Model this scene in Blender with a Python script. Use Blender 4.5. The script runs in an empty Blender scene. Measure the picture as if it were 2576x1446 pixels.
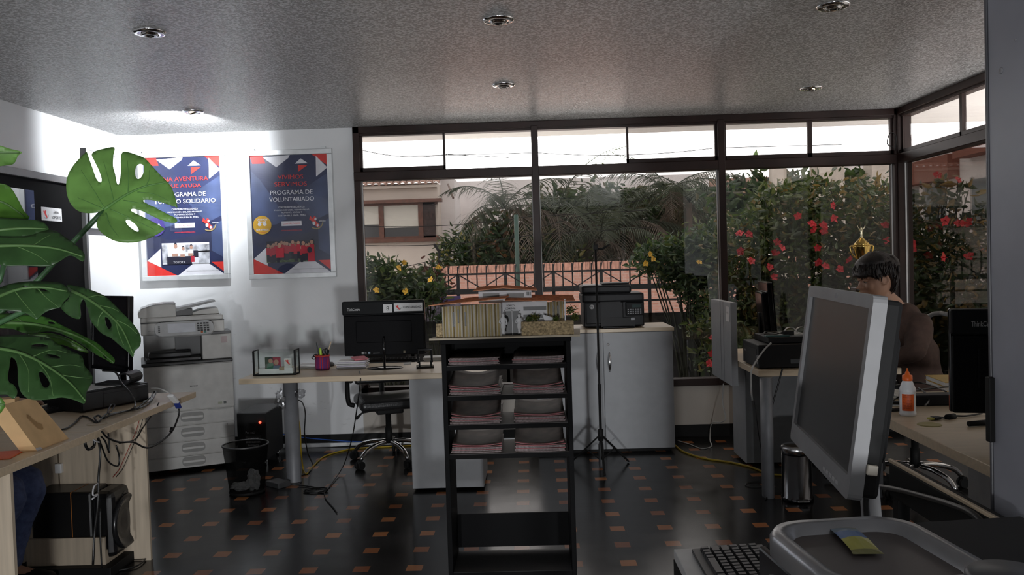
import bpy, bmesh, math, random
from mathutils import Vector, Matrix, Euler
from mathutils.geometry import delaunay_2d_cdt
from math import sin, cos, pi, radians as rad
SC = bpy.context.scene
COL = SC.collection
random.seed(7)
# ------------------------------------------------------------------ camera
FPX, HC = 2100.0, 1.5
YAW, PIT, ROL = rad(-1.22), rad(-1.8), rad(-1.77)
_f = Vector((sin(YAW)*cos(PIT), cos(YAW)*cos(PIT), sin(PIT)))
_r = Vector((cos(YAW), -sin(YAW), 0))
_u = _r.cross(_f)
CR = cos(ROL)*_r + sin(ROL)*_u
CU = -sin(ROL)*_r + cos(ROL)*_u
CP = Vector((0, 0, HC))
cd = bpy.data.cameras.new('camera')
cam = bpy.data.objects.new('camera', cd)
COL.objects.link(cam)
m = Matrix((CR, CU, -_f)).transposed().to_4x4()
m.translation = CP
cam.matrix_world = m
cd.sensor_width = 36
cd.lens = 36*FPX/2576
cd.clip_start = .05
cd.clip_end = 200
SC.camera = cam
# ------------------------------------------------------------------ world, exposure, big lights
w = bpy.data.worlds.new('overcast_sky')
SC.world = w
w.use_nodes = True
bgn = w.node_tree.nodes['Background']
bgn.inputs[0].default_value = (1.0, .985, .97, 1)
bgn.inputs[1].default_value = 6.2
SC.view_settings.view_transform = 'Standard'
SC.view_settings.look = 'None'
SC.view_settings.gamma = 1
SC.view_settings.use_curve_mapping = False
SC.view_settings.exposure = 0.0
cy = SC.cycles
cy.use_denoising = True
cy.max_bounces = 8
cy.diffuse_bounces = 4
cy.glossy_bounces = 4
cy.transmission_bounces = 4
cy.transparent_max_bounces = 16
cy.sample_clamp_indirect = 4
cy.caustics_reflective = False
cy.caustics_refractive = False

def area(name, loc, target, sx, sy, power, color=(1, 1, 1), spread=180):
    l = bpy.data.lights.new(name, 'AREA')
    l.shape = 'RECTANGLE'
    l.size, l.size_y = sx, sy
    l.energy = power
    l.color = color
    l.spread = rad(spread)
    o = bpy.data.objects.new(name, l)
    o.location = loc
    o.rotation_euler = (Vector(target)-Vector(loc)).to_track_quat('-Z', 'Y').to_euler()
    COL.objects.link(o)
    return o
# unseen spots behind the camera: key inferred at right, fill added at left
def spot(name, loc, target, power, size, blend, color, r=.02):
    l = bpy.data.lights.new(name, 'SPOT')
    l.energy = power
    l.spot_size = rad(size)
    l.spot_blend = blend
    l.color = color
    l.shadow_soft_size = r
    o = bpy.data.objects.new(name, l)
    o.location = loc
    o.rotation_euler = (Vector(target)-Vector(loc)).to_track_quat('-Z', 'Y').to_euler()
    COL.objects.link(o)
    return o
spot('unseen_rear_spot', (2.1, -6.5, .33), (-.2, 6, 1.3), 1000, 100, .6, (.95, .97, 1.0), .34)
spot('unseen_rear_spot', (-1.0, -6.5, .27), (-.6, 6, 1.5), 650, 110, .6, (.95, .97, 1.0), .12)  # added fill without a fixture, to brighten the ceiling

# ------------------------------------------------------------------ pixel (2576x1446 frame) -> point on a real plane
def ray(x, y):
    return CR*((x-1288)/FPX) - CU*((y-723)/FPX) + _f
def PZ(x, y, z):
    d = ray(x, y); return CP + d*((z-HC)/d.z)
def PY(x, y, v):
    d = ray(x, y); return CP + d*(v/d.y)
def PX(x, y, v):
    d = ray(x, y); return CP + d*(v/d.x)

# ------------------------------------------------------------------ materials
MATS = {}
def mat(name, col, rough=.5, metal=0, var=.06, scale=12, bump=0, bscale=60, spec=.5, emit=0, coat=0, stretch=None, bdist=.004):
    if name in MATS: return MATS[name]
    M = bpy.data.materials.new(name)
    MATS[name] = M
    M.use_nodes = True
    nt = M.node_tree
    b = nt.nodes['Principled BSDF']
    b.inputs['Roughness'].default_value = rough
    b.inputs['Metallic'].default_value = metal
    b.inputs['Specular IOR Level'].default_value = spec
    if coat: b.inputs['Coat Weight'].default_value = coat
    tc = nt.nodes.new('ShaderNodeTexCoord')
    mp = nt.nodes.new('ShaderNodeMapping')
    if stretch: mp.inputs['Scale'].default_value = stretch
    nt.links.new(tc.outputs['Object'], mp.inputs[0])
    n = nt.nodes.new('ShaderNodeTexNoise')
    n.inputs['Scale'].default_value = scale
    n.inputs['Detail'].default_value = 3
    nt.links.new(mp.outputs[0], n.inputs['Vector'])
    cr = nt.nodes.new('ShaderNodeValToRGB')
    c = Vector(col[:3])
    lo, hi = c*(1-var*1.6), c*(1+var*1.6)
    cr.color_ramp.elements[0].color = (*lo, 1)
    cr.color_ramp.elements[1].color = (min(hi.x, 1), min(hi.y, 1), min(hi.z, 1), 1)
    cr.color_ramp.elements[0].position = .3
    cr.color_ramp.elements[1].position = .7
    nt.links.new(n.outputs[0], cr.inputs[0])
    nt.links.new(cr.outputs[0], b.inputs['Base Color'])
    if emit:
        b.inputs['Emission Color'].default_value = (*col[:3], 1)
        b.inputs['Emission Strength'].default_value = emit
    if bump:
        n2 = nt.nodes.new('ShaderNodeTexNoise')
        n2.inputs['Scale'].default_value = bscale
        n2.inputs['Detail'].default_value = 4
        nt.links.new(mp.outputs[0], n2.inputs['Vector'])
        bp = nt.nodes.new('ShaderNodeBump')
        bp.inputs['Strength'].default_value = bump
        bp.inputs['Distance'].default_value = bdist
        nt.links.new(n2.outputs[0], bp.inputs['Height'])
        nt.links.new(bp.outputs[0], b.inputs['Normal'])
    return M

def glass_mat(name, tint, refl=1.0, ior=1.45, rough=0.0):
    M = bpy.data.materials.new(name)
    MATS[name] = M
    M.use_nodes = True
    nt = M.node_tree
    nt.nodes.clear()
    out = nt.nodes.new('ShaderNodeOutputMaterial')
    tr = nt.nodes.new('ShaderNodeBsdfTransparent')
    tr.inputs[0].default_value = (*tint, 1)
    gl = nt.nodes.new('ShaderNodeBsdfGlossy')
    gl.inputs['Roughness'].default_value = rough
    lw = nt.nodes.new('ShaderNodeLayerWeight')
    lw.inputs[0].default_value = .5
    pw = nt.nodes.new('ShaderNodeMath'); pw.operation = 'POWER'; pw.inputs[1].default_value = 5
    fr = nt.nodes.new('ShaderNodeMath'); fr.operation = 'MULTIPLY_ADD'; fr.inputs[1].default_value = .96; fr.inputs[2].default_value = .04
    nt.links.new(lw.outputs['Facing'], pw.inputs[0]); nt.links.new(pw.outputs[0], fr.inputs[0])
    mu = nt.nodes.new('ShaderNodeMath')
    mu.operation = 'MULTIPLY'
    mu.inputs[1].default_value = refl
    mx = nt.nodes.new('ShaderNodeMixShader')
    nt.links.new(fr.outputs[0], mu.inputs[0])
    nt.links.new(mu.outputs[0], mx.inputs[0])
    nt.links.new(tr.outputs[0], mx.inputs[1])
    nt.links.new(gl.outputs[0], mx.inputs[2])
    nt.links.new(mx.outputs[0], out.inputs[0])
    return M

def leaf_mat(name, col, transl=.35, rough=.4):
    if name in MATS: return MATS[name]
    M = mat(name, col, rough, var=.18, scale=18)
    nt = M.node_tree
    b = nt.nodes['Principled BSDF']
    out = nt.nodes['Material Output']
    t = nt.nodes.new('ShaderNodeBsdfTranslucent')
    t.inputs[0].default_value = (min(col[0]*1.5, 1), min(col[1]*1.5, 1), col[2], 1)
    mx = nt.nodes.new('ShaderNodeMixShader')
    mx.inputs[0].default_value = transl
    nt.links.new(b.outputs[0], mx.inputs[1])
    nt.links.new(t.outputs[0], mx.inputs[2])
    nt.links.new(mx.outputs[0], out.inputs[0])
    return M

# ------------------------------------------------------------------ mesh builder
class MB:
    def __init__(s):
        s.bm = bmesh.new(); s.mi = 0
    def _tag(s, fs, smooth=False):
        for f in fs:
            f.material_index = s.mi; f.smooth = smooth
    def m(s, i): s.mi = i; return s
    def box(s, c, d, rot=None, bev=0, seg=2):
        R = rot if isinstance(rot, Matrix) else (Euler(rot).to_matrix() if rot else Matrix.Identity(3))
        vs = []
        for i in (-.5, .5):
            for j in (-.5, .5):
                for k in (-.5, .5):
                    vs.append(s.bm.verts.new(Vector(c) + R @ Vector((d[0]*i, d[1]*j, d[2]*k))))
        F = [(0, 1, 3, 2), (4, 6, 7, 5), (0, 4, 5, 1), (2, 3, 7, 6), (0, 2, 6, 4), (1, 5, 7, 3)]
        fs = [s.bm.faces.new([vs[i] for i in f]) for f in F]
        s._tag(fs)
        if bev:
            es = {e for f in fs for e in f.edges}
            r = bmesh.ops.bevel(s.bm, geom=list(es), offset=bev, segments=seg, affect='EDGES', profile=.5)
            for f in r['faces']: f.material_index = s.mi
        return s
    def bb(s, x0, x1, y0, y1, z0, z1, bev=0):
        return s.box(((x0+x1)/2, (y0+y1)/2, (z0+z1)/2), (abs(x1-x0), abs(y1-y0), abs(z1-z0)), None, bev)
    def bar(s, p0, p1, w, h=None, bev=0):
        p0, p1 = Vector(p0), Vector(p1)
        d = p1-p0
        q = d.to_track_quat('Y', 'Z').to_matrix()
        return s.box((p0+p1)/2, (w, d.length, h or w), q, bev)
    def poly(s, pts):
        f = s.bm.faces.new([s.bm.verts.new(Vector(p)) for p in pts])
        s._tag([f]); return s
    def prism(s, poly, z0, z1, M=None, bev=0):
        M = M or Matrix.Identity(4)
        a = [s.bm.verts.new(M @ Vector((p[0], p[1], z0))) for p in poly]
        b = [s.bm.verts.new(M @ Vector((p[0], p[1], z1))) for p in poly]
        n = len(poly)
        fs = [s.bm.faces.new(a[::-1]), s.bm.faces.new(b)]
        for i in range(n):
            fs.append(s.bm.faces.new((a[i], a[(i+1) % n], b[(i+1) % n], b[i])))
        s._tag(fs)
        if bev:
            es = {e for f in fs[:2] for e in f.edges}
            r = bmesh.ops.bevel(s.bm, geom=list(es), offset=bev, segments=2, affect='EDGES', profile=.5)
            for f in r['faces']: f.material_index = s.mi
        return s
    def rings(s, rs, cap=True, smooth=True, closed=False):
        vv = [[s.bm.verts.new(Vector(p)) for p in r] for r in rs]
        fs = []
        n = len(vv[0])
        pairs = list(zip(vv[:-1], vv[1:])) + ([(vv[-1], vv[0])] if closed else [])
        for a, b in pairs:
            for i in range(n):
                fs.append(s.bm.faces.new((a[i], a[(i+1) % n], b[(i+1) % n], b[i])))
        s._tag(fs, smooth)
        if cap and not closed:
            c = [s.bm.faces.new(vv[0][::-1]), s.bm.faces.new(vv[-1])]
            s._tag(c)
        return s
    def lathe(s, prof, c=(0, 0, 0), seg=24, M=None, smooth=True, cap=True, sx=1, sy=1):
        M = M or Matrix.Identity(4)
        C = Vector(c)
        rs = [[C + (M @ Vector((r*sx*cos(2*pi*i/seg), r*sy*sin(2*pi*i/seg), z))) for i in range(seg)] for r, z in prof]
        return s.rings(rs, cap, smooth)
    def cyl(s, p0, p1, r, r2=None, seg=16, smooth=True):
        return s.tube([p0, p1], [r, r if r2 is None else r2], seg, smooth)
    def tube(s, pts, r, seg=8, smooth=True):
        pts = [Vector(p) for p in pts]
        n = len(pts)
        rr = r if isinstance(r, (list, tuple)) else [r]*n
        t0 = (pts[1]-pts[0]).normalized()
        a = t0.orthogonal().normalized()
        rs = []
        pt = t0
        for i, p in enumerate(pts):
            t = ((pts[min(i+1, n-1)]-pts[max(i-1, 0)]))
            t = t.normalized() if t.length > 1e-9 else pt
            q = pt.rotation_difference(t)
            a = (q @ a); a = (a - t*a.dot(t)).normalized()
            b = t.cross(a)
            pt = t
            rs.append([p + (a*cos(2*pi*k/seg)+b*sin(2*pi*k/seg))*rr[i] for k in range(seg)])
        return s.rings(rs, True, smooth)
    def ball(s, c, r, seg=12, n=8, M=None):
        r = r if hasattr(r, '__len__') else (r, r, r)
        M = M or Matrix.Identity(3)
        C = Vector(c)
        rs = []
        for j in range(n+1):
            t = -pi/2 + pi*j/n
            k = max(cos(t), .02)
            rs.append([C + M @ Vector((r[0]*k*cos(2*pi*i/seg), r[1]*k*sin(2*pi*i/seg), r[2]*sin(t))) for i in range(seg)])
        return s.rings(rs)
    def build(s, name, mats, parent=None, loc=None, rotz=0, shade=False):
        me = bpy.data.meshes.new(name)
        bmesh.ops.recalc_face_normals(s.bm, faces=s.bm.faces)
        s.bm.to_mesh(me); s.bm.free()
        if not isinstance(mats, (list, tuple)): mats = [mats]
        for k in mats: me.materials.append(k)
        o = bpy.data.objects.new(name, me)
        COL.objects.link(o)
        if parent: o.parent = parent
        if loc: o.location = loc
        if rotz: o.rotation_euler.z = rotz
        return o

def smooth_path(pts, k=6):
    pts = [Vector(p) for p in pts]
    P = [pts[0]*2-pts[1]] + pts + [pts[-1]*2-pts[-2]]
    out = []
    for i in range(1, len(P)-2):
        for j in range(k):
            t = j/k
            a, b, c, d = P[i-1], P[i], P[i+1], P[i+2]
            out.append(.5*((2*b)+(c-a)*t+(2*a-5*b+4*c-d)*t*t+(3*b-a-3*c+d)*t**3))
    out.append(pts[-1])
    return out
def thing(name, label, cat, loc=(0, 0, 0), rotz=0, group=None):
    o = bpy.data.objects.new(name, None)
    o.empty_display_size = .05
    COL.objects.link(o)
    o.location = loc; o.rotation_euler.z = rotz
    o['label'] = label; o['category'] = cat
    if group: o['group'] = group
    return o
def tag(o, label, cat, group=None):
    o['label'] = label; o['category'] = cat
    if group: o['group'] = group
    return o
def struct(o):
    o['kind'] = 'structure'; return o
def sempty(name, loc=(0, 0, 0)):
    o = bpy.data.objects.new(name, None); COL.objects.link(o); o.location = loc
    o['kind'] = 'structure'; return o
def copy_tree(o, parent=None):
    c = o.copy(); COL.objects.link(c)
    if parent: c.parent = parent
    for ch in list(o.children): copy_tree(ch, c)
    return c
RX = Matrix.Rotation(pi/2, 4, 'X')          # a drawing in x-y stood up, facing -y
def at(x, y, z, rz=0): return Matrix.Translation((x, y, z)) @ Matrix.Rotation(rz, 4, 'Z')
def text(s, w, h, m, parent, M, name='lettering', bold=0, ex=.0004, align='C'):
    cu = bpy.data.curves.new('t', 'FONT')
    cu.body = s; cu.align_x = {'C': 'CENTER', 'L': 'LEFT'}[align]; cu.resolution_u = 3
    cu.extrude = 0.0; cu.offset = bold
    cu.space_line = .85
    t = bpy.data.objects.new('t', cu)
    me = bpy.data.meshes.new_from_object(t)
    bpy.data.objects.remove(t); bpy.data.curves.remove(cu)
    xs = [v.co.x for v in me.vertices]; ys = [v.co.y for v in me.vertices]
    W, H = max(xs)-min(xs), max(ys)-min(ys)
    kx = w/W if w else h/H
    ky = h/H if h else kx
    cx, cy_ = (max(xs)+min(xs))/2, (max(ys)+min(ys))/2
    if align == 'L': cx = min(xs)
    for v in me.vertices:
        v.co = M @ Vector(((v.co.x-cx)*kx, (v.co.y-cy_)*ky, ex))
    me.name = name
    me.materials.clear(); me.materials.append(m)
    o = bpy.data.objects.new(name, me)
    COL.objects.link(o); o.parent = parent
    return o
def cable(name, pts, r, m, label=None, cat='cable', group=None, parent=None, k=6):
    o = MB().tube(smooth_path(pts, k), r, 6).build(name, m, parent)
    if label: tag(o, label, cat, group)
    return o

# ------------------------------------------------------------------ palette
black = mat('black_plastic', (.009, .009, .010), .5, spec=.25, bump=.15, bscale=400, bdist=.0005)
blackg = mat('black_gloss', (.006, .006, .007), .12, spec=.5)
blackm = mat('black_matte', (.008, .008, .008), .65, spec=.25)
rackm = mat('black_laminate', (.0025, .0025, .003), .6, spec=.12)
screen_m = mat('dark_screen', (.010, .010, .012), .18)
grey_lam = mat('grey_laminate', (.37, .38, .395), .5, var=.03)
dgrey = mat('dark_grey_plastic', (.055, .057, .06), .5)
mgrey = mat('mid_grey_plastic', (.22, .22, .23), .5)
lgrey = mat('light_grey_plastic', (.60, .59, .57), .45)
white_p = mat('white_plastic', (.78, .78, .78), .4)
silver = mat('silver_plastic', (.27, .27, .275), .45, metal=.0, spec=.3)
chrome = mat('chrome', (.75, .75, .75), .12, metal=1)
steel = mat('brushed_steel', (.55, .55, .55), .25, metal=1)
alum = mat('aluminium', (.72, .74, .75), .4, metal=.5)
wood = mat('maple_laminate', (.66, .53, .37), .38, var=.05, scale=5, stretch=(1, 14, 14))
woodp = mat('pale_ash_board', (.55, .46, .35), .5, var=.07, scale=4, stretch=(12, 12, .8))
paper = mat('white_paper', (.80, .80, .79), .8)
kraft = mat('kraft_card', (.72, .47, .23), .7)
redm = mat('red_print', (.75, .035, .025), .5)
navy = mat('navy_print', (.022, .03, .085), .4)
ink = mat('black_ink', (.01, .01, .01), .6)
whitei = mat('white_ink', (.85, .85, .87), .5)
greyi = mat('grey_ink', (.28, .28, .28), .4)
# ================================================================== the room
XL, XR, YB, YR, ZC = -3.38, 3.05, 6.92, -7.4, 2.645
ZS, ZT = .43, 2.585            # sill, top of glazing
WX0 = -1.425                   # left jamb of the back window
plaster = mat('white_plaster', (.80, .81, .82), .7, var=.02, scale=3, bump=.12, bscale=45)
# scuffed plaster for the lower back wall
def scuff_mat():
    M = mat('scuffed_plaster', (.80, .81, .82), .7, var=.02, scale=3, bump=.12, bscale=45)
    nt = M.node_tree; b = nt.nodes['Principled BSDF']
    old = b.inputs['Base Color'].links[0].from_socket
    tc = nt.nodes.new('ShaderNodeTexCoord')
    mp = nt.nodes.new('ShaderNodeMapping'); mp.inputs['Scale'].default_value = (2.2, 2.2, 7)
    nt.links.new(tc.outputs['Object'], mp.inputs[0])
    n = nt.nodes.new('ShaderNodeTexNoise'); n.inputs['Scale'].default_value = 2.6; n.inputs['Detail'].default_value = 9
    n.inputs['Roughness'].default_value = .75
    nt.links.new(mp.outputs[0], n.inputs['Vector'])
    r = nt.nodes.new('ShaderNodeMapRange'); r.inputs[1].default_value = .60; r.inputs[2].default_value = .74
    nt.links.new(n.outputs[0], r.inputs[0])
    sx = nt.nodes.new('ShaderNodeSeparateXYZ'); nt.links.new(tc.outputs['Object'], sx.inputs[0])
    r2 = nt.nodes.new('ShaderNodeMapRange'); r2.inputs[1].default_value = 1.15; r2.inputs[2].default_value = .9
    r2.inputs[3].default_value = 0; r2.inputs[4].default_value = .55
    nt.links.new(sx.outputs[2], r2.inputs[0])
    mu = nt.nodes.new('ShaderNodeMath'); mu.operation = 'MULTIPLY'
    nt.links.new(r.outputs[0], mu.inputs[0]); nt.links.new(r2.outputs[0], mu.inputs[1])
    mx = nt.nodes.new('ShaderNodeMixRGB'); mx.inputs[2].default_value = (.34, .33, .31, 1)
    nt.links.new(mu.outputs[0], mx.inputs[0]); nt.links.new(old, mx.inputs[1]); nt.links.new(mx.outputs[0], b.inputs['Base Color'])
    return M
scuffed = scuff_mat()
shaded_w = mat('shaded_white_paint', (.52, .48, .43), .7, var=.03, scale=3)  # white wall paint, darkened to beige for the shade below the sill
struct(MB().bb(XL-.15, XL, YR-.15, YB+.15, 0, ZC+.2).build('wall_left', plaster))
struct(MB().bb(XL, WX0, YB, YB+.15, 0, ZC+.2).build('wall_back', scuffed))
struct(MB().bb(WX0, XR, YB, YB+.13, 0, ZS).build('wall_back_below_window', shaded_w))
struct(MB().bb(XR, XR+.15, YR, 2.9, 0, ZC+.2).bb(XR, XR+.13, 2.9, YB+.13, 0, ZS).build('wall_right', plaster))
struct(MB().bb(XL, XR, YR-.15, YR, 0, ZC+.2).build('wall_rear', plaster))

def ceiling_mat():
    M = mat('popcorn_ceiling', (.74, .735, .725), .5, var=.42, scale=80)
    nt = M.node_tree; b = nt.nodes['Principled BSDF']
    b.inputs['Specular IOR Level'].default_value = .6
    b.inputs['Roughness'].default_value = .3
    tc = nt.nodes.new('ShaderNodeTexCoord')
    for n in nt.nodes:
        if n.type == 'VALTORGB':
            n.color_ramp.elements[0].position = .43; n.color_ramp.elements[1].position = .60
            n.color_ramp.elements[0].color = (.42, .41, .40, 1); n.color_ramp.elements[1].color = (.98, .98, .98, 1)  # shading of the white popcorn put into the colour as light and dark specks
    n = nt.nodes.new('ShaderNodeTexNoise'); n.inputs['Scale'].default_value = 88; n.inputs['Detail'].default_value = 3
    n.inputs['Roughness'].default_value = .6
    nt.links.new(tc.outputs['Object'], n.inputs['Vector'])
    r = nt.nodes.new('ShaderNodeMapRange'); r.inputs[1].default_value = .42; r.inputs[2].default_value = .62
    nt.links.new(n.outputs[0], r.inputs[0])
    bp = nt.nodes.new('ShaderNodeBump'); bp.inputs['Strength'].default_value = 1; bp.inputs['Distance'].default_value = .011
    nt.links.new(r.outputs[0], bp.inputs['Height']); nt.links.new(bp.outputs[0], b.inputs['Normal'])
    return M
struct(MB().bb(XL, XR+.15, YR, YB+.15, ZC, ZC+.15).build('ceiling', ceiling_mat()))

def floor_mat():
    M = bpy.data.materials.new('dark_parquet'); M.use_nodes = True
    nt = M.node_tree; b = nt.nodes['Principled BSDF']; L = nt.links.new
    tc = nt.nodes.new('ShaderNodeTexCoord'); sp = nt.nodes.new('ShaderNodeSeparateXYZ')
    L(tc.outputs['Object'], sp.inputs[0])
    def math(op, a, bb=None, c=None):
        n = nt.nodes.new('ShaderNodeMath'); n.operation = op
        for i, v in enumerate((a, bb, c)):
            if v is None: continue
            if isinstance(v, (int, float)): n.inputs[i].default_value = v
            else: L(v, n.inputs[i])
        return n.outputs[0]
    A, S = .264, .315
    o = PZ(1316, 1236, 0)
    gx = math('DIVIDE', math('SUBTRACT', sp.outputs[0], o.x-.5*S*A), A)
    gy = math('DIVIDE', math('SUBTRACT', sp.outputs[1], o.y-.5*S*A), A)
    u, v = math('FRACT', gx), math('FRACT', gy)
    par = math('FRACT', math('MULTIPLY', math('ADD', math('FLOOR', gx), math('FLOOR', gy)), .5))   # 0 or .5
    inU, inV = math('LESS_THAN', u, S), math('LESS_THAN', v, S)
    sq = math('MULTIPLY', inU, inV)
    def near(x, c, wd=.009): return math('LESS_THAN', math('ABSOLUTE', math('SUBTRACT', x, c)), wd)
    t = (1-S)/3
    lv = math('MAXIMUM', near(v, S+t), near(v, S+2*t))
    lu = math('MAXIMUM', near(u, S+t), near(u, S+2*t))
    p1 = math('GREATER_THAN', par, .25)
    notU, notV = math('SUBTRACT', 1, inU), math('SUBTRACT', 1, inV)
    blk = math('MULTIPLY', notU, notV)
    ln = math('MULTIPLY', blk, math('ADD', math('MULTIPLY', p1, lv), math('MULTIPLY', math('SUBTRACT', 1, p1), lu)))
    ed = math('MAXIMUM', math('MAXIMUM', near(u, S), near(v, S)), math('MAXIMUM', near(u, 0), near(v, 0)))
    line = math('MAXIMUM', ln, ed)
    # broken lines: wear
    nz = nt.nodes.new('ShaderNodeTexNoise'); nz.inputs['Scale'].default_value = 5; nz.inputs['Detail'].default_value = 4
    L(tc.outputs['Object'], nz.inputs['Vector'])
    vr = nt.nodes.new('ShaderNodeTexNoise'); vr.inputs['Scale'].default_value = 1.0
    wn = nt.nodes.new('ShaderNodeTexWhiteNoise'); cmb = nt.nodes.new('ShaderNodeCombineXYZ')
    L(math('FLOOR', gx), cmb.inputs[0]); L(math('FLOOR', gy), cmb.inputs[1]); L(cmb.outputs[0], wn.inputs['Vector'])
    sqr = nt.nodes.new('ShaderNodeValToRGB')
    sqr.color_ramp.elements[0].color = (.28, .085, .028, 1); sqr.color_ramp.elements[1].color = (.55, .22, .08, 1)
    L(wn.outputs[0], sqr.inputs[0])
    dk = nt.nodes.new('ShaderNodeValToRGB')
    dk.color_ramp.elements[0].color = (.010, .0095, .0095, 1); dk.color_ramp.elements[1].color = (.021, .020, .021, 1)
    L(nz.outputs[0], dk.inputs[0])
    m1 = nt.nodes.new('ShaderNodeMixRGB'); L(sq, m1.inputs[0]); L(dk.outputs[0], m1.inputs[1]); L(sqr.outputs[0], m1.inputs[2])
    m2 = nt.nodes.new('ShaderNodeMixRGB'); L(math('MULTIPLY', line, .8), m2.inputs[0]); L(m1.outputs[0], m2.inputs[1]); m2.inputs[2].default_value = (.002, .002, .002, 1)
    L(m2.outputs[0], b.inputs['Base Color'])
    rr = nt.nodes.new('ShaderNodeMapRange'); rr.inputs[3].default_value = .13; rr.inputs[4].default_value = .3
    L(nz.outputs[0], rr.inputs[0]); L(rr.outputs[0], b.inputs['Roughness'])
    bp = nt.nodes.new('ShaderNodeBump'); bp.inputs['Strength'].default_value = .35; bp.inputs['Distance'].default_value = .001
    n3 = nt.nodes.new('ShaderNodeTexNoise'); n3.inputs['Scale'].default_value = 9; L(tc.outputs['Object'], n3.inputs['Vector'])
    L(math('SUBTRACT', n3.outputs[0], line), bp.inputs['Height']); L(bp.outputs[0], b.inputs['Normal'])
    return M
struct(MB().bb(XL-.1, XR+.1, YR-.1, YB+.1, -.12, 0).build('floor', floor_mat()))
struct(MB().bb(XL, .03, YB-.02, YB, .03, .10).bb(1.09, XR, YB-.02, YB, 0, .10).build('baseboard_back', blackm))
struct(MB().bb(-2.2, .0, YB-.045, YB-.002, 0, .035, .004).build('trim_1', alum))
struct(MB().bb(XL, XL+.015, YR, 4.4, 0, .09).build('baseboard_left', blackm))
struct(MB().bb(XL, XL+.04, YB-.02, YB, 0, ZC).build('trim_2', plaster))

# ------------------------------------------------------------------ windows
wframe = mat('dark_brown_wood', (.022, .009, .0065), .45, spec=.3, var=.2, scale=6, stretch=(1, 1, 1))
tint = glass_mat('tinted_glass', (.44, .43, .425), 1.0)
clear = glass_mat('clear_glass', (.80, .79, .79), .8)
gap_light = mat('pale_gap_light', (.6, .6, .6), .5)  # pale strips standing for the bright light gaps around the glass
ZA, ZB_ = 2.20, 2.275        # transom band
def window(name, x0, x1, mull, splits, opened, T, tint):
    """built along local x at y=0 facing -y; T: matrix to the wall"""
    root = sempty(name); root.matrix_world = T
    f = MB()
    d0, d1 = -.03, .08
    f.bb(x0, x1, d0, d1, ZC-.055, ZC, .004).bb(x0, x1, d0+.02, d1, ZT-.012, ZC-.055)
    f.bb(x0, x1, d0, d1, ZS-.005, ZS+.055, .004).bb(x0, x1, d0-.005, d1, ZA, ZB_, .005)
    f.bb(x0, x0+.055, d0, d1, ZS, ZC, .004).bb(x1-.05, x1, d0, d1, ZS, ZC, .004)
    for q in mull: f.bb(q-.028, q+.028, d0-.008, d1, ZS, ZC-.04, .004)
    struct(f.build('frame', wframe, root))
    xs = [x0+.055] + list(mull) + [x1-.05]
    for i in range(len(xs)-1):
        a, b = xs[i]+(.028 if i else 0), xs[i+1]-(.028 if i < len(mull) else 0)
        struct(MB().bb(a, b, .03, .036, ZS+.05, ZA).build('pane', tint, root))
        struct(MB().bb(a, a+.006, .018, .03, ZS+.055, ZA).bb(b-.006, b, .018, .03, ZS+.055, ZA).build('light_gap_strip', gap_light, root))
        s = splits[i]
        for j, (p, q) in enumerate(((a, s), (s, b))):
            if (i, j) in opened: continue
            h = MB()
            h.bb(p, p+.018, 0, .03, ZB_, ZT).bb(q-.018, q, 0, .03, ZB_, ZT).bb(p, q, 0, .03, ZB_, ZB_+.035).bb(p, q, 0, .03, ZT-.014, ZT)
            struct(h.build('sash', wframe, root))
            struct(MB().bb(p+.018, q-.018, .012, .016, ZB_+.03, ZT-.012).build('sash_pane', clear, root))
    return root
window('window_1', WX0, XR, (.075, 1.60), (-.665, .83, 2.33), {(0, 1), (1, 0)}, Matrix.Translation((0, YB, 0)), tint)
# right-hand window: local x runs from the corner towards the camera
TR = Matrix.Translation((XR, YB, 0)) @ Matrix.Rotation(-pi/2, 4, 'Z')
window('window_2', 0.0, 4.02, (2.05,), (.98, 3.0), set(), TR, glass_mat('dark_tinted_glass', (.30, .29, .28), 1.0))
cable('window_latch_wire', [(2.98, YB-.045, 2.33), (2.93, YB-.06, 2.36), (2.95, YB-.07, 2.44), (3.0, YB-.06, 2.42), (3.0, YB-.045, 2.30)], .004, blackm,
      'thin looped wire hanging at the corner of the two windows', 'wire')
# ------------------------------------------------------------------ left wall: dark door with a glazed panel, sign, picture
dr = sempty('door_1')
fy0, fy1 = 4.45, 6.27
fr = MB()
fr.bb(XL, XL+.05, fy0, fy0+.06, 0, 2.21).bb(XL, XL+.05, fy1-.03, fy1, 0, 2.21).bb(XL, XL+.05, fy0, fy1, 2.16, 2.21, .003)
struct(fr.build('door_frame', mat('grey_edge', (.10, .10, .10), .45), dr))
struct(MB().bb(XL, XL+.02, fy0+.06, fy1-.03, 0, 2.16).build('door_leaf', mat('black_door', (.003, .003, .003), .8, spec=.1), dr))
struct(MB().bb(XL+.02, XL+.028, 4.62, 5.63, .9, 2.08).build('door_pane', mat('black_mirror_glass', (.012, .006, .008), .03, spec=.8), dr))
sg = thing('wall_sign', 'small white area sign with red emblem on the black door', 'sign', (XL+.021, 5.84, 1.93), pi/2)
MB().bb(-.125, .125, -.004, 0, -.047, .047, .002).build('sign_plate', white_p, sg)
text('ÁREA', .068, .022, ink, sg, at(.05, -.0045, .018) @ RX, bold=.01)
text('SOPORTE', .115, .02, ink, sg, at(.05, -.0045, -.02) @ RX, bold=.01)
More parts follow.
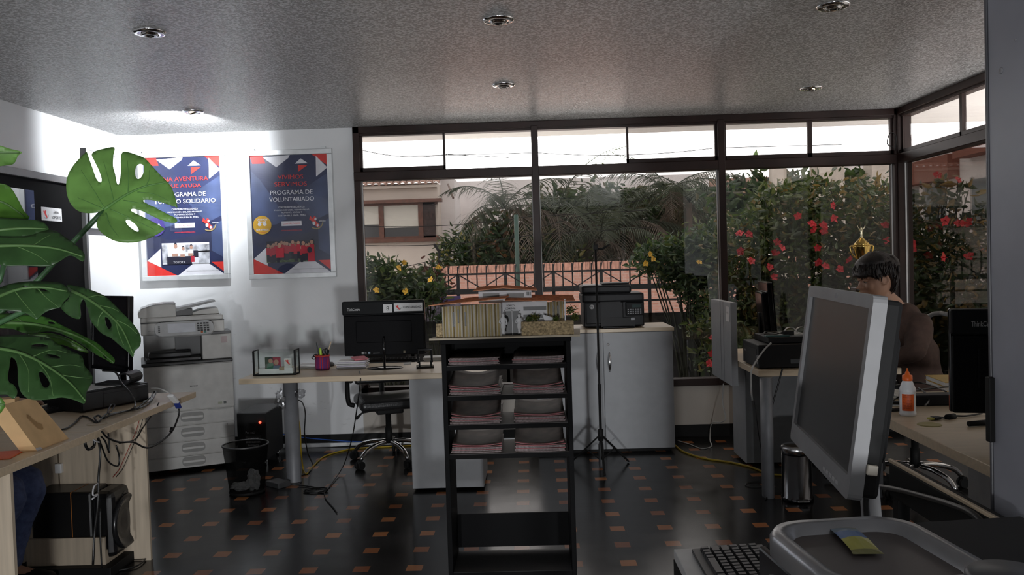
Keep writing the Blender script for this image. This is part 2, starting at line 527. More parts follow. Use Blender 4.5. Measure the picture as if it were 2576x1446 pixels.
def emblem(parent, cx, y, cz, s, dark=True):
    """red and white emblem: a ragged red shape over a golden wheat arc"""
    P = [(-.42, .50), (-.22, .30), (-.05, .48), (.12, .30), (.02, .1), (.14, -.05), (.3, -.2), (.34, -.5), (.1, -.42), (-.12, -.2), (-.28, .06), (-.5, .2)]
    b = MB(); b.poly([(cx+p[0]*s, y, cz+p[1]*s) for p in P]).build('emblem', redm, parent)
    g = MB()
    n = 14
    for i in range(n):
        a0 = -2.2 + 2.1*i/n
        a1 = -2.2 + 2.1*(i+.8)/n
        r0, r1 = .52*s, .62*s
        g.poly([(cx+.05*s+r0*cos(a0), y-.0002, cz+r0*sin(a0)), (cx+.05*s+r1*cos(a0), y-.0002, cz+r1*sin(a0)), (cx+.05*s+r1*cos(a1), y-.0002, cz+r1*sin(a1)), (cx+.05*s+r0*cos(a1), y-.0002, cz+r0*sin(a1))])
    g.build('emblem_arc', mat('wheat_gold', (.42, .32, .12), .5) if dark else greyi, parent)
    if dark:
        k = MB()
        for (px, pz, r) in ((-.12, -.12, .13), (.02, .22, .09), (.18, -.3, .09)):
            k.poly([(cx+px*s+r*s*cos(t*pi/5), y-.0003, cz+pz*s+r*1.2*s*sin(t*pi/5)) for t in range(10)])
        k.build('emblem_figures', whitei, parent)
emblem(sg, -.078, -.0045, .0, .055, False)
pf = thing('picture_frame', 'silver framed picture box seen edge-on behind the monstera leaf', 'picture', (XL, 6.53, 1.88), pi/2)
MB().bb(-.235, .235, -.045, 0, -.02, .58).build('backing_box', blackm, pf)
q = MB()
q.bb(-.235, .235, -.06, -.045, .565, .59, .003).bb(-.235, .235, -.06, -.045, -.03, -.005, .003).bb(-.235, -.21, -.06, -.045, -.005, .565, .003).bb(.21, .235, -.06, -.045, -.005, .565, .003)
q.build('frame', alum, pf)
MB().bb(-.21, .21, -.050, -.046, -.01, .57).build('glazed_print', mat('pale_print_glass', (.68, .69, .70), .06), pf)

# ------------------------------------------------------------------ posters in snap frames
blue_m = mat('blue_print', (.055, .078, .165), .4, var=.35, scale=3)
dkblue = mat('deep_blue_print', (.03, .036, .078), .4, var=.3, scale=3)
pglass = glass_mat('poster_acrylic', (.96, .96, .97), .9)
def poster(name, label, cx, z0, z1, W, title1, title2, disc, photo):
    t = thing(name, label, 'poster', (cx, YB, 0), 0, 'framed posters on the back wall')
    H = z1-z0
    b = .042
    f = MB()
    f.bb(-W/2, W/2, -.05, 0, z1-b, z1, .004).bb(-W/2, W/2, -.05, 0, z0, z0+b, .004).bb(-W/2, -W/2+b, -.05, 0, z0+b, z1-b, .004).bb(W/2-b, W/2, -.05, 0, z0+b, z1-b, .004)
    f.build('frame', alum, t)
    for x in (-W*.42, W*.40): MB().bb(x-.02, x+.02, -.03, 0, z1, z1+.02).build('hanging_clip', alum, t)
    w, h = W-2*b, H-2*b
    def U(u, v): return (-w/2+u*w, z0+b+v*h)
    layer = [0]
    def pol(pts, name, m):
        layer[0] += 1
        y = -.031-.0003*layer[0]
        g = MB(); g.poly([(*(lambda p: (p[0], y, p[1]))(U(u, v)),) for u, v in pts])
        return g.build(name, m, t)
    MB().bb(-w/2, w/2, -.031, -.02, z0+b, z1-b).build('print', navy, t)
    pol([(0, .88), (.12, .80), (.32, .60), (.45, .46), (.32, .42), (.10, .40), (0, .38)], 'print_shape', blue_m)
    pol([(.55, .62), (.75, .74), (1, .84), (1, .50), (.80, .44)], 'print_shape', blue_m)
    pol([(0, .36), (.3, .30), (.7, .34), (1, .40), (1, .16), (.7, .22), (.2, .2), (0, .25)], 'print_shape', dkblue)
    pol([(.85, .40), (1, .46), (1, .14), (.85, .2)], 'print_shape', blue_m)
    pol([(.0, 1), (.17, 1), (.20, .935), (.03, .935)], 'red_corner', redm)
    pol([(.17, .985), (.52, 1), (.50, .975), (.34, .90)], 'white_triangle', whitei)
    pol([(.80, 1), (1, 1), (1, .905)], 'red_corner', redm)
    pol([(.855, .985), (1, .885), (.85, .81)], 'white_triangle', whitei)
    pol([(.58, .925), (.66, .968), (.75, .925)], 'white_triangle', whitei)
    pol([(.62, .912), (.75, .912), (.62, .855)], 'red_triangle', redm)
    pol([(0, .13), (.18, .23), (.18, .07)], 'white_triangle', whitei)
    pol([(0, .13), (.38, 0), (0, 0)], 'red_corner', redm)
    pol([(.40, 0), (.62, .105), (.78, .105), (1, 0)], 'white_band', whitei)
    pol([(.84, .105), (1, .105), (1, .02)], 'red_corner', redm)
    pol([(.40, .235), (.66, .235), (.66, .265), (.40, .265)], 'print_shape', navy)
    Y0 = -.0385
    def tx(s, u, v, ww, hh, m, bold=0.0):
        p = U(u, v); return text(s, ww*w, hh*h, m, t, at(p[0], Y0, p[1]) @ RX, bold=bold)
    if len(title1) == 2:
        tx(title1[0], .52, .815, *title2[0], redm, 0); tx(title1[1], .52, .755, *title2[1], redm, 0)
    tx('PROGRAMA DE', .525, .685, .55, .036, whitei, .006)
    tx(title2[2][0], .525, .627, title2[2][1], .036, whitei, .006)
    for i, (s, ww) in enumerate((('CONTRIBUYENDO EN LA', .34), ('PROMOCIÓN DEL DESARROLLO', .45), ('HUMANO, SOCIAL Y', .27), ('SOSTENIBLE EN EL PERÚ', .36))):
        tx(s, .52, .560-.023*i, ww, .015, whitei, 0)
    pol([(.38, .402), (.64, .402), (.64, .442), (.38, .442)], 'contact_button', whitei)
    tx('CONTÁCTANOS', .51, .423, .22, .017, redm)
    tx('WWW.APRODEPERU.ORG', .51, .364, .27, .010, redm)
    tx('ONG ASOCIACIÓN PRO DESARROLLO PERÚ VIDA', .72, .035, .42, .010, greyi)
    ex, ez = U(.82, .43)
    emblem(t, ex, Y0, ez, .10)
    ax, az = U(.91, .435)
    text('APRODE', .055, .010, whitei, t, at(ax, Y0-.0003, az) @ RX, bold=.02)
    # round badge
    dx, dz = U(.13, .415)
    MB().poly([(dx+.077*cos(i*pi/16), Y0, dz+.077*sin(i*pi/16)) for i in range(32)]).build('round_badge', mat(*disc), t)
    if photo == 'crowd':
        text('VIVIMOS', .09, .014, whitei, t, at(dx, Y0-.0004, dz+.045) @ RX, bold=.02)
        text('SERVIMOS', .105, .016, whitei, t, at(dx, Y0-.0004, dz-.038) @ RX, bold=.02)
        text('ONG APRODE PERU', .06, .007, redm, t, at(dx, Y0-.0004, dz-.06) @ RX)
        hm = MB()
        for sgn in (-1, 1):
            hm.poly([(dx+sgn*(.022+.016*cos(a*pi/4)), Y0-.0004, dz+.006+.014*sin(a*pi/4)) for a in range(8)])
            for k in range(4):
                a = pi*.75 - k*.35
                c0 = (dx+sgn*(.022+.012*cos(a)), dz+.006+.01*sin(a)); c1 = (dx+sgn*(.022+.034*cos(a)), dz+.006+.03*sin(a))
                hm.poly([(c0[0]-.003, Y0-.0005, c0[1]), (c0[0]+.003, Y0-.0005, c0[1]), (c1[0]+.003, Y0-.0005, c1[1]), (c1[0]-.003, Y0-.0005, c1[1])])
        hm.build('badge_hands', whitei, t)
    else:
        MB().poly([(dx-.05, Y0-.0004, dz-.02), (dx-.01, Y0-.0004, dz+.04), (dx+.01, Y0-.0004, dz+.015), (dx+.03, Y0-.0004, dz+.03), (dx+.055, Y0-.0004, dz-.01)]).build('badge_peak', whitei, t)
    # printed photograph
    u0, u1, v0, v1 = (.17, .80, .095, .275) if photo == 'crowd' else (.20, .82, .095, .275)
    a, bq = U(u0, v0), U(u1, v1)
    g = MB(); Y1 = Y0-.0002
    mats = [mat('photo_green', (.07, .12, .04), .5, var=.5, scale=30), mat('photo_red', (.45, .02, .04), .5), mat('photo_skin', (.45, .26, .18), .5), mat('photo_dark', (.015, .015, .03), .5), mat('photo_white', (.75, .76, .78), .5), mat('photo_grey', (.42, .43, .45), .5, var=.4, scale=20)]
    PW, PH = bq[0]-a[0], bq[1]-a[1]
    def R(x0, y0, x1, y1, i, l):
        g.m(i); g.poly([(a[0]+x0*PW, Y1-.0002*l, a[1]+y0*PH), (a[0]+x1*PW, Y1-.0002*l, a[1]+y0*PH), (a[0]+x1*PW, Y1-.0002*l, a[1]+y1*PH), (a[0]+x0*PW, Y1-.0002*l, a[1]+y1*PH)])
    def D(x, y, r, i, l):
        g.m(i); g.poly([(a[0]+x*PW+r*PH*.9*cos(k*pi/5), Y1-.0002*l, a[1]+y*PH+r*PH*1.1*sin(k*pi/5)) for k in range(10)])
    if photo == 'crowd':
        R(0, 0, 1, 1, 0, 0); R(0, .78, 1, 1, 3, 1)
        rn = random.Random(3); l = 2
        for k in range(17):
            x = .05+.056*k+rn.uniform(-.01, .01); s = rn.uniform(.75, 1.1); yb = rn.uniform(-.05, .18)
            R(x-.035*s, yb, x+.035*s, yb+.36, 3, l); R(x-.045*s, yb+.33, x+.045*s, yb+.33+.36*s, 1, l+1); D(x, yb+.33+.45*s, .085*s, 2, l+2); D(x, yb+.33+.50*s, .07*s, 3, l+1); l += 3
        R(.22, 0, .27, .3, 3, l); R(.20, .22, .37, .68, 1, l+1); D(.28, .8, .11, 2, l+2); D(.27, .86, .1, 3, l+1)
        R(.86, 0, 1, .45, 1, l+3); D(.9, .55, .13, 3, l+4)
    else:
        R(0, 0, 1, 1, 4, 0); R(0, .05, .12, .95, 5, 1); R(.5, .55, 1, .9, 5, 1); R(.6, .3, .76, .62, 3, 2); R(.76, .0, 1, .6, 5, 1)
        R(.1, -.0, .62, .36, 3, 3); R(.60, .08, .68, .36, 1, 4)
        for x, y, s in ((.27, .42, 1), (.43, .38, .8), (.6, .42, .85)):
            R(x-.07*s, y, x+.07*s, y+.30*s, 4, 5); R(x-.06*s, y-.05, x+.06*s, y+.08, 2, 6); D(x+.02, y+.42*s, .10*s, 2, 6); D(x+.02, y+.50*s, .085*s, 3, 5)
    g.build('printed_photograph', mats, t)
    if photo != 'crowd':
        text('TOYOTA', .10, .016, mat('photo_lettering', (.5, .5, .52), .5), t, at(a[0]+PW*.36, Y1-.004, a[1]+PH*.08) @ RX, bold=.015)
    MB().bb(-w/2, w/2, -.0455, -.0445, z0+b, z1-b).build('acrylic_sheet', pglass, t)
    return t
p2a, p2b = PY(615, 381, YB-.05), PY(842, 697, YB-.05)
PWd = .745; PC = (PY(620, 540, YB-.05).x + PY(839, 540, YB-.05).x)/2
PWd = PY(839, 540, YB-.05).x-PY(619, 540, YB-.05).x
ZP1 = PY(728, 376, YB-.05).z; ZP0 = PY(732, 700, YB-.05).z
poster('poster', 'framed volunteer poster with yellow round badge, right of the other poster', PC, ZP0, ZP1, PWd,
       ('VIVIMOS', 'SERVIMOS'), ((.33, .036), (.42, .036), ('VOLUNTARIADO', .58)), ('badge_yellow', (.75, .42, .02), .5), 'crowd')
PC1 = (PY(350, 560, YB-.05).x + PY(572, 560, YB-.05).x)/2
poster('poster', 'framed adventure poster with purple round badge, partly behind the monstera leaf', PC1, ZP0+.012, ZP1+.012, PWd,
       ('UNA AVENTURA', 'QUE AYUDA'), ((.64, .036), (.45, .036), ('TURISMO SOLIDARIO', .80)), ('badge_purple', (.06, .04, .22), .5), 'truck')

# ------------------------------------------------------------------ ceiling lamps
hal_on = mat('lit_halogen', (1.0, .72, .42), .4, emit=9)
hal_off = mat('unlit_halogen', (.03, .03, .03), .15)
def downlight(px, py, label, on, tilt=(0, 0)):
    p = PZ(px, py, ZC-.006)
    t = thing('ceiling_downlight', label, 'ceiling light', (p.x, p.y, ZC), 0, 'recessed halogen downlights')
    MB().lathe([(.036, -.004), (.042, -.011), (.068, -.010), (.076, -.003), (.076, 0)], seg=40, cap=False).build('trim_ring', chrome, t)
    M = Euler((tilt[0], tilt[1], 0)).to_matrix().to_4x4()
    MB().lathe([(.018, -.014), (.026, -.020), (.036, -.016), (.040, -.006)], seg=36, M=M, cap=False).build('gimbal', chrome, t)
    MB().lathe([(.0, -.013), (.010, -.014), (.018, -.012), (.026, -.004), (.026, 0)], seg=28, M=M, cap=False).build('bulb', hal_on if on else hal_off, t)
    return p
downlight(376, 84, 'unlit chrome downlight at left, the one nearest the white left wall', False)
downlight(1254, 53, 'unlit dark chrome downlight in the middle, nearer of the middle two', False)
downlight(2096, 18, 'unlit chrome downlight cut close to the top edge, nearest the grey locker', False)
downlight(1267, 216, 'unlit chrome downlight in the middle, closer to the window head', False)
lr = downlight(2040, 224, 'lit warm downlight above the right-hand desks', True, (.15, .2))
ll = downlight(486, 282, 'lit warm downlight in front of the framed posters', True, (.3, -.3))
spot('downlight_beam', (ll.x, ll.y, ZC-.03), (XL+.1, YB, 2.5), 260, 135, .9, (.92, .96, 1.0))
spot('downlight_beam_right', (lr.x, lr.y, ZC-.03), (lr.x+.1, lr.y-.1, 0), 12, 70, .8, (1, .72, .42))
# ================================================================== outdoors
house_w = mat('cream_stucco', (.60, .53, .47), .8, var=.04, scale=2)
house_w2 = mat('pale_stucco', (.68, .64, .63), .8, var=.04, scale=2)
conc = mat('garden_paving', (.50, .48, .46), .8, var=.15, scale=3)
struct(MB().bb(-30, 40, YB+.15, 60, -.3, -.08).build('ground_outside', conc))
soff = mat('eave_render', (.74, .70, .66), .8, var=.02)
struct(MB().bb(-4, 4.6, YB+.14, YB+.95, 2.66, 2.85).bb(XR+.15, 4.6, -1, YB+.14, 2.66, 2.85).build('eave_slab', soff))
fence_m = mat('fence_iron', (.03, .032, .034), .55)
FY = 10.5
def fz(py, px=1340): return PY(px, py, FY).z
# --- iron fence on a black sheet base
fence = thing('garden_fence', 'dark iron garden fence with spikes and diagonal braces on a black base', 'fence', (0, FY, 0))
FX0, FX1 = -2.1, 6.5
MB().bb(FX0, FX1, -.02, .02, -.08, fz(795)).build('base_sheet', mat('black_sheet', (.012, .012, .012), .4), fence)
zr, zb1, zb0, z3, z4 = fz(685), fz(722), fz(735), fz(753), fz(763)
MB().bb(FX0, FX1, -.02, .02, zr-.012, zr+.012).build('top_rail', fence_m, fence)
MB().bb(FX0, FX1, -.03, .03, zb0, zb1).build('middle_beam', fence_m, fence)
MB().bb(FX0, FX1, -.012, .012, z4-.012, z4+.012).build('lower_rail', fence_m, fence)
x = FX0; i = 0
br = MB(); pk = MB()
while x < FX1-.05:
    pk.bb(x-.008, x+.008, -.008, .008, zb1-.05 if i % 2 else zb1, zr+.10)
    pk.bar((x, 0, zr+.03), (x+.018, -.01, zr+.11), .008)
    if i % 5 == 0:
        MB().bb(x-.02, x+.02, -.02, .02, -.08, zr+.01).build('post', fence_m, fence)
        if x+.6 < FX1:
            br.bar((x, -.015, zr), (x+.30, -.015, zb1), .014).bar((x+.30, -.015, zb1), (x+.60, -.015, zr), .014)
    x += .12; i += 1
pk.build('spike_bars', fence_m, fence); br.build('diagonal_braces', fence_m, fence)
# --- banner on the fence
bn = thing('fence_banner', 'purple fabric banner hung on the iron fence behind the monitor', 'banner', (0, FY-.06, 0))
a, b = PY(1018, 738, FY), PY(1160, 752, FY)
MB().bb(a.x, b.x, -.012, 0, fz(752), fz(738)).build('banner_band', mat('purple_cloth', (.10, .07, .22), .8), bn)
bw = b.x-a.x
MB().bb(a.x, b.x, -.008, -.002, fz(800), fz(752)).build('banner_panel', mat('patterned_cloth', (.22, .20, .26), .8, var=.5, scale=25), bn)
# --- brick wall across the street
def brick_mat():
    M = bpy.data.materials.new('red_brick'); M.use_nodes = True
    nt = M.node_tree; bs = nt.nodes['Principled BSDF']; bs.inputs['Roughness'].default_value = .85
    tc = nt.nodes.new('ShaderNodeTexCoord'); sp = nt.nodes.new('ShaderNodeSeparateXYZ'); cb = nt.nodes.new('ShaderNodeCombineXYZ')
    nt.links.new(tc.outputs['Object'], sp.inputs[0]); nt.links.new(sp.outputs[0], cb.inputs[0]); nt.links.new(sp.outputs[2], cb.inputs[1])
    bk = nt.nodes.new('ShaderNodeTexBrick'); bk.inputs['Scale'].default_value = 1
    bk.inputs['Brick Width'].default_value = .26; bk.inputs['Row Height'].default_value = .078; bk.inputs['Mortar Size'].default_value = .008
    bk.inputs['Color1'].default_value = (.50, .25, .185, 1); bk.inputs['Color2'].default_value = (.58, .32, .25, 1); bk.inputs['Mortar'].default_value = (.55, .43, .38, 1)
    nt.links.new(cb.outputs[0], bk.inputs[0]); nt.links.new(bk.outputs[0], bs.inputs['Base Color'])
    return M
BY = 22
bz = PY(1500, 658, BY).z
bwl = thing('brick_wall', 'low red brick wall across the street beyond the iron fence', 'wall', (0, BY, 0))
bwx0 = PY(1085, 690, BY).x
MB().bb(bwx0, 13, 0, .25, -.08, bz-.2).build('brick_courses', brick_mat(), bwl)
sold = MB()
xx = bwx0
while xx < 13:
    sold.bb(xx, xx+.085, -.01, .26, bz-.2, bz); xx += .095
sold.build('brick_coping', mat('brick_coping', (.54, .29, .22), .85, var=.2, scale=10), bwl)
# --- the house at the left
HY = 26
def hp(px, py): return PY(px, py, HY)
hs = thing('neighbour_house', 'cream house with clay tiled eave and wide brown window across the street', 'house', (0, HY, 0))
hx1 = hp(1103, 560).x; hx0 = hx1-9
hz = hp(1010, 470).z
MB().bb(hx0, hx1, 0, 3.5, -.3, hz+.1).build('house_wall', house_w, hs)
pl = MB(); pp = hp(1140, 560).x
pl.bb(hx1, hx1+.45, .9, 3.2, -.3, hz+.3).build('side_wing', house_w2, hs)
tl = MB()
tile_m = mat('clay_tiles', (.30, .19, .15), .85, var=.25, scale=4)
xx = hx0
while xx < hx1+.05:
    tl.rings([[(xx+.10*cos(t*pi/5), y, hz+.02+.09*sin(t*pi/5)+ (y+.5)*.42) for t in range(6)] + [(xx+.075*cos(t*pi/5), y, hz+.02+.07*sin(t*pi/5)+(y+.5)*.42) for t in range(5, -1, -1)] for y in (-.5, .2, .8)], True, False)
    xx += .205
tl.build('roof_tiles', tile_m, hs)
MB().bb(hx0, hx1, -.3, 0, hz-.06, hz+.02).build('eave_board', house_w, hs)
wx0, wx1 = hp(905, 560).x, hp(1085, 560).x
wz0, wz1 = hp(1000, 600).z, hp(1000, 512).z
brown_w = mat('window_timber', (.10, .035, .02), .5, var=.2)
wn = MB()
wn.bb(wx0-3, hx1+.15, -.35, 0, wz1, wz1+.10).bb(wx0-3, hx1+.05, -.2, 0, wz0-.12, wz0)
for px in (962, 1061): q = hp(px, 560).x; wn.bb(q-.09, q+.06, -.12, 0, wz0, wz1)
wn.bb(wx0-3, hx1, -.1, 0, wz1-.06, wz1).bb(wx0-3, hx1, -.1, 0, wz0, wz0+.06)
w_o = wn.build('window_frame', brown_w, hs)
MB().bb(hp(1063, 560).x, hp(1096, 560).x, -.1, 0, wz0, wz1).build('lattice_panel', mat('dark_lattice', (.035, .02, .018), .7, var=.5, scale=22), hs)
MB().bb(wx0-3, hp(1063, 560).x, -.02, -.005, wz0, wz1).build('window_glass', mat('house_glass', (.02, .02, .022), .1), hs)
cw = MB(); zq = hp(1000, 563).z
cw.bb(wx0-3, hp(960, 560).x, -.05, -.03, zq, wz1-.04).bb(hp(966, 560).x, hp(1060, 560).x, -.05, -.03, zq-.12, wz1-.04)
cw.build('roller_blind', mat('cream_blind', (.52, .50, .45), .8, stretch=(1, 1, 8)), hs)
# white house behind the palms
wh = thing('white_house', 'plain white house wall behind the palm trees', 'house', (0, 30.5, 0))
MB().bb(hp(1125, 500).x*30/26, 6.6, 0, 6, -.3, 4.45).build('house_wall', house_w2, wh)
MB().bb(-.6, 6.6, -.04, 0, 2.2, 2.28).build('wall_groove', mat('groove_grey', (.40, .37, .35), .8), wh)
# drain pipe / electric fence post / lamp post / wires
def pole(name, label, cat, pts, r, m):
    tag(MB().tube(pts, r, 8).build(name, m), label, cat)
gp = mat('green_pole', (.03, .07, .055), .5)
a = PY(1298, 540, 17)
pole('street_pole', 'thin dark green pole standing behind the iron fence', 'pole', [(a.x, 17, -.1), (a.x, 17, a.z)], .045, gp)
a = PY(1105, 670, 21.8); b = PY(1104, 632, 21.8); c2 = PY(1091, 614, 21.8)
pole('fence_wire_post', 'small bent black post of an electric fence above the brick wall', 'post', [(a.x, 21.9, -.08), (a.x, 21.9, b.z), (c2.x, 21.9, c2.z)], .035, blackm)
a, b = PY(1115, 452, 24.5), PY(1140, 498, 24.5)
pole('wall_lamp_arm', 'thin slanting arm fixed to the corner of the cream house', 'bracket', [(a.x, HY-.02, a.z), (b.x, 24.5, b.z)], .03, mat('rust_arm', (.12, .07, .05), .6))
for n, (p, q) in enumerate((((905, 568), (1330, 545)), ((905, 617), (1345, 590)), ((920, 690), (1345, 575)), ((905, 376), (1125, 388)), ((1350, 384), (1800, 372)))):
    y = 20 if n < 3 else 18
    A, B = PY(*p, y), PY(*q, y)
    pts = [A.lerp(B, t/8)-Vector((0, 0, .10*4*(t/8)*(1-t/8))) for t in range(9)]
    ext = (B-A)*.7
    lab = ['upper thin wire sagging past the window of the cream house', 'lower thin wire sagging below the window of the cream house', 'slanting thin wire rising towards the palms', 'thin cable seen through the left upper pane', 'thin cable seen through the upper pane above the palms'][n]
    tag(MB().tube([A-ext]+pts+[B+ext], .008, 5).build('overhead_wire', blackm), lab, 'wire', 'overhead wires')

# ------------------------------------------------------------------ foliage helpers
def leaf_cloud(name, pts, size, mats, parent, up=.3, droop=0, asp=.42, seed=1):
    rn = random.Random(seed)
    V, F, I = [], [], []
    for p in pts:
        p = Vector(p)
        d = Vector((rn.gauss(0, 1), rn.gauss(0, 1), rn.gauss(up, .7)))
        d.normalize()
        sd = d.cross(Vector((rn.gauss(0, 1), rn.gauss(0, 1), rn.gauss(0, 1)))).normalized()
        nn = d.cross(sd)
        s = size*rn.uniform(.6, 1.35)
        k = len(V)
        V += [p, p+d*s*.28+sd*s*asp*.46+nn*s*.05, p+d*s*.66+sd*s*asp*.36+nn*s*.03, p+d*s-nn*s*.14, p+d*s*.66-sd*s*asp*.36+nn*s*.03, p+d*s*.28-sd*s*asp*.46+nn*s*.05, p+d*s*.5-nn*s*.03]
        F += [(k, k+1, k+6), (k+1, k+2, k+6), (k+2, k+3, k+6), (k+3, k+4, k+6), (k+4, k+5, k+6), (k+5, k, k+6)]
        mi = rn.choices(range(len(mats)), weights=[4, 3, 2, 1][:len(mats)])[0]
        I += [mi]*6
    me = bpy.data.meshes.new(name)
    me.from_pydata([tuple(v) for v in V], [], F)
    me.polygons.foreach_set('material_index', I)
    for q in mats: me.materials.append(q)
    o = bpy.data.objects.new(name, me); COL.objects.link(o); o.parent = parent
    return o
def blob_pts(blobs, n, seed, shell=.55):
    rn = random.Random(seed); out = []
    tot = sum(b[3]*b[4]*b[5] for b in blobs)
    for (x, y, z, rx, ry, rz) in blobs:
        for _ in range(int(n*rx*ry*rz/tot)):
            d = Vector((rn.gauss(0, 1), rn.gauss(0, 1), rn.gauss(0, 1))).normalized()
            r = shell + (1-shell)*rn.random()
            r *= 1 + .15*rn.gauss(0, 1)
            out.append((x+d.x*rx*r, y+d.y*ry*r, max(z+d.z*rz*r, .02)))
    return out
lg = [leaf_mat('leaf_deep', (.026, .05, .022)), leaf_mat('leaf_mid', (.05, .082, .03)), leaf_mat('leaf_pale', (.10, .125, .05)), leaf_mat('leaf_yellowish', (.22, .20, .06))]
hg = [leaf_mat('hibiscus_leaf', (.065, .095, .03)), leaf_mat('hibiscus_dark_leaf', (.03, .052, .02)), leaf_mat('hibiscus_pale_leaf', (.115, .135, .055)), leaf_mat('hibiscus_old_leaf', (.19, .13, .05))]
bark = mat('bark', (.09, .065, .045), .9, var=.3, bump=.5, bscale=20)
stemm = mat('green_stem', (.022, .026, .014), .8)
redf = mat('red_petal', (.55, .02, .03), .6, var=.2)
yelf = mat('yellow_petal', (.80, .48, .06), .6, var=.2)
def bush(name, label, blobs, n, size, mats, seed, flowers=(), fm=None, fr=.045, trunk=True, group=None, up=.3, base=None):
    x0 = sum(b[0] for b in blobs)/len(blobs); y0 = sum(b[1] for b in blobs)/len(blobs)
    t = thing(name, label, 'plant', (x0, y0, -.08), 0, group)
    B = [(b[0]-x0, b[1]-y0, b[2]+.08)+tuple(b[3:]) for b in blobs]
    leaf_cloud('foliage', blob_pts(B, n, seed), size, mats, t, up, seed=seed)
    if trunk:
        rn = random.Random(seed); s = MB()
        for b in B:
            for _ in range(3):
                e = (b[0]+rn.uniform(-.7, .7)*b[3], b[1]+rn.uniform(-.6, .6)*b[4], b[2]+rn.uniform(0, .8)*b[5])
                s.tube([(rn.uniform(-.15, .15), rn.uniform(-.1, .1), 0), (e[0]*.5+rn.uniform(-.1, .1), e[1]*.5, e[2]*.55), e], [.014, .009, .005], 6)
        s.build('stems', stemm, t)
    rn = random.Random(seed+5)
    for (fx, fy, fz_) in flowers:
        g = MB()
        c = Vector((fx-x0, fy-y0, fz_+.08)); ax = Vector((rn.gauss(0, .5), -1, rn.gauss(0, .5))).normalized()
        e1 = ax.orthogonal().normalized(); e2 = ax.cross(e1)
        for k in range(5):
            a = 2*pi*k/5+rn.random()*.5; r = fr*rn.uniform(.8, 1.2)
            d = e1*cos(a)+e2*sin(a); s2 = e1*-sin(a)+e2*cos(a)
            g.poly([c, c+d*r*.55-s2*r*.42+ax*r*.2, c+d*r+ax*r*.1, c+d*r*.55+s2*r*.42+ax*r*.2])
        g.tube([c, c+ax*fr*.9], [fr*.1, fr*.06], 5)
        g.build('flower', fm, t)
    return t
# hedge and plants behind the brick wall
def bl(px, py, y, rx, ry, rz):
    p = PY(px, py, y); return (p.x, y, p.z, rx, ry, rz)
bush('hedge', 'clipped green hedge behind the brick wall beside the cream house', [bl(1165, 640, 24, .9, .5, .75), bl(1225, 645, 24, .9, .5, .75), bl(1290, 640, 24, .8, .5, .8)], 2600, .20, lg, 11)
bush('garden_shrub', 'dark leggy shrub rising out of the hedge by the green pole', [bl(1250, 605, 23.3, .45, .4, .75), bl(1262, 640, 23.3, .6, .4, .55)], 700, .24, lg[:2]+[leaf_mat('leaf_russet', (.14, .07, .03))], 12)
bush('garden_shrub', 'bright green shrub behind the window mullion and brick wall', [bl(1330, 620, 23.6, .8, .5, .7), bl(1400, 650, 23.6, .9, .5, .5)], 1000, .24, lg, 13)
# bush with yellow flowers at the left
fl = [(PY(px, py, 9.4).x, 9.35, PY(px, py, 9.4).z) for px, py in ((950, 728), (1022, 732), (1085, 703), (1018, 660), (1007, 672), (1105, 672))]
bush('flowering_bush', 'dark glossy bush with yellow flowers behind the left window pane', [bl(950, 740, 9.8, .34, .3, .34), bl(940, 690, 9.8, .26, .25, .22), bl(1000, 720, 9.8, .36, .3, .30), bl(1060, 735, 9.8, .30, .3, .20), bl(965, 800, 9.8, .5, .3, .4)], 3000, .095, lg[:3], 21, fl, yelf, .04)
bush('garden_shrub', 'thin dark shrub in front of the fence end, left of the banner', [bl(1080, 700, 10.1, .22, .2, .22), bl(1085, 740, 10.1, .25, .2, .2)], 420, .085, [lg[0], leaf_mat('leaf_purple', (.09, .035, .03))], 22)
# bush between the panes, right of the printer
fl = [(PY(px, py, 9.0).x, 8.9, PY(px, py, 9.0).z) for px, py in ((1632, 640), (1620, 662), (1754, 660), (1640, 652))]
bush('flowering_bush', 'dense grey green bush spilling over the fence, behind the second mullion', [bl(1690, 650, 9.6, .42, .35, .26), bl(1760, 660, 9.6, .45, .35, .36), bl(1720, 700, 9.6, .30, .3, .22), bl(1770, 740, 9.6, .24, .3, .34), bl(1790, 620, 9.6, .3, .3, .3), bl(1635, 655, 9.6, .22, .25, .16)], 4200, .085, [leaf_mat('leaf_grey_green', (.06, .10, .05)), lg[0], lg[2]], 23, fl, yelf, .035)
# hibiscus hedge at the right
def fx(L, y): return [(PY(px, py, y).x, y-.05, PY(px, py, y).z) for px, py in L]
bush('hibiscus_bush', 'hibiscus with red blooms behind the third pane, nearest the second mullion',
     [bl(1870, 640, 8.9, .40, .4, .42), bl(1850, 760, 8.9, .34, .4, .38), bl(1900, 850, 8.9, .45, .4, .45), bl(1830, 860, 8.3, .22, .25, .22), bl(1745, 830, 8.4, .12, .15, .08), bl(1790, 900, 8.3, .2, .2, .16), bl(1780, 815, 8.4, .2, .2, .09)], 4200, .085, hg, 31,
     fx(((1858, 588), (1860, 631), (1886, 657), (1932, 671), (1944, 697), (1952, 609), (1880, 590)), 8.4)+fx(((1790, 850), (1788, 887), (1783, 912)), 8.05), redf)
bush('hibiscus_bush', 'hibiscus full of red blooms in the middle of the third pane',
     [bl(1990, 560, 9.1, .50, .45, .40), bl(2010, 680, 8.9, .55, .45, .55), bl(1960, 800, 8.8, .5, .4, .5), bl(2060, 500, 9.3, .35, .35, .28), bl(1950, 500, 9.4, .3, .3, .2)], 5600, .09, hg, 32,
     fx(((2003, 543), (2038, 563), (2041, 577), (2068, 567), (2052, 622), (2056, 659), (2072, 668), (2107, 677), (2130, 652), (2068, 580), (1948, 635), (1964, 623), (2095, 552)), 8.35), redf)
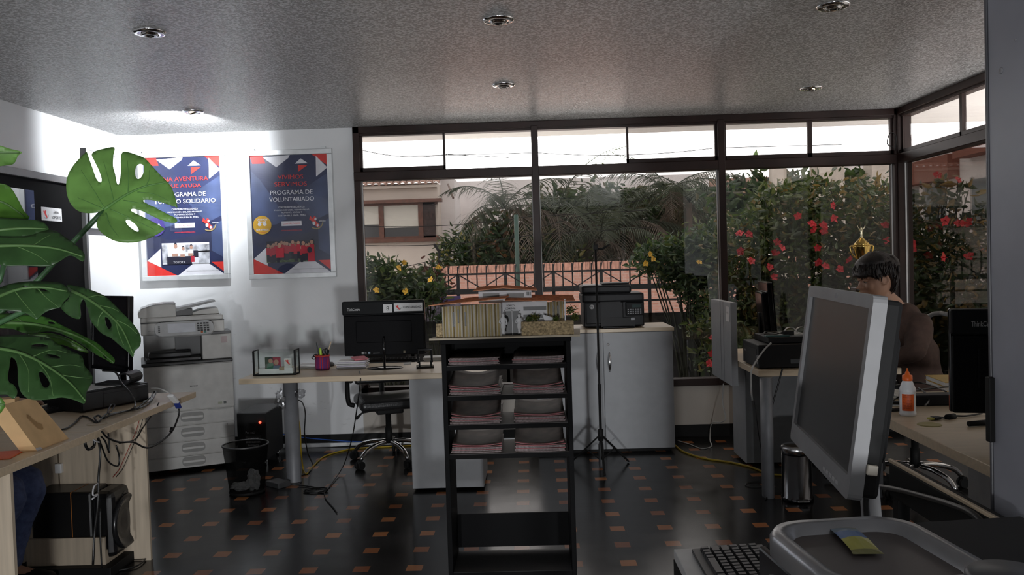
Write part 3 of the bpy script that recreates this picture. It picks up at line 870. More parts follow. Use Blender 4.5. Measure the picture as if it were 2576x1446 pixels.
bush('hibiscus_bush', 'hibiscus behind the golden trophy and the seated man',
     [bl(2180, 560, 9.0, .5, .45, .5), bl(2190, 700, 8.8, .5, .45, .55), bl(2150, 820, 8.6, .55, .4, .5), bl(2240, 620, 8.6, .4, .4, .6)], 5000, .09, [hg[0], hg[1], hg[3]], 33,
     fx(((2222, 566), (2225, 604), (2090, 517), (2093, 549)), 8.3), redf)
bush('hibiscus_bush', 'dark hibiscus outside the right-hand window with few red blooms',
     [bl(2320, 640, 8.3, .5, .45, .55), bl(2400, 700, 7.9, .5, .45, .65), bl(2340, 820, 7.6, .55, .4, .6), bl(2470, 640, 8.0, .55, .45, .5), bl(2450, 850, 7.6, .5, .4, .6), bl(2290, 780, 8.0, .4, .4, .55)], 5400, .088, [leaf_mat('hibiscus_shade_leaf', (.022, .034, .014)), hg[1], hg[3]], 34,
     fx(((2286, 610), (2287, 624), (2364, 648), (2405, 562), (2430, 560), (2278, 737), (2370, 555), (2430, 645)), 7.3), redf)
bush('garden_shrub', 'tall thin stems with a few leaves above the hibiscus outside the right window',
     [bl(2370, 490, 8.2, .22, .2, .20), bl(2420, 480, 8.2, .16, .15, .14), bl(2215, 480, 8.8, .08, .1, .16)], 90, .12, [hg[1], hg[3]], 35, fx(((2353, 442), (2404, 454)), 8.1), redf)
# ------------------------------------------------------------------ palms
pg = [leaf_mat('palm_leaf', (.055, .068, .045), .25, .7), leaf_mat('palm_dry_leaf', (.11, .088, .07), .25, .8)]
def frond(L, az, el, droop, n, lw, mi, rn):
    g = MB(); g.m(mi)
    pts = []
    p = Vector((0, 0, 0)); e = el
    for i in range(11):
        pts.append(p.copy())
        p += Vector((cos(az)*cos(e), sin(az)*cos(e), sin(e)))*L/10
        e -= droop/10
    g.tube(pts, [.022*(1-i/13) for i in range(11)], 5)
    side = Vector((-sin(az), cos(az), 0))
    for k in range(n):
        t = .12+.88*k/n
        f = t*10; i = min(int(f), 9); q = pts[i].lerp(pts[i+1], f-i)
        fw = (pts[i+1]-pts[i]).normalized()
        ll = L*.33*math.sin(min(t*1.15, 1)*pi*.85+.25)*rn.uniform(.8, 1.1)
        for sg_ in (-1, 1):
            d = (side*sg_*.8+fw*.6+Vector((0, 0, rn.uniform(-.55, -.1)))).normalized()
            nn = d.cross(fw).normalized()
            w2 = fw*lw*.5
            m_ = q+d*ll*.55; en = q+d*ll+Vector((0, 0, -ll*.28))
            g.poly([q-w2, q+w2, m_+w2*.9, en, m_-w2*.9])
    return g.build('frond', pg, None)
PROTO = []
def palm(label, x, y, h, nf, L, lean=(0, 0), dry=.25, seed=1, tr=.11):
    k_ = (y*.55+13.6)/y if y < 23 else 1.03
    x, y, h, L = x*k_, y*k_, 1.5+(h-1.5)*k_, L*k_*.97
    rn = random.Random(seed)
    t = thing('palm_tree', label, 'tree', (x, y, -.1), 0, 'palm trees behind the brick wall')
    top = Vector((lean[0], lean[1], h))
    MB().tube([(0, 0, 0), (lean[0]*.3, lean[1]*.3, h*.45), (lean[0]*.75, lean[1]*.75, h*.85), top], [tr*1.3, tr, tr*.85, tr*.8], 8).build('trunk', bark, t)
    for k in range(nf):
        az = 2*pi*k/nf*2.4+rn.uniform(-.3, .3)
        dryf = rn.random() < dry
        el = rn.uniform(-.25, .35) if dryf else rn.uniform(.1, 1.25)
        f = frond(L*rn.uniform(.8, 1.1), az, el, rn.uniform(1.1, 2.0) if not dryf else rn.uniform(1.7, 2.5), 26, .026, 1 if dryf else 0, rn)
        f.parent = t; f.location = top+Vector((0, 0, .05))
def pp(px, y): return PY(px, 600, y).x
palm('leaning palm whose drooping fronds hang in front of the white house', pp(1355, 19), 19, 2.75, 15, 2.3, (-.95, 0), .5, 41, .09)
palm('palm rising just right of the first mullion', pp(1390, 20), 20, 2.6, 15, 2.5, (.1, 0), .4, 42)
palm('brown shaggy palm in the middle of the second pane', pp(1470, 21), 21, 2.5, 15, 2.4, (.1, 0), .45, 43)
palm('shorter palm low behind the microphone stand', pp(1510, 18.5), 18.5, 1.95, 15, 1.7, (0, 0), .3, 44)
palm('palm right of the microphone stand with arching fronds', pp(1590, 21), 21, 2.4, 14, 2.3, (.0, 0), .35, 45)
palm('slender tall palm near the second mullion', pp(1665, 22), 22, 3.2, 14, 2.1, (.25, 0), .2, 46, .08)
palm('palm far right of the row, behind the second mullion', pp(1735, 24), 24, 3.1, 13, 2.1, (0, 0), .25, 47)
palm('young palm with low fronds at the brick wall', pp(1560, 23.5), 23.5, 1.4, 12, 1.5, (0, 0), .2, 49)
bush('tree_understorey', 'dark green trees filling the garden behind the palms', [bl(1420, 560, 28, 1.5, .8, 1.2), bl(1520, 545, 28.5, 1.5, .8, 1.1), bl(1620, 560, 28, 1.4, .8, 1.1), bl(1720, 550, 28, 1.3, .8, 1.0), bl(1660, 610, 27.5, 1.3, .6, .8), bl(1480, 620, 27.5, 1.4, .6, .7)], 5200, .32, [lg[0], lg[1], leaf_mat('leaf_grey_brown', (.085, .08, .05))], 51)
bush('garden_tree', 'dark leafy tree behind the hibiscus at the top of the third pane', [bl(1900, 500, 13, .8, .5, .4), bl(2040, 490, 13.5, .8, .5, .38), bl(2140, 490, 13, .6, .5, .38), bl(1960, 540, 13, .9, .5, .5), bl(2100, 560, 13, .9, .5, .6)], 2600, .2, [lg[0], lg[1], leaf_mat('leaf_grey_brown', (.085, .08, .05))], 52)
# pillars and houses at the right
cm = mat('beige_pillar', (.50, .44, .38), .8)
for px, w_, l in ((1962, .10, 'narrow beige pillar standing among the garden trees'), (2092, .19, 'wide beige pillar standing among the garden trees'), (2222, .16, 'pale pillar near the corner of the two windows')):
    q = PY(px, 450, 12.4)
    tag(MB().bb(q.x-w_, q.x+w_, 12.4, 12.4+2*w_, -.08, 2.85).build('garden_pillar', cm), l, 'pillar', 'garden pillars')
rb = thing('terracotta_house', 'white house with red brown bands and a row of windows, right window', 'house', (9, 0, 0))
def rz(px, py): q = PX(px, py, 9); return (q.y, q.z)
MB().bb(0, 5, 9, 30, -.1, 3.95).build('house_wall', house_w2, rb)
tc_m = mat('terracotta_paint', (.22, .075, .05), .7)
y1, z1_ = rz(2260, 440); y0_, z0_ = rz(2480, 400)
MB().bb(-.25, 0, 17.6, 30, 2.95, 3.45).build('painted_band', tc_m, rb)
MB().bb(-.35, 0, 9, 17.2, 3.3, 3.75).build('painted_band', tc_m, rb)
MB().bb(-.3, 0, 9, 17.2, 1.15, 1.5).build('painted_band', tc_m, rb)
gz = mat('house_window_glass', (.16, .18, .19), .15)
for k in range(9):
    yy = 12.2+k*1.0
    if 17 < yy < 18: continue
    f = MB().bb(-.06, -.01, yy, yy+.82, 1.9, 2.85).build('window_pane', gz, rb)
    MB().bb(-.10, -.01, yy+.82, yy+1.0, 1.85, 2.9).build('window_mullion', house_w2, rb)
fh = thing('far_house', 'small pale house with terracotta roof far behind the palms', 'house', (pp(1795, 34), 34, 0))
MB().bb(-.7, 2.2, 0, 4, -.1, 4.1).build('house_wall', mat('peach_stucco', (.60, .42, .30), .8), fh)
MB().prism([(-1.0, 4.05), (2.6, 4.05), (2.2, 4.55), (-.5, 4.55)], -.3, 4.2, Matrix.Rotation(pi/2, 4, 'X') @ Matrix.Scale(-1, 4, (0, 0, 1))).build('roof', tile_m, fh)
# ================================================================== left desk and what is on it
ZD = .785
def desk_edge(t, poly, z, th, name='desktop'):
    MB().prism(poly, z-th, z, None, .002).build(name, wood, t)
LX = PZ(480, 990, ZD).x
ly1 = PZ(495, 985, ZD).y
ld = thing('desk', 'pale wood desk at the left with board sides, crowded with cables', 'desk')
lseam = PZ(262, 1085, ZD).y
MB().prism([(LX-.72, 2.9), (LX, 2.9), (LX, lseam-.001), (LX-.72, lseam-.001)], ZD-.034, ZD, None, .002).build('desktop', wood, ld)
MB().prism([(LX-.72, lseam+.001), (LX, lseam+.001), (LX, ly1), (LX-.72, ly1-.03)], ZD-.034, ZD, None, .002).build('desktop', wood, ld)
ya = PX(365, 1180, LX-.03).y; yb = PX(29, 1250, LX-.03).y
MB().bb(LX-.72, LX-.02, ya, ya+.018, 0, ZD-.034).build('end_panel', woodp, ld)
MB().bb(LX-.72, LX-.02, yb-.018, yb, 0, ZD-.034).build('end_panel', woodp, ld)
sx = PY(148, 1180, ya).x
MB().bb(sx-.003, sx+.003, ya-.002, ya, .06, ZD-.034).build('panel_seam', mat('seam_brown', (.12, .09, .06), .6), ld)
q = PY(152, 1176, ya)
MB().box((q.x, ya-.012, q.z), (.035, .024, .05), None, .004).build('socket_box', white_p, ld)
g = PZ(245, 1066, ZD)
MB().lathe([(.0, .001), (.038, .001), (.042, .003), (.046, .003), (.048, .0)], (g.x, g.y, ZD), 28).build('cable_grommet', mat('beige_plastic', (.55, .45, .32), .5), ld)
# wooden tray with the black loudspeaker
tr = thing('speaker_tray', 'pale wooden tray on the floor under the left desk holding a black loudspeaker', 'tray')
tA = PZ(266, 1420, .05); tx1 = tA.x; ty0 = tA.y; ty1 = PX(334, 1366, tx1).y; tx0 = PY(67, 1420, ty0).x
zt = PY(266, 1352, ty0).z
b = MB()
b.bb(tx0, tx1, ty0, ty0+.016, .05, zt, .001)
b.build('front_board', woodp, tr)
MB().bb(tx1-.016, tx1, ty0+.016, ty1, .05, .12).build('side_board', woodp, tr)
MB().bb(tx0, tx0+.016, ty0+.016, ty1, .05, .12).build('side_board', woodp, tr)
MB().bb(tx0, tx1, ty0+.016, ty1, .05, .064).build('bottom_board', woodp, tr)
MB().bb(tx0-.05, tx1+.05, ty0-.05, ty1+.05, 0, .05, .004).build('base_plinth', blackm, tr)
sp = thing('loudspeaker', 'large black loudspeaker box with a thin orange stripe, in the wooden tray', 'speaker')
szt = PY(90, 1240, ty0+.03).z
sx0, sx1 = tx0+.02, tx1-.02
sy0, sy1 = ty0+.02, ty1-.005
MB().bb(sx0, sx1-.05, sy0, sy1, .066, szt, .012).build('cabinet', mat('black_vinyl', (.006, .006, .006), .35), sp)
MB().bb(sx1-.055, sx1+.055, sy0+.005, sy1-.005, .07, szt-.005, .03).build('front_baffle', mat('black_baffle', (.008, .008, .009), .3), sp)
ox = PY(180, 1290, sy0).x
MB().bb(ox-.002, ox+.002, sy0-.001, sy0+.004, .066, szt+.001).bb(ox-.002, ox+.002, sy0, sy1, szt-.001, szt+.0012).build('orange_stripe', mat('orange_stripe', (.35, .12, .02), .5), sp)
Mx = Matrix.Rotation(pi/2, 4, 'Y')
cyw = (sy0+sy1)/2
MB().lathe([(.0, .01), (.05, .006), (.085, .0), (.115, .018), (.128, .022), (.135, .012), (.137, 0)], (sx1+.052, cyw, .066+.16), 36, Mx).build('woofer', mat('woofer_black', (.012, .012, .013), .25), sp)
MB().lathe([(.0, .004), (.018, .003), (.026, .006), (.03, 0)], (sx1+.052, cyw, szt-.06), 28, Mx).build('tweeter', mat('woofer_black', (.012, .012, .013), .25), sp)

# --- small form computer lying on the desk
A, B = PZ(205, 1040, ZD), PZ(375, 1008, ZD)
ang = math.atan2(B.y-A.y, B.x-A.x)
plen = (B-A).length
pc = thing('desktop_computer', 'flat black desktop computer lying on the left desk under a sheet of paper', 'computer', (A.x, A.y, ZD), ang)
MB().bb(0, plen, 0, .29, .006, .105, .006).build('case', black, pc)
MB().bb(.006, plen-.006, -.008, 0, .012, .098, .004).build('front_bezel', mat('satin_black', (.02, .021, .023), .4), pc)
MB().bb(.12, .123, -.0085, -.007, .012, .098).bb(.12, plen-.01, -.0085, -.007, .082, .0835).build('bezel_groove', blackm, pc)
for xx in (.03, plen-.03):
    for yy in (.03, .26): MB().lathe([(.012, 0), (.012, .007)], (xx, yy, 0), 12).build('rubber_foot', blackm, pc)
sh = MB()
sh.rings([[(x, y, .1075+.006*sin(x*14)*(y > .1)) for y in (.03, .1, .17, .235)]+[(x, y, .1085+.006*sin(x*14)*(y > .1)) for y in (.235, .17, .1, .03)] for x in (.02, .08, .14, .2, .26, .31)], True, False)
po = sh.build('paper_sheet', paper)
po.location = (A.x, A.y, ZD); po.rotation_euler.z = ang
tag(po, 'white sheet of paper lying on top of the flat black computer', 'paper')
# scroll-shaped black stand
s0 = PZ(322, 948, ZD+.11)
c = thing('cable_holder', 'black rolled plastic holder resting on the flat computer behind the screen', 'holder', (0, 0, 0))
yq = 4.52; cen = PY(322, 945, yq)
ring = [(cen.x+.042*cos(a), cen.z+.036*sin(a)) for a in [pi*1.0-i*pi*1.55/14 for i in range(15)]]
rs = []
zz = ZD+.1055
prof = [(cen.x-.16, zz+.006), (cen.x-.08, zz+.005)] + [(cen.x+.04*cos(a), zz+.036+.034*sin(a)) for a in [-pi/2+i*pi*1.25/12 for i in range(13)]]
outer = [Vector((p[0], 0, p[1])) for p in prof]
th = .008
nrm = []
for i in range(len(outer)):
    d = outer[min(i+1, len(outer)-1)]-outer[max(i-1, 0)]; d.normalize(); nrm.append(Vector((-d.z, 0, d.x)))
loop = [p for p in outer]+[outer[i]+nrm[i]*th for i in range(len(outer)-1, -1, -1)]
MB().rings([[(p.x, y, p.z) for p in loop] for y in (yq-.05, yq+.09)], True, False).build('rolled_strip', black, c)
# --- monitor on the left desk
def flat_monitor(name, label, loc, rz, w, h, zc, mats, deep=.05, base=True, bez=.016, tilt=0, cat='monitor'):
    """screen faces local -y"""
    t = thing(name, label, cat, loc, rz)
    R = Matrix.Translation((0, 0, zc)) @ Matrix.Rotation(tilt, 4, 'X')
    def P(mb):
        bmesh.ops.transform(mb.bm, matrix=R, verts=mb.bm.verts); return mb
    P(MB().bb(-w/2, w/2, -.012, .02, -h/2, h/2, .006).box((0, .035, 0), (w*.7, .04, h*.7), None, .012)).build('housing', mats[0], t)
    f = MB()
    f.bb(-w/2, w/2, -.018, -.011, h/2-bez, h/2).bb(-w/2, w/2, -.018, -.011, -h/2, -h/2+bez*1.3).bb(-w/2, -w/2+bez, -.018, -.011, -h/2+bez*1.3, h/2-bez).bb(w/2-bez, w/2, -.018, -.011, -h/2+bez*1.3, h/2-bez)
    P(f).build('bezel', mats[1], t)
    P(MB().bb(-w/2+bez, w/2-bez, -.0145, -.0115, -h/2+bez*1.3, h/2-bez)).build('screen', screen_m, t)
    if base:
        MB().box((0, .055, (zc)/2), (.05, .022, zc), None, .006).build('neck', mats[0], t)
        MB().lathe([(.0, .014), (.06, .013), (.115, .006), (.12, 0)], (0, .05, 0), 32, sx=1.1, sy=.8).build('base', mats[0], t)
    return t
flat_monitor('monitor', 'black flat monitor on the left desk, partly behind the monstera leaves', (-2.47, 4.86, ZD), rad(-41), .50, .44, .365, (blackg, blackg), tilt=rad(-3))
# keyboards
def keyboard(name, label, loc, rz, w, d, mats, rows=6, cols=15, z0=.012, split=None):
    t = thing(name, label, 'keyboard', loc, rz)
    b = MB()
    b.prism([(-d/2, 0), (d/2, 0), (d/2, .018), (-d/2, .010)], -w/2, w/2, Matrix(((0, 0, 1, 0), (1, 0, 0, 0), (0, 1, 0, 0), (0, 0, 0, 1))), .003).build('case', mats[0], t)
    k = MB()
    cw, rd = (w-.03)/cols, (d-.035)/rows
    for r in range(rows):
        c = 0
        while c < cols:
            n = 1
            if r == 0 and c == 4: n = 5
            if r in (1, 2) and c in (0,): n = 2
            if split and c in split: c += 1; continue
            x0 = -w/2+.015+c*cw; y0 = -d/2+.018+r*rd
            zt_ = .010+.008*(y0+d/2)/d
            q = zt_+.010
            x1, y1 = x0+cw*n-.0025, y0+rd-.003
            ii = .0028
            k.rings([[(x0, y0, zt_-.002), (x1, y0, zt_-.002), (x1, y1, zt_-.002), (x0, y1, zt_-.002)], [(x0+ii, y0+ii, q), (x1-ii, y0+ii, q), (x1-ii, y1-ii*.6, q+.001), (x0+ii, y1-ii*.6, q+.001)]], True, False)
            c += n
    k.build('keys', mats[1], t)
    return t
kp = PZ(128, 1045, ZD)
keyboard('keyboard', 'black keyboard on the left desk behind the kraft box', (kp.x-.10, kp.y+.10, ZD), rad(62), .40, .15, (black, mat('key_black', (.02, .02, .021), .45)))
# kraft box leaning
bA, bB = PZ(57, 1135, ZD), PZ(142, 1104, ZD)
bT = PX(82, 1006, (bA.x+bB.x)/2-.10); 
kb = thing('kraft_box', 'kraft cardboard sleeve box with a cut-out, leaning at the edge of the left desk', 'box')
fx_ = LX-.03
p0, p1 = Vector((fx_-.005, bA.y, ZD)), Vector((fx_-.005, bB.y, ZD))
up = Vector((-.085, 0, .18))
tp0 = PX(10, 1012, fx_-.09); tp1 = PX(84, 1005, fx_-.09)
p3, p2 = Vector((fx_-.09, tp0.y, (tp0.z+tp1.z)/2)), Vector((fx_-.09, tp1.y, (tp0.z+tp1.z)/2))
back = Vector((-.055, -.02, -.012))
bxm = MB()
bxm.rings([[p0, p1, p2, p3], [p0+back+Vector((0, 0, .012)), p1+back+Vector((0, 0, .012)), p2+back, p3+back]], True, False)
bxm.build('sleeve', kraft, kb)
nn = (p1-p0).cross(p3-p0).normalized()
def onb(u, v, o=.002):
    return p0.lerp(p1, u).lerp(p3.lerp(p2, u), v)+nn*o*(1 if nn.x > 0 else -1)
MB().poly([onb(u, v) for u, v in ((.36, .66), (.41, .40), (.50, .34), (.55, .36), (.60, .44), (.52, .50), (.46, .58), (.45, .68), (.40, .72))]).build('cut_out', mat('kraft_shade', (.40, .24, .10), .8), kb)
MB().poly([onb(u, v, .001) for u, v in ((-.02, .0), (.16, .0), (.14, .05), (0, .06))]).build('tape', mat('grey_tape', (.35, .33, .33), .3), kb)
q = PZ(12, 1065, ZD)
tag(MB().box((q.x-.09, q.y+.16, ZD+.05), (.10, .08, .10), (0, 0, .3), .004).build('kraft_box', kraft), 'second kraft box behind the leaning one, under the monstera leaf', 'box')
q = PZ(20, 1146, ZD)
oc = MB().box((q.x-.02, q.y, ZD+.002), (.11, .16, .003), (0, 0, .2)).build('leaflet', mat('orange_leaflet', (.75, .12, .02), .5))
tag(oc, 'orange and white leaflet at the front edge of the left desk', 'leaflet')

# --- cables on and under the left desk
def zc(pts, z, k=None): return [PZ(x, y, z+(0 if k is None else k[i])) for i, (x, y) in enumerate(pts)]
cabm = mat('cable_black', (.008, .008, .008), .4)
cabw = mat('cable_white', (.62, .62, .6), .45)
cd1 = zc([(135, 1082), (165, 1078), (190, 1062), (205, 1047), (222, 1050), (240, 1062), (250, 1058)], ZD+.006)
cable('cable', cd1, .0045, cabm, 'black cable winding from the keyboard to the grommet on the left desk')
cable('cable', zc([(245, 1062), (238, 1050), (248, 1045), (258, 1052), (275, 1045), (300, 1038), (325, 1032), (352, 1026), (376, 1012), (384, 990), (392, 985), (385, 1002), (372, 1015)], ZD+.006, [.0, .01, .015, .0, .01, .005, 0, .005, 0, .02, .03, .015, 0]), .005, cabm, 'thick bundled black cable along the front of the flat computer')
cable('cable', zc([(250, 1060), (262, 1045), (280, 1033), (288, 1018), (278, 1020), (272, 1040), (300, 1036), (340, 1028), (366, 1010), (378, 1000)], ZD+.007, [0, .01, .01, .03, .03, .01, 0, 0, .0, .01]), .004, cabm, 'looped black cable lying in front of the flat computer')
# cord from the monitor down over the computer
yq = 4.35
cable('cable', [PY(258, 932, 4.62), PY(290, 936, 4.55), PY(305, 962, 4.36), PY(325, 985, 4.30), PY(340, 1012, 4.28), PY(338, 1025, 4.22), PZ(330, 1030, ZD+.008)], .005, cabm, 'thick black cord hanging from the left monitor over the flat computer')
cable('cable', zc([(378, 976), (402, 978), (425, 988), (432, 996)], ZD+.02, [.03, .035, .02, .0]), .004, cabw, 'thin white cable arching to the blue video plug')
vg = thing('video_plug', 'white and blue video connector hanging over the corner of the left desk', 'plug')
v0, v1, v2 = PX(428, 994, LX+.01), PX(444, 1012, LX+.02), PX(450, 1026, LX+.02)
MB().bar(v0, v1, .035, .016, .004).build('plug_body', white_p, vg)
MB().bar(v1, v2, .032, .014, .004).build('blue_shell', mat('vga_blue', (.03, .05, .25), .4), vg)
hx = LX+.02
cable('cable', [PX(x, y, hx) for x, y in ((450, 1028), (448, 1050), (432, 1085), (405, 1110), (370, 1126), (335, 1112), (300, 1112), (270, 1100), (256, 1085))], .005, cabm, 'black cable swinging from the blue plug under the desk edge')
MB_ = MB().cyl(PX(433, 1076, hx), PX(430, 1086, hx), .009).build('ferrite_bead', blackm); tag(MB_, 'black ferrite bead on the cable below the left desk corner', 'bead')
hx2 = LX-.05
for pts, l in (((((245, 1092), (252, 1140), (248, 1200), (246, 1270), (238, 1340), (234, 1420)), 'thick black cord bundle hanging under the left desk grommet')),
               (((243, 1088), (255, 1120), (272, 1160), (296, 1172), (300, 1150), (292, 1120)), 'black cable drooping in a loop under the left desk'),
               (((252, 1095), (265, 1110), (275, 1138), (272, 1090), (262, 1070)), 'short cable loop dropping from the grommet of the left desk'),
               (((252, 1280), (252, 1340), (256, 1430)), 'black cord running down in front of the loudspeaker')):
    cable('cable', [PX(x, y, hx2) for x, y in pts], .0055 if 'thick' in l else .004, cabm, l)
cable('cable', [PX(x, y, hx2) for x, y in ((232, 1102), (218, 1100), (214, 1115), (222, 1130), (236, 1122), (238, 1106))], .007, cabm, 'coiled cable ring tied under the left desk')
for i, pts in enumerate((((225, 1095), (238, 1108), (250, 1112)), ((246, 1215), (236, 1225), (234, 1245), (246, 1243), (232, 1255)))):
    cable('cable_tie', [PX(x, y, hx2+.012) for x, y in pts], .004, mat('clear_tape', (.6, .6, .62), .15), ('crumpled clear tape tying the cable ring under the left desk', 'twisted silver cable tie hanging in front of the loudspeaker')[i], 'cable tie')
cr_ = mat('red_wire', (.30, .03, .02), .5)
for i, dx in enumerate((0, 8)):
    cable('speaker_wire', [PY(x+dx, y, ya-.02) for x, y in ((352, 1052), (340, 1090), (318, 1140), (300, 1180), (284, 1200))], .0018, (cr_, cabm)[i], ('thin red speaker wire running down behind the left desk', 'thin black speaker wire beside the red one behind the left desk')[i], 'wire')
cable('cable', [PX(x, y, LX-.01) for x, y in ((400, 1012), (385, 1040), (360, 1075), (340, 1105), (300, 1115))], .0035, cabm, 'slim black cable hanging off the desk corner to the bundle')
cable('cable', zc([(380, 1355), (378, 1385), (360, 1412), (330, 1428), (260, 1440)], .008), .004, cabm, 'black cable on the floor beside the left desk panel')

# ================================================================== monstera plant in front of the left desk
mleaf = leaf_mat('monstera_leaf', (.22, .44, .11), .3, .38)
mleafd = leaf_mat('monstera_dark_leaf', (.045, .115, .032), .25, .33)
mleafl = leaf_mat('monstera_lime_leaf', (.13, .30, .05), .35, .35)
mvein = mat('monstera_vein', (.10, .20, .06), .5)
mveind = mat('monstera_dark_vein', (.12, .28, .07), .5)
mstem = mat('monstera_stem', (.06, .15, .06), .45)
def inside(p, poly):
    r = False; n = len(poly)
    for i in range(n):
        (x1, y1), (x2, y2) = poly[i], poly[(i+1) % n]
        if (y1 > p[1]) != (y2 > p[1]) and p[0] < (x2-x1)*(p[1]-y1)/(y2-y1)+x1: r = not r
    return r
def smooth_poly(P):
    n = len(P); out = []
    for i in range(n):
        a, b, c, d = (Vector(P[(i+j-1) % n]) for j in range(4))
        for t in (0, .34, .67):
            out.append(tuple(.5*((2*b)+(c-a)*t+(2*a-5*b+4*c-d)*t*t+(3*b-a-3*c+d)*t**3)))
    return out
mon = thing('monstera_plant', 'large green monstera plant with split leaves at the left edge', 'plant', (-1.62, 1.75, 0))
MO = Vector((-1.62, 1.75, 0))
def mleaf_part(poly, holes, y0, tx, tz, curl, m, rib, veins=(), vm=None, zoom=None, rr=.0035, wave=0):
    def cv(p):
        if zoom: return (zoom[0]+p[0]*zoom[2], zoom[1]+p[1]*zoom[2])
        return p
    P = smooth_poly([cv(p) for p in poly]); Hs = [smooth_poly([cv(p) for p in h]) for h in holes]
    cx = sum(p[0] for p in P)/len(P); cy_ = sum(p[1] for p in P)/len(P)
    R = [Vector(cv(p)) for p in rib]
    def dist(p):
        best = 1e9
        for a, b in zip(R[:-1], R[1:]):
            ab = b-a; t = max(0, min(1, (p-a).dot(ab)/max(ab.length_squared, 1e-6)))
            best = min(best, (p-a-ab*t).length)
        return best
    def W(x, y, off=0):
        d = dist(Vector((x, y)))/100
        dep = y0+tx*(x-cx)/100+tz*(y-cy_)/100+curl*d*d/(1+.3*d)+wave*sin(x*.06+y*.045)*min(d, 1)
        return PY(x, y, dep-off)-MO
    pts = [Vector(p) for p in P]; edges = [(i, (i+1) % len(P)) for i in range(len(P))]
    for h in Hs:
        k = len(pts); pts += [Vector(p) for p in h]; edges += [(k+i, k+(i+1) % len(h)) for i in range(len(h))]
    x0, x1 = min(p[0] for p in P), max(p[0] for p in P); ya_, yb_ = min(p[1] for p in P), max(p[1] for p in P)
    st = 11
    y = ya_
    while y < yb_:
        x = x0
        while x < x1:
            if inside((x, y), P) and not any(inside((x, y), h) for h in Hs): pts.append(Vector((x, y)))
            x += st
        y += st
    vs, es, fs, *_ = delaunay_2d_cdt(pts, edges, [], 0, .01)
    V = [tuple(W(v.x, v.y)) for v in vs]
    F = []
    for f in fs:
        c = (sum(vs[i].x for i in f)/len(f), sum(vs[i].y for i in f)/len(f))
        if inside(c, P) and not any(inside(c, h) for h in Hs): F.append(tuple(f))
    me = bpy.data.meshes.new('leaf'); me.from_pydata(V, [], F); me.materials.append(m)
    me.polygons.foreach_set('use_smooth', [True]*len(F))
    o = bpy.data.objects.new('leaf', me); COL.objects.link(o); o.parent = mon
    sm = o.modifiers.new('thickness', 'SOLIDIFY'); sm.thickness = .0012
    g = MB()
    rp = smooth_path([(p.x, p.y, 0) for p in R], 5)
    g.tube([W(p.x, p.y, .002) for p in rp], [rr*(1.15-.8*i/len(rp)) for i in range(len(rp))], 6)
    for vn in veins:
        vp = smooth_path([(*cv(p), 0) for p in vn], 4)
        g.tube([W(p.x, p.y, .0012) for p in vp], [rr*.42*(1.1-.8*i/len(vp)) for i in range(len(vp))], 5)
    g.build('midrib', vm or mvein, o)
    return W(*cv(rib[0]), 0)
Z1 = (0, 300, .346)
Z2 = (0, 650, .3112)
base0 = mleaf_part([(760, 655), (720, 675), (650, 683), (580, 672), (525, 630), (490, 555), (483, 470), (495, 410), (525, 350), (575, 290), (615, 250), (632, 240), (650, 290), (675, 360), (700, 430), (722, 458), (738, 455), (738, 425), (715, 360), (685, 300), (668, 260), (690, 235), (760, 215), (832, 205), (825, 260), (822, 340), (838, 400), (850, 465), (866, 472), (878, 400), (878, 320), (880, 270), (895, 240), (930, 240), (1000, 262), (1060, 290), (1110, 345), (1170, 410), (1230, 470), (1262, 530), (1290, 635), (1270, 635), (1200, 612), (1120, 590), (1060, 585), (1042, 592), (1060, 610), (1150, 655), (1230, 695), (1280, 720), (1287, 745), (1250, 753), (1180, 735), (1100, 700), (1040, 670), (980, 652), (955, 655), (960, 672), (1040, 710), (1120, 750), (1190, 790), (1192, 805), (1120, 850), (1030, 885), (930, 898), (840, 885), (770, 850), (720, 805), (702, 760), (715, 720), (745, 685)],
    [[(985, 360), (1000, 332), (1025, 325), (1045, 340), (1045, 385), (1025, 425), (1000, 435), (985, 410)], [(915, 735), (940, 732), (985, 765), (1010, 805), (1000, 818), (965, 800), (925, 765)]],
    2.0, .02, -.05, .02, mleaf, [(760, 655), (900, 560), (1050, 490), (1230, 455)],
    [[(760, 650), (690, 530), (590, 370)], [(755, 655), (660, 610), (565, 570)], [(830, 612), (800, 480), (755, 310)], [(930, 545), (935, 430), (925, 300)], [(1060, 488), (1085, 430), (1085, 370)], [(900, 590), (1060, 620), (1160, 650)], [(800, 655), (950, 720), (1120, 800)], [(770, 680), (800, 770), (860, 850)], [(1000, 530), (1120, 545), (1230, 595)]], mveind, Z1)
mleaf_part([(-60, 350), (0, 366), (25, 374), (55, 382), (45, 392), (38, 408), (20, 415), (-60, 415)], [], 1.75, .02, .02, .03, mleaf, [(-60, 385), (0, 384), (50, 384)])
mleaf_part([(-40, 460), (0, 461), (25, 470), (45, 500), (60, 530), (72, 550), (0, 548), (-40, 548)], [], 1.85, .03, .05, .03, mleafl, [(-40, 500), (10, 510), (62, 545)])
mleaf_part([(-50, 550), (0, 548), (50, 551), (100, 556), (120, 570), (122, 585), (95, 590), (75, 605), (60, 598), (0, 615), (-50, 620)], [], 1.70, .02, -.05, .05, mleafd, [(-50, 585), (40, 575), (115, 575)])
mleaf_part([(-40, 600), (60, 597), (125, 578), (165, 598), (195, 620), (213, 640), (208, 658), (185, 645), (170, 645), (150, 658), (120, 670), (60, 668), (10, 668), (-40, 650)], [], 1.66, .02, -.08, .05, mleafd, [(-40, 620), (60, 618), (140, 625), (208, 645)], [[(40, 618), (90, 640), (120, 660)], [(80, 620), (110, 600), (130, 590)]])
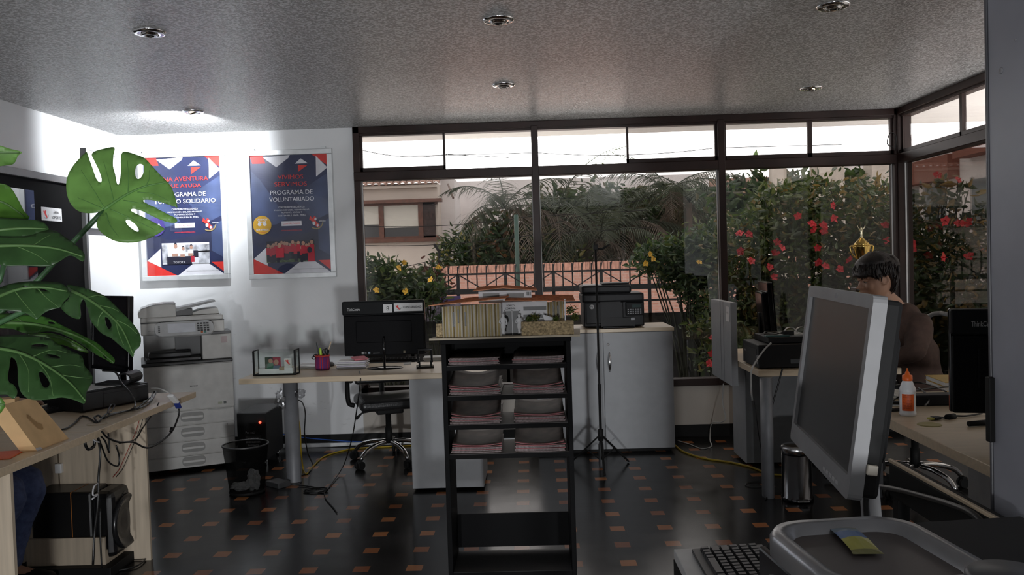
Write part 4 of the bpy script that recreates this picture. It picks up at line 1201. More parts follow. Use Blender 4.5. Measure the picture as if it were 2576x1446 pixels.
mleaf_part([(0, 240), (100, 205), (250, 187), (400, 190), (500, 205), (550, 250), (565, 300), (510, 360), (490, 395), (400, 420), (340, 455), (300, 495), (270, 480), (200, 440), (100, 425), (-60, 400), (-60, 280)], [[(190, 222), (250, 225), (330, 242), (390, 262), (380, 268), (300, 255), (220, 238)]], 1.60, .02, -.08, .04, mleafd, [(-60, 330), (150, 250), (350, 235), (545, 265)], [[(120, 262), (180, 340), (290, 470)], [(300, 238), (380, 320), (470, 390)]], None, Z2)
mleaf_part([(540, 220), (620, 225), (740, 258), (840, 300), (910, 360), (980, 430), (1060, 510), (1120, 590), (1140, 650), (1130, 710), (1090, 750), (1075, 800), (1040, 760), (960, 695), (900, 645), (830, 610), (780, 560), (740, 510), (720, 450), (690, 350), (670, 335), (650, 380), (655, 460), (640, 490), (580, 475), (520, 430), (495, 395), (520, 360), (565, 310)],
    [[(850, 475), (880, 490), (905, 540), (885, 575), (860, 540)]], 1.78, -.02, -.06, .04, mleafd, [(555, 250), (700, 320), (840, 420), (980, 560), (1080, 780)], [[(700, 320), (780, 300), (850, 310)], [(780, 375), (900, 400), (960, 430)], [(840, 420), (800, 480), (790, 550)], [(900, 480), (1030, 540), (1110, 610)], [(940, 520), (960, 600), (1000, 700)]], mvein, Z2, wave=.012)
mleaf_part([(240, 620), (380, 600), (480, 620), (560, 650), (640, 690), (715, 750), (700, 760), (620, 740), (520, 700), (470, 695), (400, 660)], [], 1.86, .02, 0, .03, mleafl, [(240, 620), (480, 640), (710, 755)], (), None, Z2)
mleaf_part([(-60, 450), (0, 445), (150, 450), (250, 460), (350, 470), (430, 500), (480, 530), (560, 570), (640, 610), (700, 640), (780, 680), (850, 740), (925, 810), (915, 850), (860, 820), (800, 790), (740, 755), (650, 690), (560, 640), (470, 600), (380, 590), (250, 610), (180, 600), (100, 570), (-60, 550)], [[(390, 512), (430, 515), (445, 530), (410, 530)], [(835, 780), (850, 785), (865, 812), (850, 805)]], 1.80, .01, -.06, .03, leaf_mat('monstera_mid_leaf', (.065, .19, .03), .3, .35), [(-60, 520), (250, 530), (520, 590), (720, 680), (915, 840)], [[(200, 528), (150, 490), (100, 470)], [(350, 545), (330, 570), (300, 600)]], mvein, Z2)
mleaf_part([(-60, 640), (0, 630), (150, 620), (300, 630), (400, 650), (480, 700), (560, 745), (640, 780), (670, 810), (685, 870), (720, 910), (748, 960), (740, 1010), (700, 1080), (690, 1165), (660, 1170), (600, 1145), (500, 1125), (400, 1140), (290, 1145), (220, 1130), (170, 1080), (148, 1000), (145, 900), (130, 830), (90, 800), (80, 860), (65, 950), (75, 1000), (110, 1020), (140, 1070), (130, 1120), (100, 1130), (50, 1100), (-60, 1060)],
    [[(315, 925), (350, 925), (400, 1000), (395, 1035), (360, 1045), (330, 1000)], [(250, 705), (320, 690), (395, 708), (320, 718)], [(380, 775), (430, 778), (480, 795), (478, 808), (410, 798)]], 1.62, .01, -.09, .03, mleafd, [(-60, 720), (150, 760), (350, 850), (560, 1000), (690, 1150)], [[(150, 760), (230, 900), (230, 1080)], [(300, 820), (400, 960), (430, 1110)], [(250, 800), (420, 740), (560, 770)], [(400, 880), (560, 860), (680, 880)], [(480, 940), (620, 960), (730, 970)]], mvein, Z2)
mleaf_part([(-60, 1120), (0, 1120), (30, 1150), (42, 1190), (20, 1230), (0, 1250), (-60, 1240)], [], 1.58, .02, 0, .03, mleafl, [(-60, 1180), (35, 1185)], (), None, Z2)
hub = Vector((-1.62, 1.78, .95))-MO
ms = MB()
e = PY(262, 528, 2.0)-MO
ms.tube(smooth_path([e, PY(150, 645, 1.97)-MO, PY(88, 712, 1.95)-MO, PY(-60, 850, 1.92)-MO, hub], 6), [.0062]*24+[.009], 8)
ms.build('leaf_stalk', mstem, mon)
for px, py, y in ((-60, 385, 1.75), (-40, 500, 1.85), (-50, 585, 1.7), (-40, 620, 1.66), (-18, 750, 1.6), (175, 728, 1.76), (-18, 812, 1.8), (-18, 875, 1.62), (75, 843, 1.86), (-18, 1017, 1.58)):
    a = PY(px, py, y)-MO
    MB().tube(smooth_path([a, a.lerp(hub, .5)+Vector((0, 0, .10)), hub], 5), .006, 6).build('leaf_stalk', mstem, mon)
a, b = PY(12, 660, 1.9)-MO, PY(0, 705, 1.9)-MO
MB().tube([a, b, hub], .006, 6).build('leaf_stalk', mstem, mon)
MB().tube([Vector((0, .03, .28)), Vector((.01, .03, .6)), hub], [.03, .025, .018], 8).build('trunk', bark, mon)
MB().lathe([(.13, 0), (.17, .28), (.18, .30), (.165, .30), (.16, .27), (0, .27)], seg=32).build('pot', mat('white_pot', (.7, .7, .7), .4), mon)
# ================================================================== the copier
cA, cB = PZ(372, 1192, .02), PZ(595, 1165, .02)
cang = math.atan2(cB.y-cA.y, cB.x-cA.x)
cw_ = (cB-cA).length
cp = thing('photocopier', 'big white office photocopier with four paper drawers, standing by the white wall', 'photocopier', ((cA.x+cB.x)/2, (cA.y+cB.y)/2, 0), cang)
hw = cw_/2; dp = .54
cw1 = mat('copier_white', (.66, .65, .62), .45); cw2 = mat('copier_grey', (.42, .42, .41), .45); cblk = mat('copier_black', (.02, .02, .02), .4)
MB().bb(-hw, hw, .012, dp, .03, .815, .006).build('body', cw1, cp)
MB().bb(-hw, hw, 0, .012, .465, .80, .003).build('front_cover', cw1, cp)
MB().bb(-hw-.012, hw+.004, -.004, dp, .805, .830, .006).build('black_ledge', cblk, cp)
zs = [(.355, .458), (.235, .348), (.125, .228), (.03, .118)]
for i, (a, b) in enumerate(zs):
    d = MB().bb(-hw+.004, hw-.004, 0, .012, a, b, .003).build('drawer', cw1, cp)
    zc_ = (a+b)/2+.004; x0 = .01
    n = 20
    def rr_(w, h, k=8):
        out = []
        for cx, cz, a0 in ((w-h*.8, h-h*.8, 0), (-w+h*.8, h-h*.8, pi/2), (-w+h*.8, -h+h*.8, pi), (w-h*.8, -h+h*.8, 1.5*pi)):
            for j in range(5): out.append((cx+h*.8*cos(a0+j*pi/8), cz+h*.8*sin(a0+j*pi/8)))
        return out
    P = rr_(.083, .034)
    MB().prism([(x0+p[0], zc_+p[1]) for p in P], -.0005, .0022, RX).build('handle_recess', mat('copier_recess', (.36, .355, .34), .5), d)
    MB().bb(x0-.078, x0+.078, -.010, -.001, zc_-.012, zc_+.008, .004).build('handle', mat('copier_handle', (.74, .73, .70), .4), d)
MB().bb(-.079, -.077, -.001, .002, .355, .458).build('drawer_split', cblk, cp)
for xx in (-hw+.06, hw-.06):
    for yy in (.08, dp-.08): MB().lathe([(.02, 0), (.02, .03)], (xx, yy, 0), 12).build('foot', cblk, cp)
# upper works
MB().bb(-hw+.01, hw-.02, .26, dp, .83, 1.04, .004).build('rear_wall', cw2, cp)
MB().bb(-.08, hw-.03, .2, .262, .83, 1.03).build('dark_cavity', cblk, cp)
MB().bb(.10, hw-.002, .01, .26, .832, 1.02, .006).build('toner_cover', cw1, cp)
MB().bb(.098, hw, .0, .27, 1.018, 1.04, .004).build('toner_cover_top', mat('copier_dark_top', (.10, .10, .10), .4), cp)
MB().bb(hw-.075, hw-.03, .0085, .0105, .95, 1.0).build('status_window', mat('pinkish_window', (.50, .38, .38), .3), cp)
MB().prism([(-hw+.02, .03), (.09, .03), (.09, .25), (-hw+.02, .25)], .83, .855, None, .004).build('output_tray', cblk, cp)
MB().prism([(-hw+.04, .05), (.02, .05), (.02, .23), (-hw+.04, .23)], .855, .90, None, .012).build('output_tray_step', cblk, cp)
MB().bb(-hw-.005, hw-.045, .02, dp-.04, 1.035, 1.125, .008).build('scanner_base', cw1, cp)
MB().bb(-hw-.005, hw-.045, .018, dp-.04, 1.122, 1.128).build('scanner_gap', cblk, cp)
MB().bb(-hw-.005, hw-.05, .02, dp-.05, 1.128, 1.165, .01).build('scanner_lid', cw1, cp)
# feeder: curved left block, sloping paper tray at right
pr = [(-hw-.015, 1.165), (-hw-.02, 1.20), (-hw+.01, 1.235), (-hw+.08, 1.255), (-hw+.17, 1.262), (-hw+.24, 1.255), (-hw+.24, 1.165)]
MB().prism(pr, -.0, .36, Matrix.Translation((0, .04+.36, 0)) @ RX, .004).build('feeder_body', cw1, cp)
pr2 = [(-hw+.0, 1.232), (-hw+.08, 1.258), (-hw+.17, 1.268), (-hw+.24, 1.266), (-hw+.24, 1.258), (-hw+.17, 1.26), (-hw+.08, 1.250), (-hw, 1.226)]
MB().prism(pr2, 0, .37, Matrix.Translation((0, .035+.37, 0)) @ RX).build('feeder_top', mat('copier_top_grey', (.33, .34, .34), .4), cp)
MB().prism([(-hw+.24, 1.20), (-hw+.24, 1.222), (hw-.10, 1.275), (hw-.095, 1.262)], 0, .30, Matrix.Translation((0, .09+.30, 0)) @ RX).build('feeder_tray', mat('copier_top_grey', (.33, .34, .34), .4), cp)
MB().bb(-hw+.235, -hw+.36, .10, .40, 1.168, 1.215).build('feeder_mouth', cblk, cp)
MB().prism([(-hw+.30, 1.165), (-hw+.42, 1.205), (hw-.08, 1.215), (hw-.07, 1.165)], 0, .28, Matrix.Translation((0, .12+.28, 0)) @ RX, .004).build('feeder_exit_tray', cw1, cp)
# tilted control panel
ctl = Matrix.Translation((-.02, -.055, 1.075)) @ Matrix.Rotation(rad(-38), 4, 'X')
def ct(mb): bmesh.ops.transform(mb.bm, matrix=ctl, verts=mb.bm.verts); return mb
cpn = ct(MB().prism(rr_(.205, .062), -.012, .012, RX, .004)).build('control_panel', mat('copier_panel', (.60, .61, .61), .35), cp)
ct(MB().bb(-.115, .075, -.014, -.0115, -.038, .042)).build('touch_screen', mat('pale_lcd', (.80, .83, .88), .3), cpn)
kk = MB()
for r in range(4):
    for c in range(4): kk.bb(.088+.022*c, .104+.022*c, -.0145, -.0115, .028-.021*r, .040-.021*r)
for r in range(4): kk.bb(-.18, -.168, -.0145, -.0115, .016-.016*r, .026-.016*r)
ct(kk).build('panel_keys', dgrey, cpn)
ct(MB().bb(.132, .148, -.0148, -.0115, -.050, -.040)).build('start_key', mat('start_green', (.05, .25, .2), .4), cpn)
ct(MB().bb(.110, .125, -.0148, -.0115, -.050, -.040)).build('stop_key', mat('stop_orange', (.6, .15, .03), .4), cpn)
text('RICOH', .052, .010, ink, cp, at(.03, -.0008, .64) @ RX, bold=.02)
text('MP 2554', .05, .008, greyi, cp, at(-hw+.07, .0188, 1.065) @ RX)
text('1', None, .012, ink, cp, at(hw-.055, -.0008, .437) @ RX); text('2', None, .012, ink, cp, at(hw-.055, -.0008, .328) @ RX)
MB().bb(hw-.075, hw-.055, -.0012, 0, .487, .507).build('sticker', mat('grey_sticker', (.13, .14, .13), .5), cp)
MB().bb(hw-.115, hw-.085, -.0012, 0, .488, .505).build('sticker', mat('green_sticker', (.45, .47, .36), .5), cp)
MB().bb(hw-.19, hw-.02, -.0012, 0, .446, .455).build('sticker', mat('pale_sticker', (.5, .5, .48), .5), cp)

# ================================================================== voltage stabilizer
sA, sB = PZ(600, 1165, .03), PZ(688, 1160, .03)
sv = thing('voltage_stabilizer', 'black floor-standing voltage stabilizer box with a red light behind the waste bin', 'stabilizer', (sA.x, sA.y, 0))
sw = sB.x-sA.x-.035; shh = PY(620, 1040, sA.y).z
MB().bb(0, sw, 0, .42, .05, shh, .004).build('casing', blackm, sv)
MB().bb(-.002, sw+.002, .0, .425, shh-.004, shh+.004, .002).build('lid', mat('grey_steel_lid', (.07, .07, .075), .4), sv)
MB().ball((sw*.80, -.002, shh-.07), .010).build('indicator_light', mat('red_led', (1.0, .04, .02), .4, emit=6), sv)
text('Pro ecLi', sw*.32, .018, greyi, sv, at(sw*.45, -.0015, shh-.145) @ RX)
MB().bb(sw*.28, sw*.80, -.0012, 0, shh-.29, shh-.17).build('rating_plate', mat('plate_black', (.02, .02, .02), .4), sv)
for i, s_ in enumerate(('ESTABILIZADOR', 'ESTADO SOLIDO CON', 'TRANSFORMADOR', 'DE AISLAMIENTO')):
    text(s_, sw*(.38, .48, .38, .37)[i], .013, mat('plate_white', (.85, .85, .85), .5), sv, at(sw*.54, -.0025, shh-.192-.026*i) @ RX, bold=.01)
text('POTENCIA: 3 K', sw*.48, .02, greyi, sv, at(sw*.52, -.0015, shh-.42) @ RX)
for xx in (.03, sw-.03):
    for yy in (.05, .37):
        w_ = MB().cyl((xx-.012, yy, .022), (xx+.012, yy, .022), .022).bb(xx-.015, xx+.015, yy-.006, yy+.006, .03, .05)
        w_.build('caster', steel, sv)

# ================================================================== waste bin
bq = PZ(608, 1250, 0)
wb = thing('waste_bin', 'black mesh waste bin with crumpled paper in front of the stabilizer', 'bin', (bq.x, bq.y+.11, 0))
meshm = glass_mat('black_mesh', (.30, .30, .30), 0)
nt = meshm.node_tree
db = nt.nodes.new('ShaderNodeBsdfDiffuse'); db.inputs[0].default_value = (.012, .012, .012, 1)
mxs = nt.nodes.new('ShaderNodeMixShader'); mxs.inputs[0].default_value = .35
tcb = nt.nodes.new('ShaderNodeTexCoord'); spb = nt.nodes.new('ShaderNodeSeparateXYZ')
nt.links.new(tcb.outputs['Object'], spb.inputs[0])
wv = []
for o_, k_ in ((2, 1.0),):
    mm_ = nt.nodes.new('ShaderNodeMath'); mm_.operation = 'MULTIPLY'; mm_.inputs[1].default_value = 900
    nt.links.new(spb.outputs[o_], mm_.inputs[0]); sn = nt.nodes.new('ShaderNodeMath'); sn.operation = 'SINE'; nt.links.new(mm_.outputs[0], sn.inputs[0])
    mr = nt.nodes.new('ShaderNodeMapRange'); mr.inputs[1].default_value = -1; mr.inputs[3].default_value = .42; mr.inputs[4].default_value = .46
    nt.links.new(sn.outputs[0], mr.inputs[0]); nt.links.new(mr.outputs[0], mxs.inputs[0])
outn = [n for n in nt.nodes if n.type == 'OUTPUT_MATERIAL'][0]
tr_ = [n for n in nt.nodes if n.type == 'BSDF_TRANSPARENT'][0]; tr_.inputs[0].default_value = (.55, .55, .55, 1)
nt.links.new(tr_.outputs[0], mxs.inputs[1]); nt.links.new(db.outputs[0], mxs.inputs[2]); nt.links.new(mxs.outputs[0], outn.inputs[0])
MB().lathe([(.112, .015), (.148, .325)], seg=40, cap=False).build('mesh_wall', meshm, wb)
MB().lathe([(0, .004), (.114, .004), (.118, .012), (.114, .022)], seg=40, cap=False).build('base', blackm, wb)
MB().tube([(.148*cos(i*pi/24), .148*sin(i*pi/24), .327) for i in range(49)], .0055, 8).build('rim', mat('rim_steel', (.10, .10, .10), .3, metal=.6), wb)
def crumple(name, label, c, r, seed, sq=(1, 1, 1)):
    bm = bmesh.new(); bmesh.ops.create_icosphere(bm, subdivisions=3, radius=1)
    rn = random.Random(seed)
    from mathutils import noise
    for v in bm.verts:
        d = v.co.normalized()
        k = 1+.55*noise.noise(d*2.2+Vector((seed, 0, 0)))+.30*noise.noise(d*5+Vector((0, seed, 0)))
        v.co = Vector((d.x*sq[0], d.y*sq[1], d.z*sq[2]))*k*r
    b = MB(); b.bm.free(); b.bm = bm
    o = b.build(name, paper); o.location = c
    return tag(o, label, 'paper')
crumple('crumpled_paper', 'tall crumpled white paper at the right inside the mesh bin', (wb.location.x+.045, wb.location.y-.01, .085), .055, 3, (.75, .7, 1.25))
crumple('crumpled_paper', 'flat crumpled white paper at the bottom of the mesh bin', (wb.location.x-.035, wb.location.y-.02, .048), .05, 8, (1.25, .8, .55))

# ================================================================== desk by the white wall
DY0 = PZ(1112, 938, ZD).y
dxl = PY(603, 952, DY0).x
dd = thing('desk', 'pale wood desk by the white wall with a round grey leg and grey pedestal', 'desk')
MB().prism([(dxl, DY0-.02), (-.30, DY0), (-.30, DY0+.66), (dxl+.01, DY0+.64)], ZD-.036, ZD, None, .003).build('desktop', wood, dd)
lg_ = PZ(735, 1218, 0)
gleg = mat('leg_grey', (.20, .205, .22), .45)
MB().lathe([(.052, 0), (.052, .01), (.05, .02), (.05, ZD-.036)], (lg_.x, lg_.y+.05, 0), 24).build('leg', gleg, dd)
MB().bar((lg_.x, lg_.y+.05, ZD-.055), (-.40, lg_.y+.05, ZD-.055), .03, .035).build('cross_beam', gleg, dd)
px0, px1 = PY(1034, 1100, DY0+.03).x, PY(1214, 1100, DY0+.03).x
MB().bb(px0, px1, DY0+.03, DY0+.50, 0.02, ZD-.036, .002).build('pedestal', grey_lam, dd)
# clear tape wound round the leg
for i, (px, py, s_) in enumerate(((705, 1005, .05), (755, 990, .05))):
    q = PY(px, py, lg_.y-.01)
    o = crumple('tape_scrap', ('crumpled clear tape hanging left of the round desk leg', 'crumpled clear tape sticking out right of the round desk leg')[i], q, s_, 20+i, (.7, .4, 1.3 if i == 0 else .6))
    o['category'] = 'tape'; o.data.materials.clear(); o.data.materials.append(glass_mat('clear_tape_film', (.82, .82, .83), 2.5, rough=.15))
# power strip, cables on the floor
q0, q1 = PY(742, 1003, lg_.y+.16), PY(742, 1118, lg_.y+.16)
ps = MB().bar(q0, q1, .03, .045, .005).build('power_strip', blackm); tag(ps, 'black power strip fixed upright behind the round desk leg', 'power strip')
q = PZ(700, 1222, 0)
tag(MB().box((q.x, q.y, .018), (.10, .15, .036), (0, 0, .9), .005).build('power_adapter', dgrey), 'dark power adapter brick on the floor at the round desk leg', 'adapter')
yel = mat('cable_yellow', (.50, .34, .02), .5); blu = mat('cable_blue', (.02, .10, .45), .5)
cable('cable', [PY(748, 1042, 6.1), PY(755, 1080, 6.05), PY(757, 1130, 5.95), PZ(762, 1175, .01), PZ(770, 1192, .006), PZ(785, 1175, .006), PZ(815, 1148, .006), PZ(860, 1134, .006), PZ(905, 1127, .006), PZ(1040, 1120, .006)], .006, yel, 'yellow network cable curling from the round desk leg across the floor')
cable('cable', [PY(x, y, YB-.03) for x, y in ((700, 1090), (760, 1100), (850, 1108), (930, 1112), (1040, 1114))], .005, blu, 'blue network cable along the foot of the white wall')
cable('cable', [PY(745, 1005, 5.85), PY(760, 1012, 5.85), PY(768, 1040, 5.86), PY(766, 1090, 5.9), PZ(775, 1140, .1), PZ(787, 1170, .008), PZ(775, 1188, .006), PZ(740, 1202, .006), PZ(725, 1212, .01)], .005, cabm, 'black cord looping from the power strip to the adapter on the floor')
cable('cable', [PZ(905, 934, ZD+.005), PY(907, 952, DY0-.012), PY(903, 990, DY0-.01), PY(896, 1040, DY0+.05), PY(888, 1090, DY0+.1), PZ(878, 1130, .25), PZ(862, 1175, .04), PZ(830, 1222, .006), PZ(815, 1238, .006), PZ(800, 1234, .006), PZ(790, 1225, .006), PZ(725, 1218, .008)], .004, cabm, 'long black cable falling from the desk edge to the floor by the chair')
cable('cable', [PZ(815, 1238, .006), PZ(820, 1255, .005), PZ(838, 1276, .005), PZ(848, 1290, .005)], .0035, cabm, 'thin black cable end lying on the floor in front of the desk')
for k in range(2):
    c_ = PZ(790+k*8, 1232, .012)
    cable('cable', [(c_.x+.07*cos(a*pi/5), c_.y+.035*sin(a*pi/5)+.01*k, .008+.006*k) for a in range(11)], .005, cabm, ('small coil of black cable on the floor in front of the desk', 'second loop of the black cable coil on the floor')[k])

# --- all-in-one computer (its back towards us)
def aio(label, loc, rz, w, h, z0, tiltx=0, numbers=None, arm=True, lx=-.36):
    t = thing('all_in_one_computer', label, 'computer', loc, rz)
    R = Matrix.Translation((0, 0, z0+h/2)) @ Matrix.Rotation(tiltx, 4, 'X')
    def P(mb): bmesh.ops.transform(mb.bm, matrix=R, verts=mb.bm.verts); return mb
    P(MB().bb(-w/2, w/2, .012, .035, -h/2, h/2, .006)).build('screen_shell', blackg, t)
    P(MB().bb(-w/2, w/2, -.018, .012, h/2-.095, h/2, .008)).build('upper_back', mat('aio_band', (.008, .009, .010), .5, spec=.15), t)
    P(MB().bb(-w/2+.006, w/2-.006, -.010, .012, -h/2, h/2-.10, .006)).build('rear_cover', mat('aio_back', (.005, .005, .006), .55, spec=.1), t)
    P(MB().bb(-w*.34, w*.34, -.014, -.008, -.10, .05, .004)).build('rear_panel', mat('aio_back', (.005, .005, .006), .55, spec=.1), t)
    text('ThinkCentre', .088, .021, mat('badge_grey', (.42, .42, .42), .35, metal=.3), t, R @ at(lx*w, -.0185, h/2-.055) @ RX, bold=.012)
    if numbers:
        P(MB().bb(w*.005, w*.113, -.0195, -.0178, h/2-.083, h/2-.025)).build('number_sticker', white_p, t)
        text('8', None, .028, ink, t, R @ at(w*.059, -.0197, h/2-.054) @ RX)
        P(MB().bb(w*.135, w*.48, -.0195, -.0178, h/2-.077, h/2-.020)).build('name_sticker', white_p, t)
        text('CONTABILIDAD', w*.225, .015, ink, t, R @ at(w*.357, -.0197, h/2-.048) @ RX, bold=.015)
        e_ = MB().poly([(p[0]*.034+w*.185, -.0197, p[1]*.034+h/2-.048) for p in [(-.42, .50), (-.22, .30), (-.05, .48), (.12, .30), (.02, .1), (.3, -.2), (.34, -.5), (.1, -.42), (-.12, -.2), (-.5, .2)]])
        P(e_).build('emblem', redm, t)
        arc = MB()
        for i in range(8):
            a0, a1 = -2.2+i*.26, -2.2+i*.26+.26
            arc.poly([(w*.19+r*cos(a), -.0196, h/2-.048+r*sin(a)) for r, a in ((.017, a0), (.021, a0), (.021, a1), (.017, a1))])
        P(arc).build('emblem_arc', greyi, t)
        for xx, m_ in ((-.27, greyi), (-.235, dgrey), (-.19, mat('label_blue', (.25, .32, .40), .5)), (.24, mat('label_gold', (.12, .10, .05), .5))):
            P(MB().bb(w*xx-.006, w*xx+.008, -.011, -.0098, -h/2+.012, -h/2+.028)).build('rear_label', m_, t)
        P(MB().bb(-w*.14, -w*.06, -.011, -.0098, -h/2+.014, -h/2+.018)).build('rear_label', greyi, t)
    if arm:
        MB().tube([(0, -.03, .012), (0, -.032, z0+h*.30), (0, -.012, z0+h*.34)], [.008, .008, .007], 10).build('stand_arm', blackg, t)
        MB().lathe([(0, .012), (.03, .012), (.12, .006), (.128, 0)], (0, -.02, 0), 40, sy=.72).build('stand_base', blackg, t)
    return t
ap = PZ(962, 926, ZD)
my = ap.y+.02
mz0, mz1 = PY(966, 893, my).z, PY(966, 756, my).z
mw = PY(1069, 820, my).x-PY(863, 820, my).x
mx_ = (PY(1069, 820, my).x+PY(863, 820, my).x)/2
aio('black all-in-one computer seen from behind, wearing number 8 and CONTABILIDAD stickers', (mx_, my, ZD), 0, mw, mz1-mz0, mz0-ZD, 0, True)
kq = PZ(975, 908, ZD)
keyboard('keyboard', 'black keyboard on the desk behind the all-in-one computer', (kq.x+.01, kq.y+.03, ZD), pi, .44, .14, (black, mat('key_black', (.02, .02, .021), .45)))
# glass business card box
ga, gb = PZ(640, 945, ZD), PZ(742, 943, ZD)
gy = (ga.y+gb.y)/2
gx0, gx1 = PY(638, 910, gy).x, PY(742, 910, gy).x
gh = PY(690, 882, gy).z-ZD
gd = .10
gt = thing('glass_box', 'open glass box with black taped edges holding cards on the desk by the wall', 'box', (gx0, gy, ZD))
W_ = gx1-gx0
gtint = glass_mat('box_glass', (.965, .985, .975), .8)
gg = MB()
gg.bb(.003, W_-.003, 0, .004, .004, gh-.01); gg.build('front_pane', gtint, gt)
MB().bb(.003, W_-.003, gd-.004, gd, .004, gh).build('back_pane', gtint, gt)
MB().bb(0, .004, .004, gd-.004, .004, gh).build('side_pane', gtint, gt)
MB().bb(W_-.004, W_, .004, gd-.004, .004, gh).build('side_pane', gtint, gt)
MB().bb(0, W_, 0, gd, 0, .004).build('glass_base', mat('green_glass', (.02, .16, .10), .1), gt)
tp = MB()
for xx in (0, W_):
    tp.box((xx, 0, gh/2), (.011, .011, gh)).box((xx, gd, gh/2), (.007, .007, gh)).box((xx, gd/2, gh), (.009, gd, .006)).box((xx, gd/2, .004), (.009, gd, .008))
tp.box((W_/2, 0, .004), (W_, .009, .009))
tp.build('black_tape', blackm, gt)
def sheet(name, label, cat, c, w, d, th, rz, m, group=None, tilt=0):
    o = MB().box((0, 0, 0), (w, d, th), (tilt, 0, 0)).build(name, m); o.location = c; o.rotation_euler.z = rz
    return tag(o, label, cat, group)
G0 = Vector((gx0, gy, ZD))
tag(MB().box(G0+Vector((W_*.5, .05, .026)), (W_*.82, .07, .042), (0, 0, .03), .003).build('card_bundle', paper), 'wrapped bundle of white cards lying in the glass box', 'cards')
cd_ = thing('photo_card', 'photo card showing two people standing in the glass box', 'card', G0+Vector((W_*.45, .012, .044)), 0)
cd_.scale = (1.18, 1, 1.18)
MB().bb(-.045, .045, 0, .002, 0, .066, .001).build('card', mat('card_dark', (.035, .06, .035), .4), cd_)
pf_ = MB()
pf_.m(0).poly([(.0, -.0006, .001), (.045, -.0006, .001), (.045, -.0006, .064), (.0, -.0006, .064)])
pf_.m(1).poly([(-.012+.013*cos(k*pi/5), -.0012, .045+.014*sin(k*pi/5)) for k in range(10)]); pf_.m(1).poly([(.020+.014*cos(k*pi/5), -.0012, .036+.016*sin(k*pi/5)) for k in range(10)])
pf_.m(2).poly([(-.036, -.001, .001), (.006, -.001, .001), (.004, -.001, .03), (-.012, -.001, .034), (-.03, -.001, .028)])
pf_.m(3).poly([(.0, -.0011, .001), (.042, -.0011, .001), (.038, -.0011, .018), (.004, -.0011, .018)])
pf_.m(4).poly([(-.012+.016*cos(k*pi/5), -.0009, .052+.012*sin(k*pi/5)) for k in range(10)])
pf_.build('printed_photo', [mat('card_red', (.32, .02, .05), .4), mat('photo_skin', (.45, .26, .18), .5), mat('card_green', (.02, .13, .07), .4), mat('card_blue', (.12, .17, .24), .4), mat('photo_dark', (.015, .015, .03), .5)], cd_)
lc = thing('logo_card', 'white card with red emblem standing right of the photo card', 'card', G0+Vector((W_*.82, .012, .045)), 0)
MB().bb(-.026, .024, 0, .002, 0, .066).build('card', mat('card_cream', (.70, .69, .66), .6), lc)
emblem(lc, 0, -.0008, .040, .034, False)
tag(MB().box(G0+Vector((W_*.66, .010, .042)), (.034, .002, .022)).build('card_scrap', mat('card_tan', (.40, .30, .20), .6)), 'small tan card in front of the logo card in the glass box', 'card')
# pen cup
pq = PZ(808, 932, ZD); pq.y += .045
cup = thing('pen_cup', 'round pen cup woven in red, purple and blue on the desk by the wall', 'cup', (pq.x, pq.y, ZD))
def weave():
    M = mat('woven_yarn', (.2, .03, .1), .8, bump=.8, bscale=200)
    nt = M.node_tree; b_ = nt.nodes['Principled BSDF']
    tc = nt.nodes.new('ShaderNodeTexCoord'); sp_ = nt.nodes.new('ShaderNodeSeparateXYZ'); nt.links.new(tc.outputs['Object'], sp_.inputs[0])
    at2 = nt.nodes.new('ShaderNodeMath'); at2.operation = 'ARCTAN2'; nt.links.new(sp_.outputs[1], at2.inputs[0]); nt.links.new(sp_.outputs[0], at2.inputs[1])
    mr = nt.nodes.new('ShaderNodeMapRange'); mr.inputs[1].default_value = -pi; mr.inputs[2].default_value = pi; nt.links.new(at2.outputs[0], mr.inputs[0])
    mu = nt.nodes.new('ShaderNodeMath'); mu.operation = 'MULTIPLY'; mu.inputs[1].default_value = 6; nt.links.new(mr.outputs[0], mu.inputs[0])
    fr_ = nt.nodes.new('ShaderNodeMath'); fr_.operation = 'FRACT'; nt.links.new(mu.outputs[0], fr_.inputs[0])
    cr = nt.nodes.new('ShaderNodeValToRGB'); cr.color_ramp.interpolation = 'CONSTANT'
    E = cr.color_ramp.elements
    E[0].color = (.16, .02, .12, 1); E[0].position = 0; E[1].color = (.45, .02, .06, 1); E[1].position = .35
    for p, c in ((.5, (.03, .05, .25, 1)), (.65, (.45, .02, .03, 1)), (.8, (.12, .02, .16, 1))):
        e = E.new(p); e.color = c
    nt.links.new(fr_.outputs[0], cr.inputs[0]); nt.links.new(cr.outputs[0], b_.inputs['Base Color'])
    return M
MB().lathe([(.046, 0), (.052, .02), (.051, .06), (.048, .098), (.042, .098), (.042, .01), (0, .01)], seg=32).build('woven_body', weave(), cup)
MB().tube([(.047*cos(i*pi/16), .047*sin(i*pi/16), .099+.002*sin(i*5)) for i in range(33)], .006, 7).build('rim', mat('yarn_red', (.5, .05, .04), .8), cup)
def stick(name, label, p, q, r, m, cat='pen', tip=None):
    b = thing(name, label, cat, (0, 0, 0))
    p, q = Vector((pq.x, pq.y, ZD))+Vector(p), Vector((pq.x, pq.y, ZD))+Vector(q)
    MB().tube([p, p.lerp(q, .9), q], [r, r, r*.45], 8).build('barrel', m, b)
    if tip: MB().tube([q, q+(q-p).normalized()*.012], [r*.45, .0008], 6).build('tip', tip, b)
    return b
stick('pencil', 'tall dark pencil standing at the left of the pen cup', (-.008, 0, .02), (-.040, .01, .185), .0045, mat('dark_pencil', (.03, .035, .04), .4), 'pencil', ink)
stick('highlighter', 'yellow green highlighter in the pen cup', (.0, -.01, .02), (-.010, -.015, .155), .0095, mat('lime_plastic', (.45, .70, .05), .4), 'highlighter')
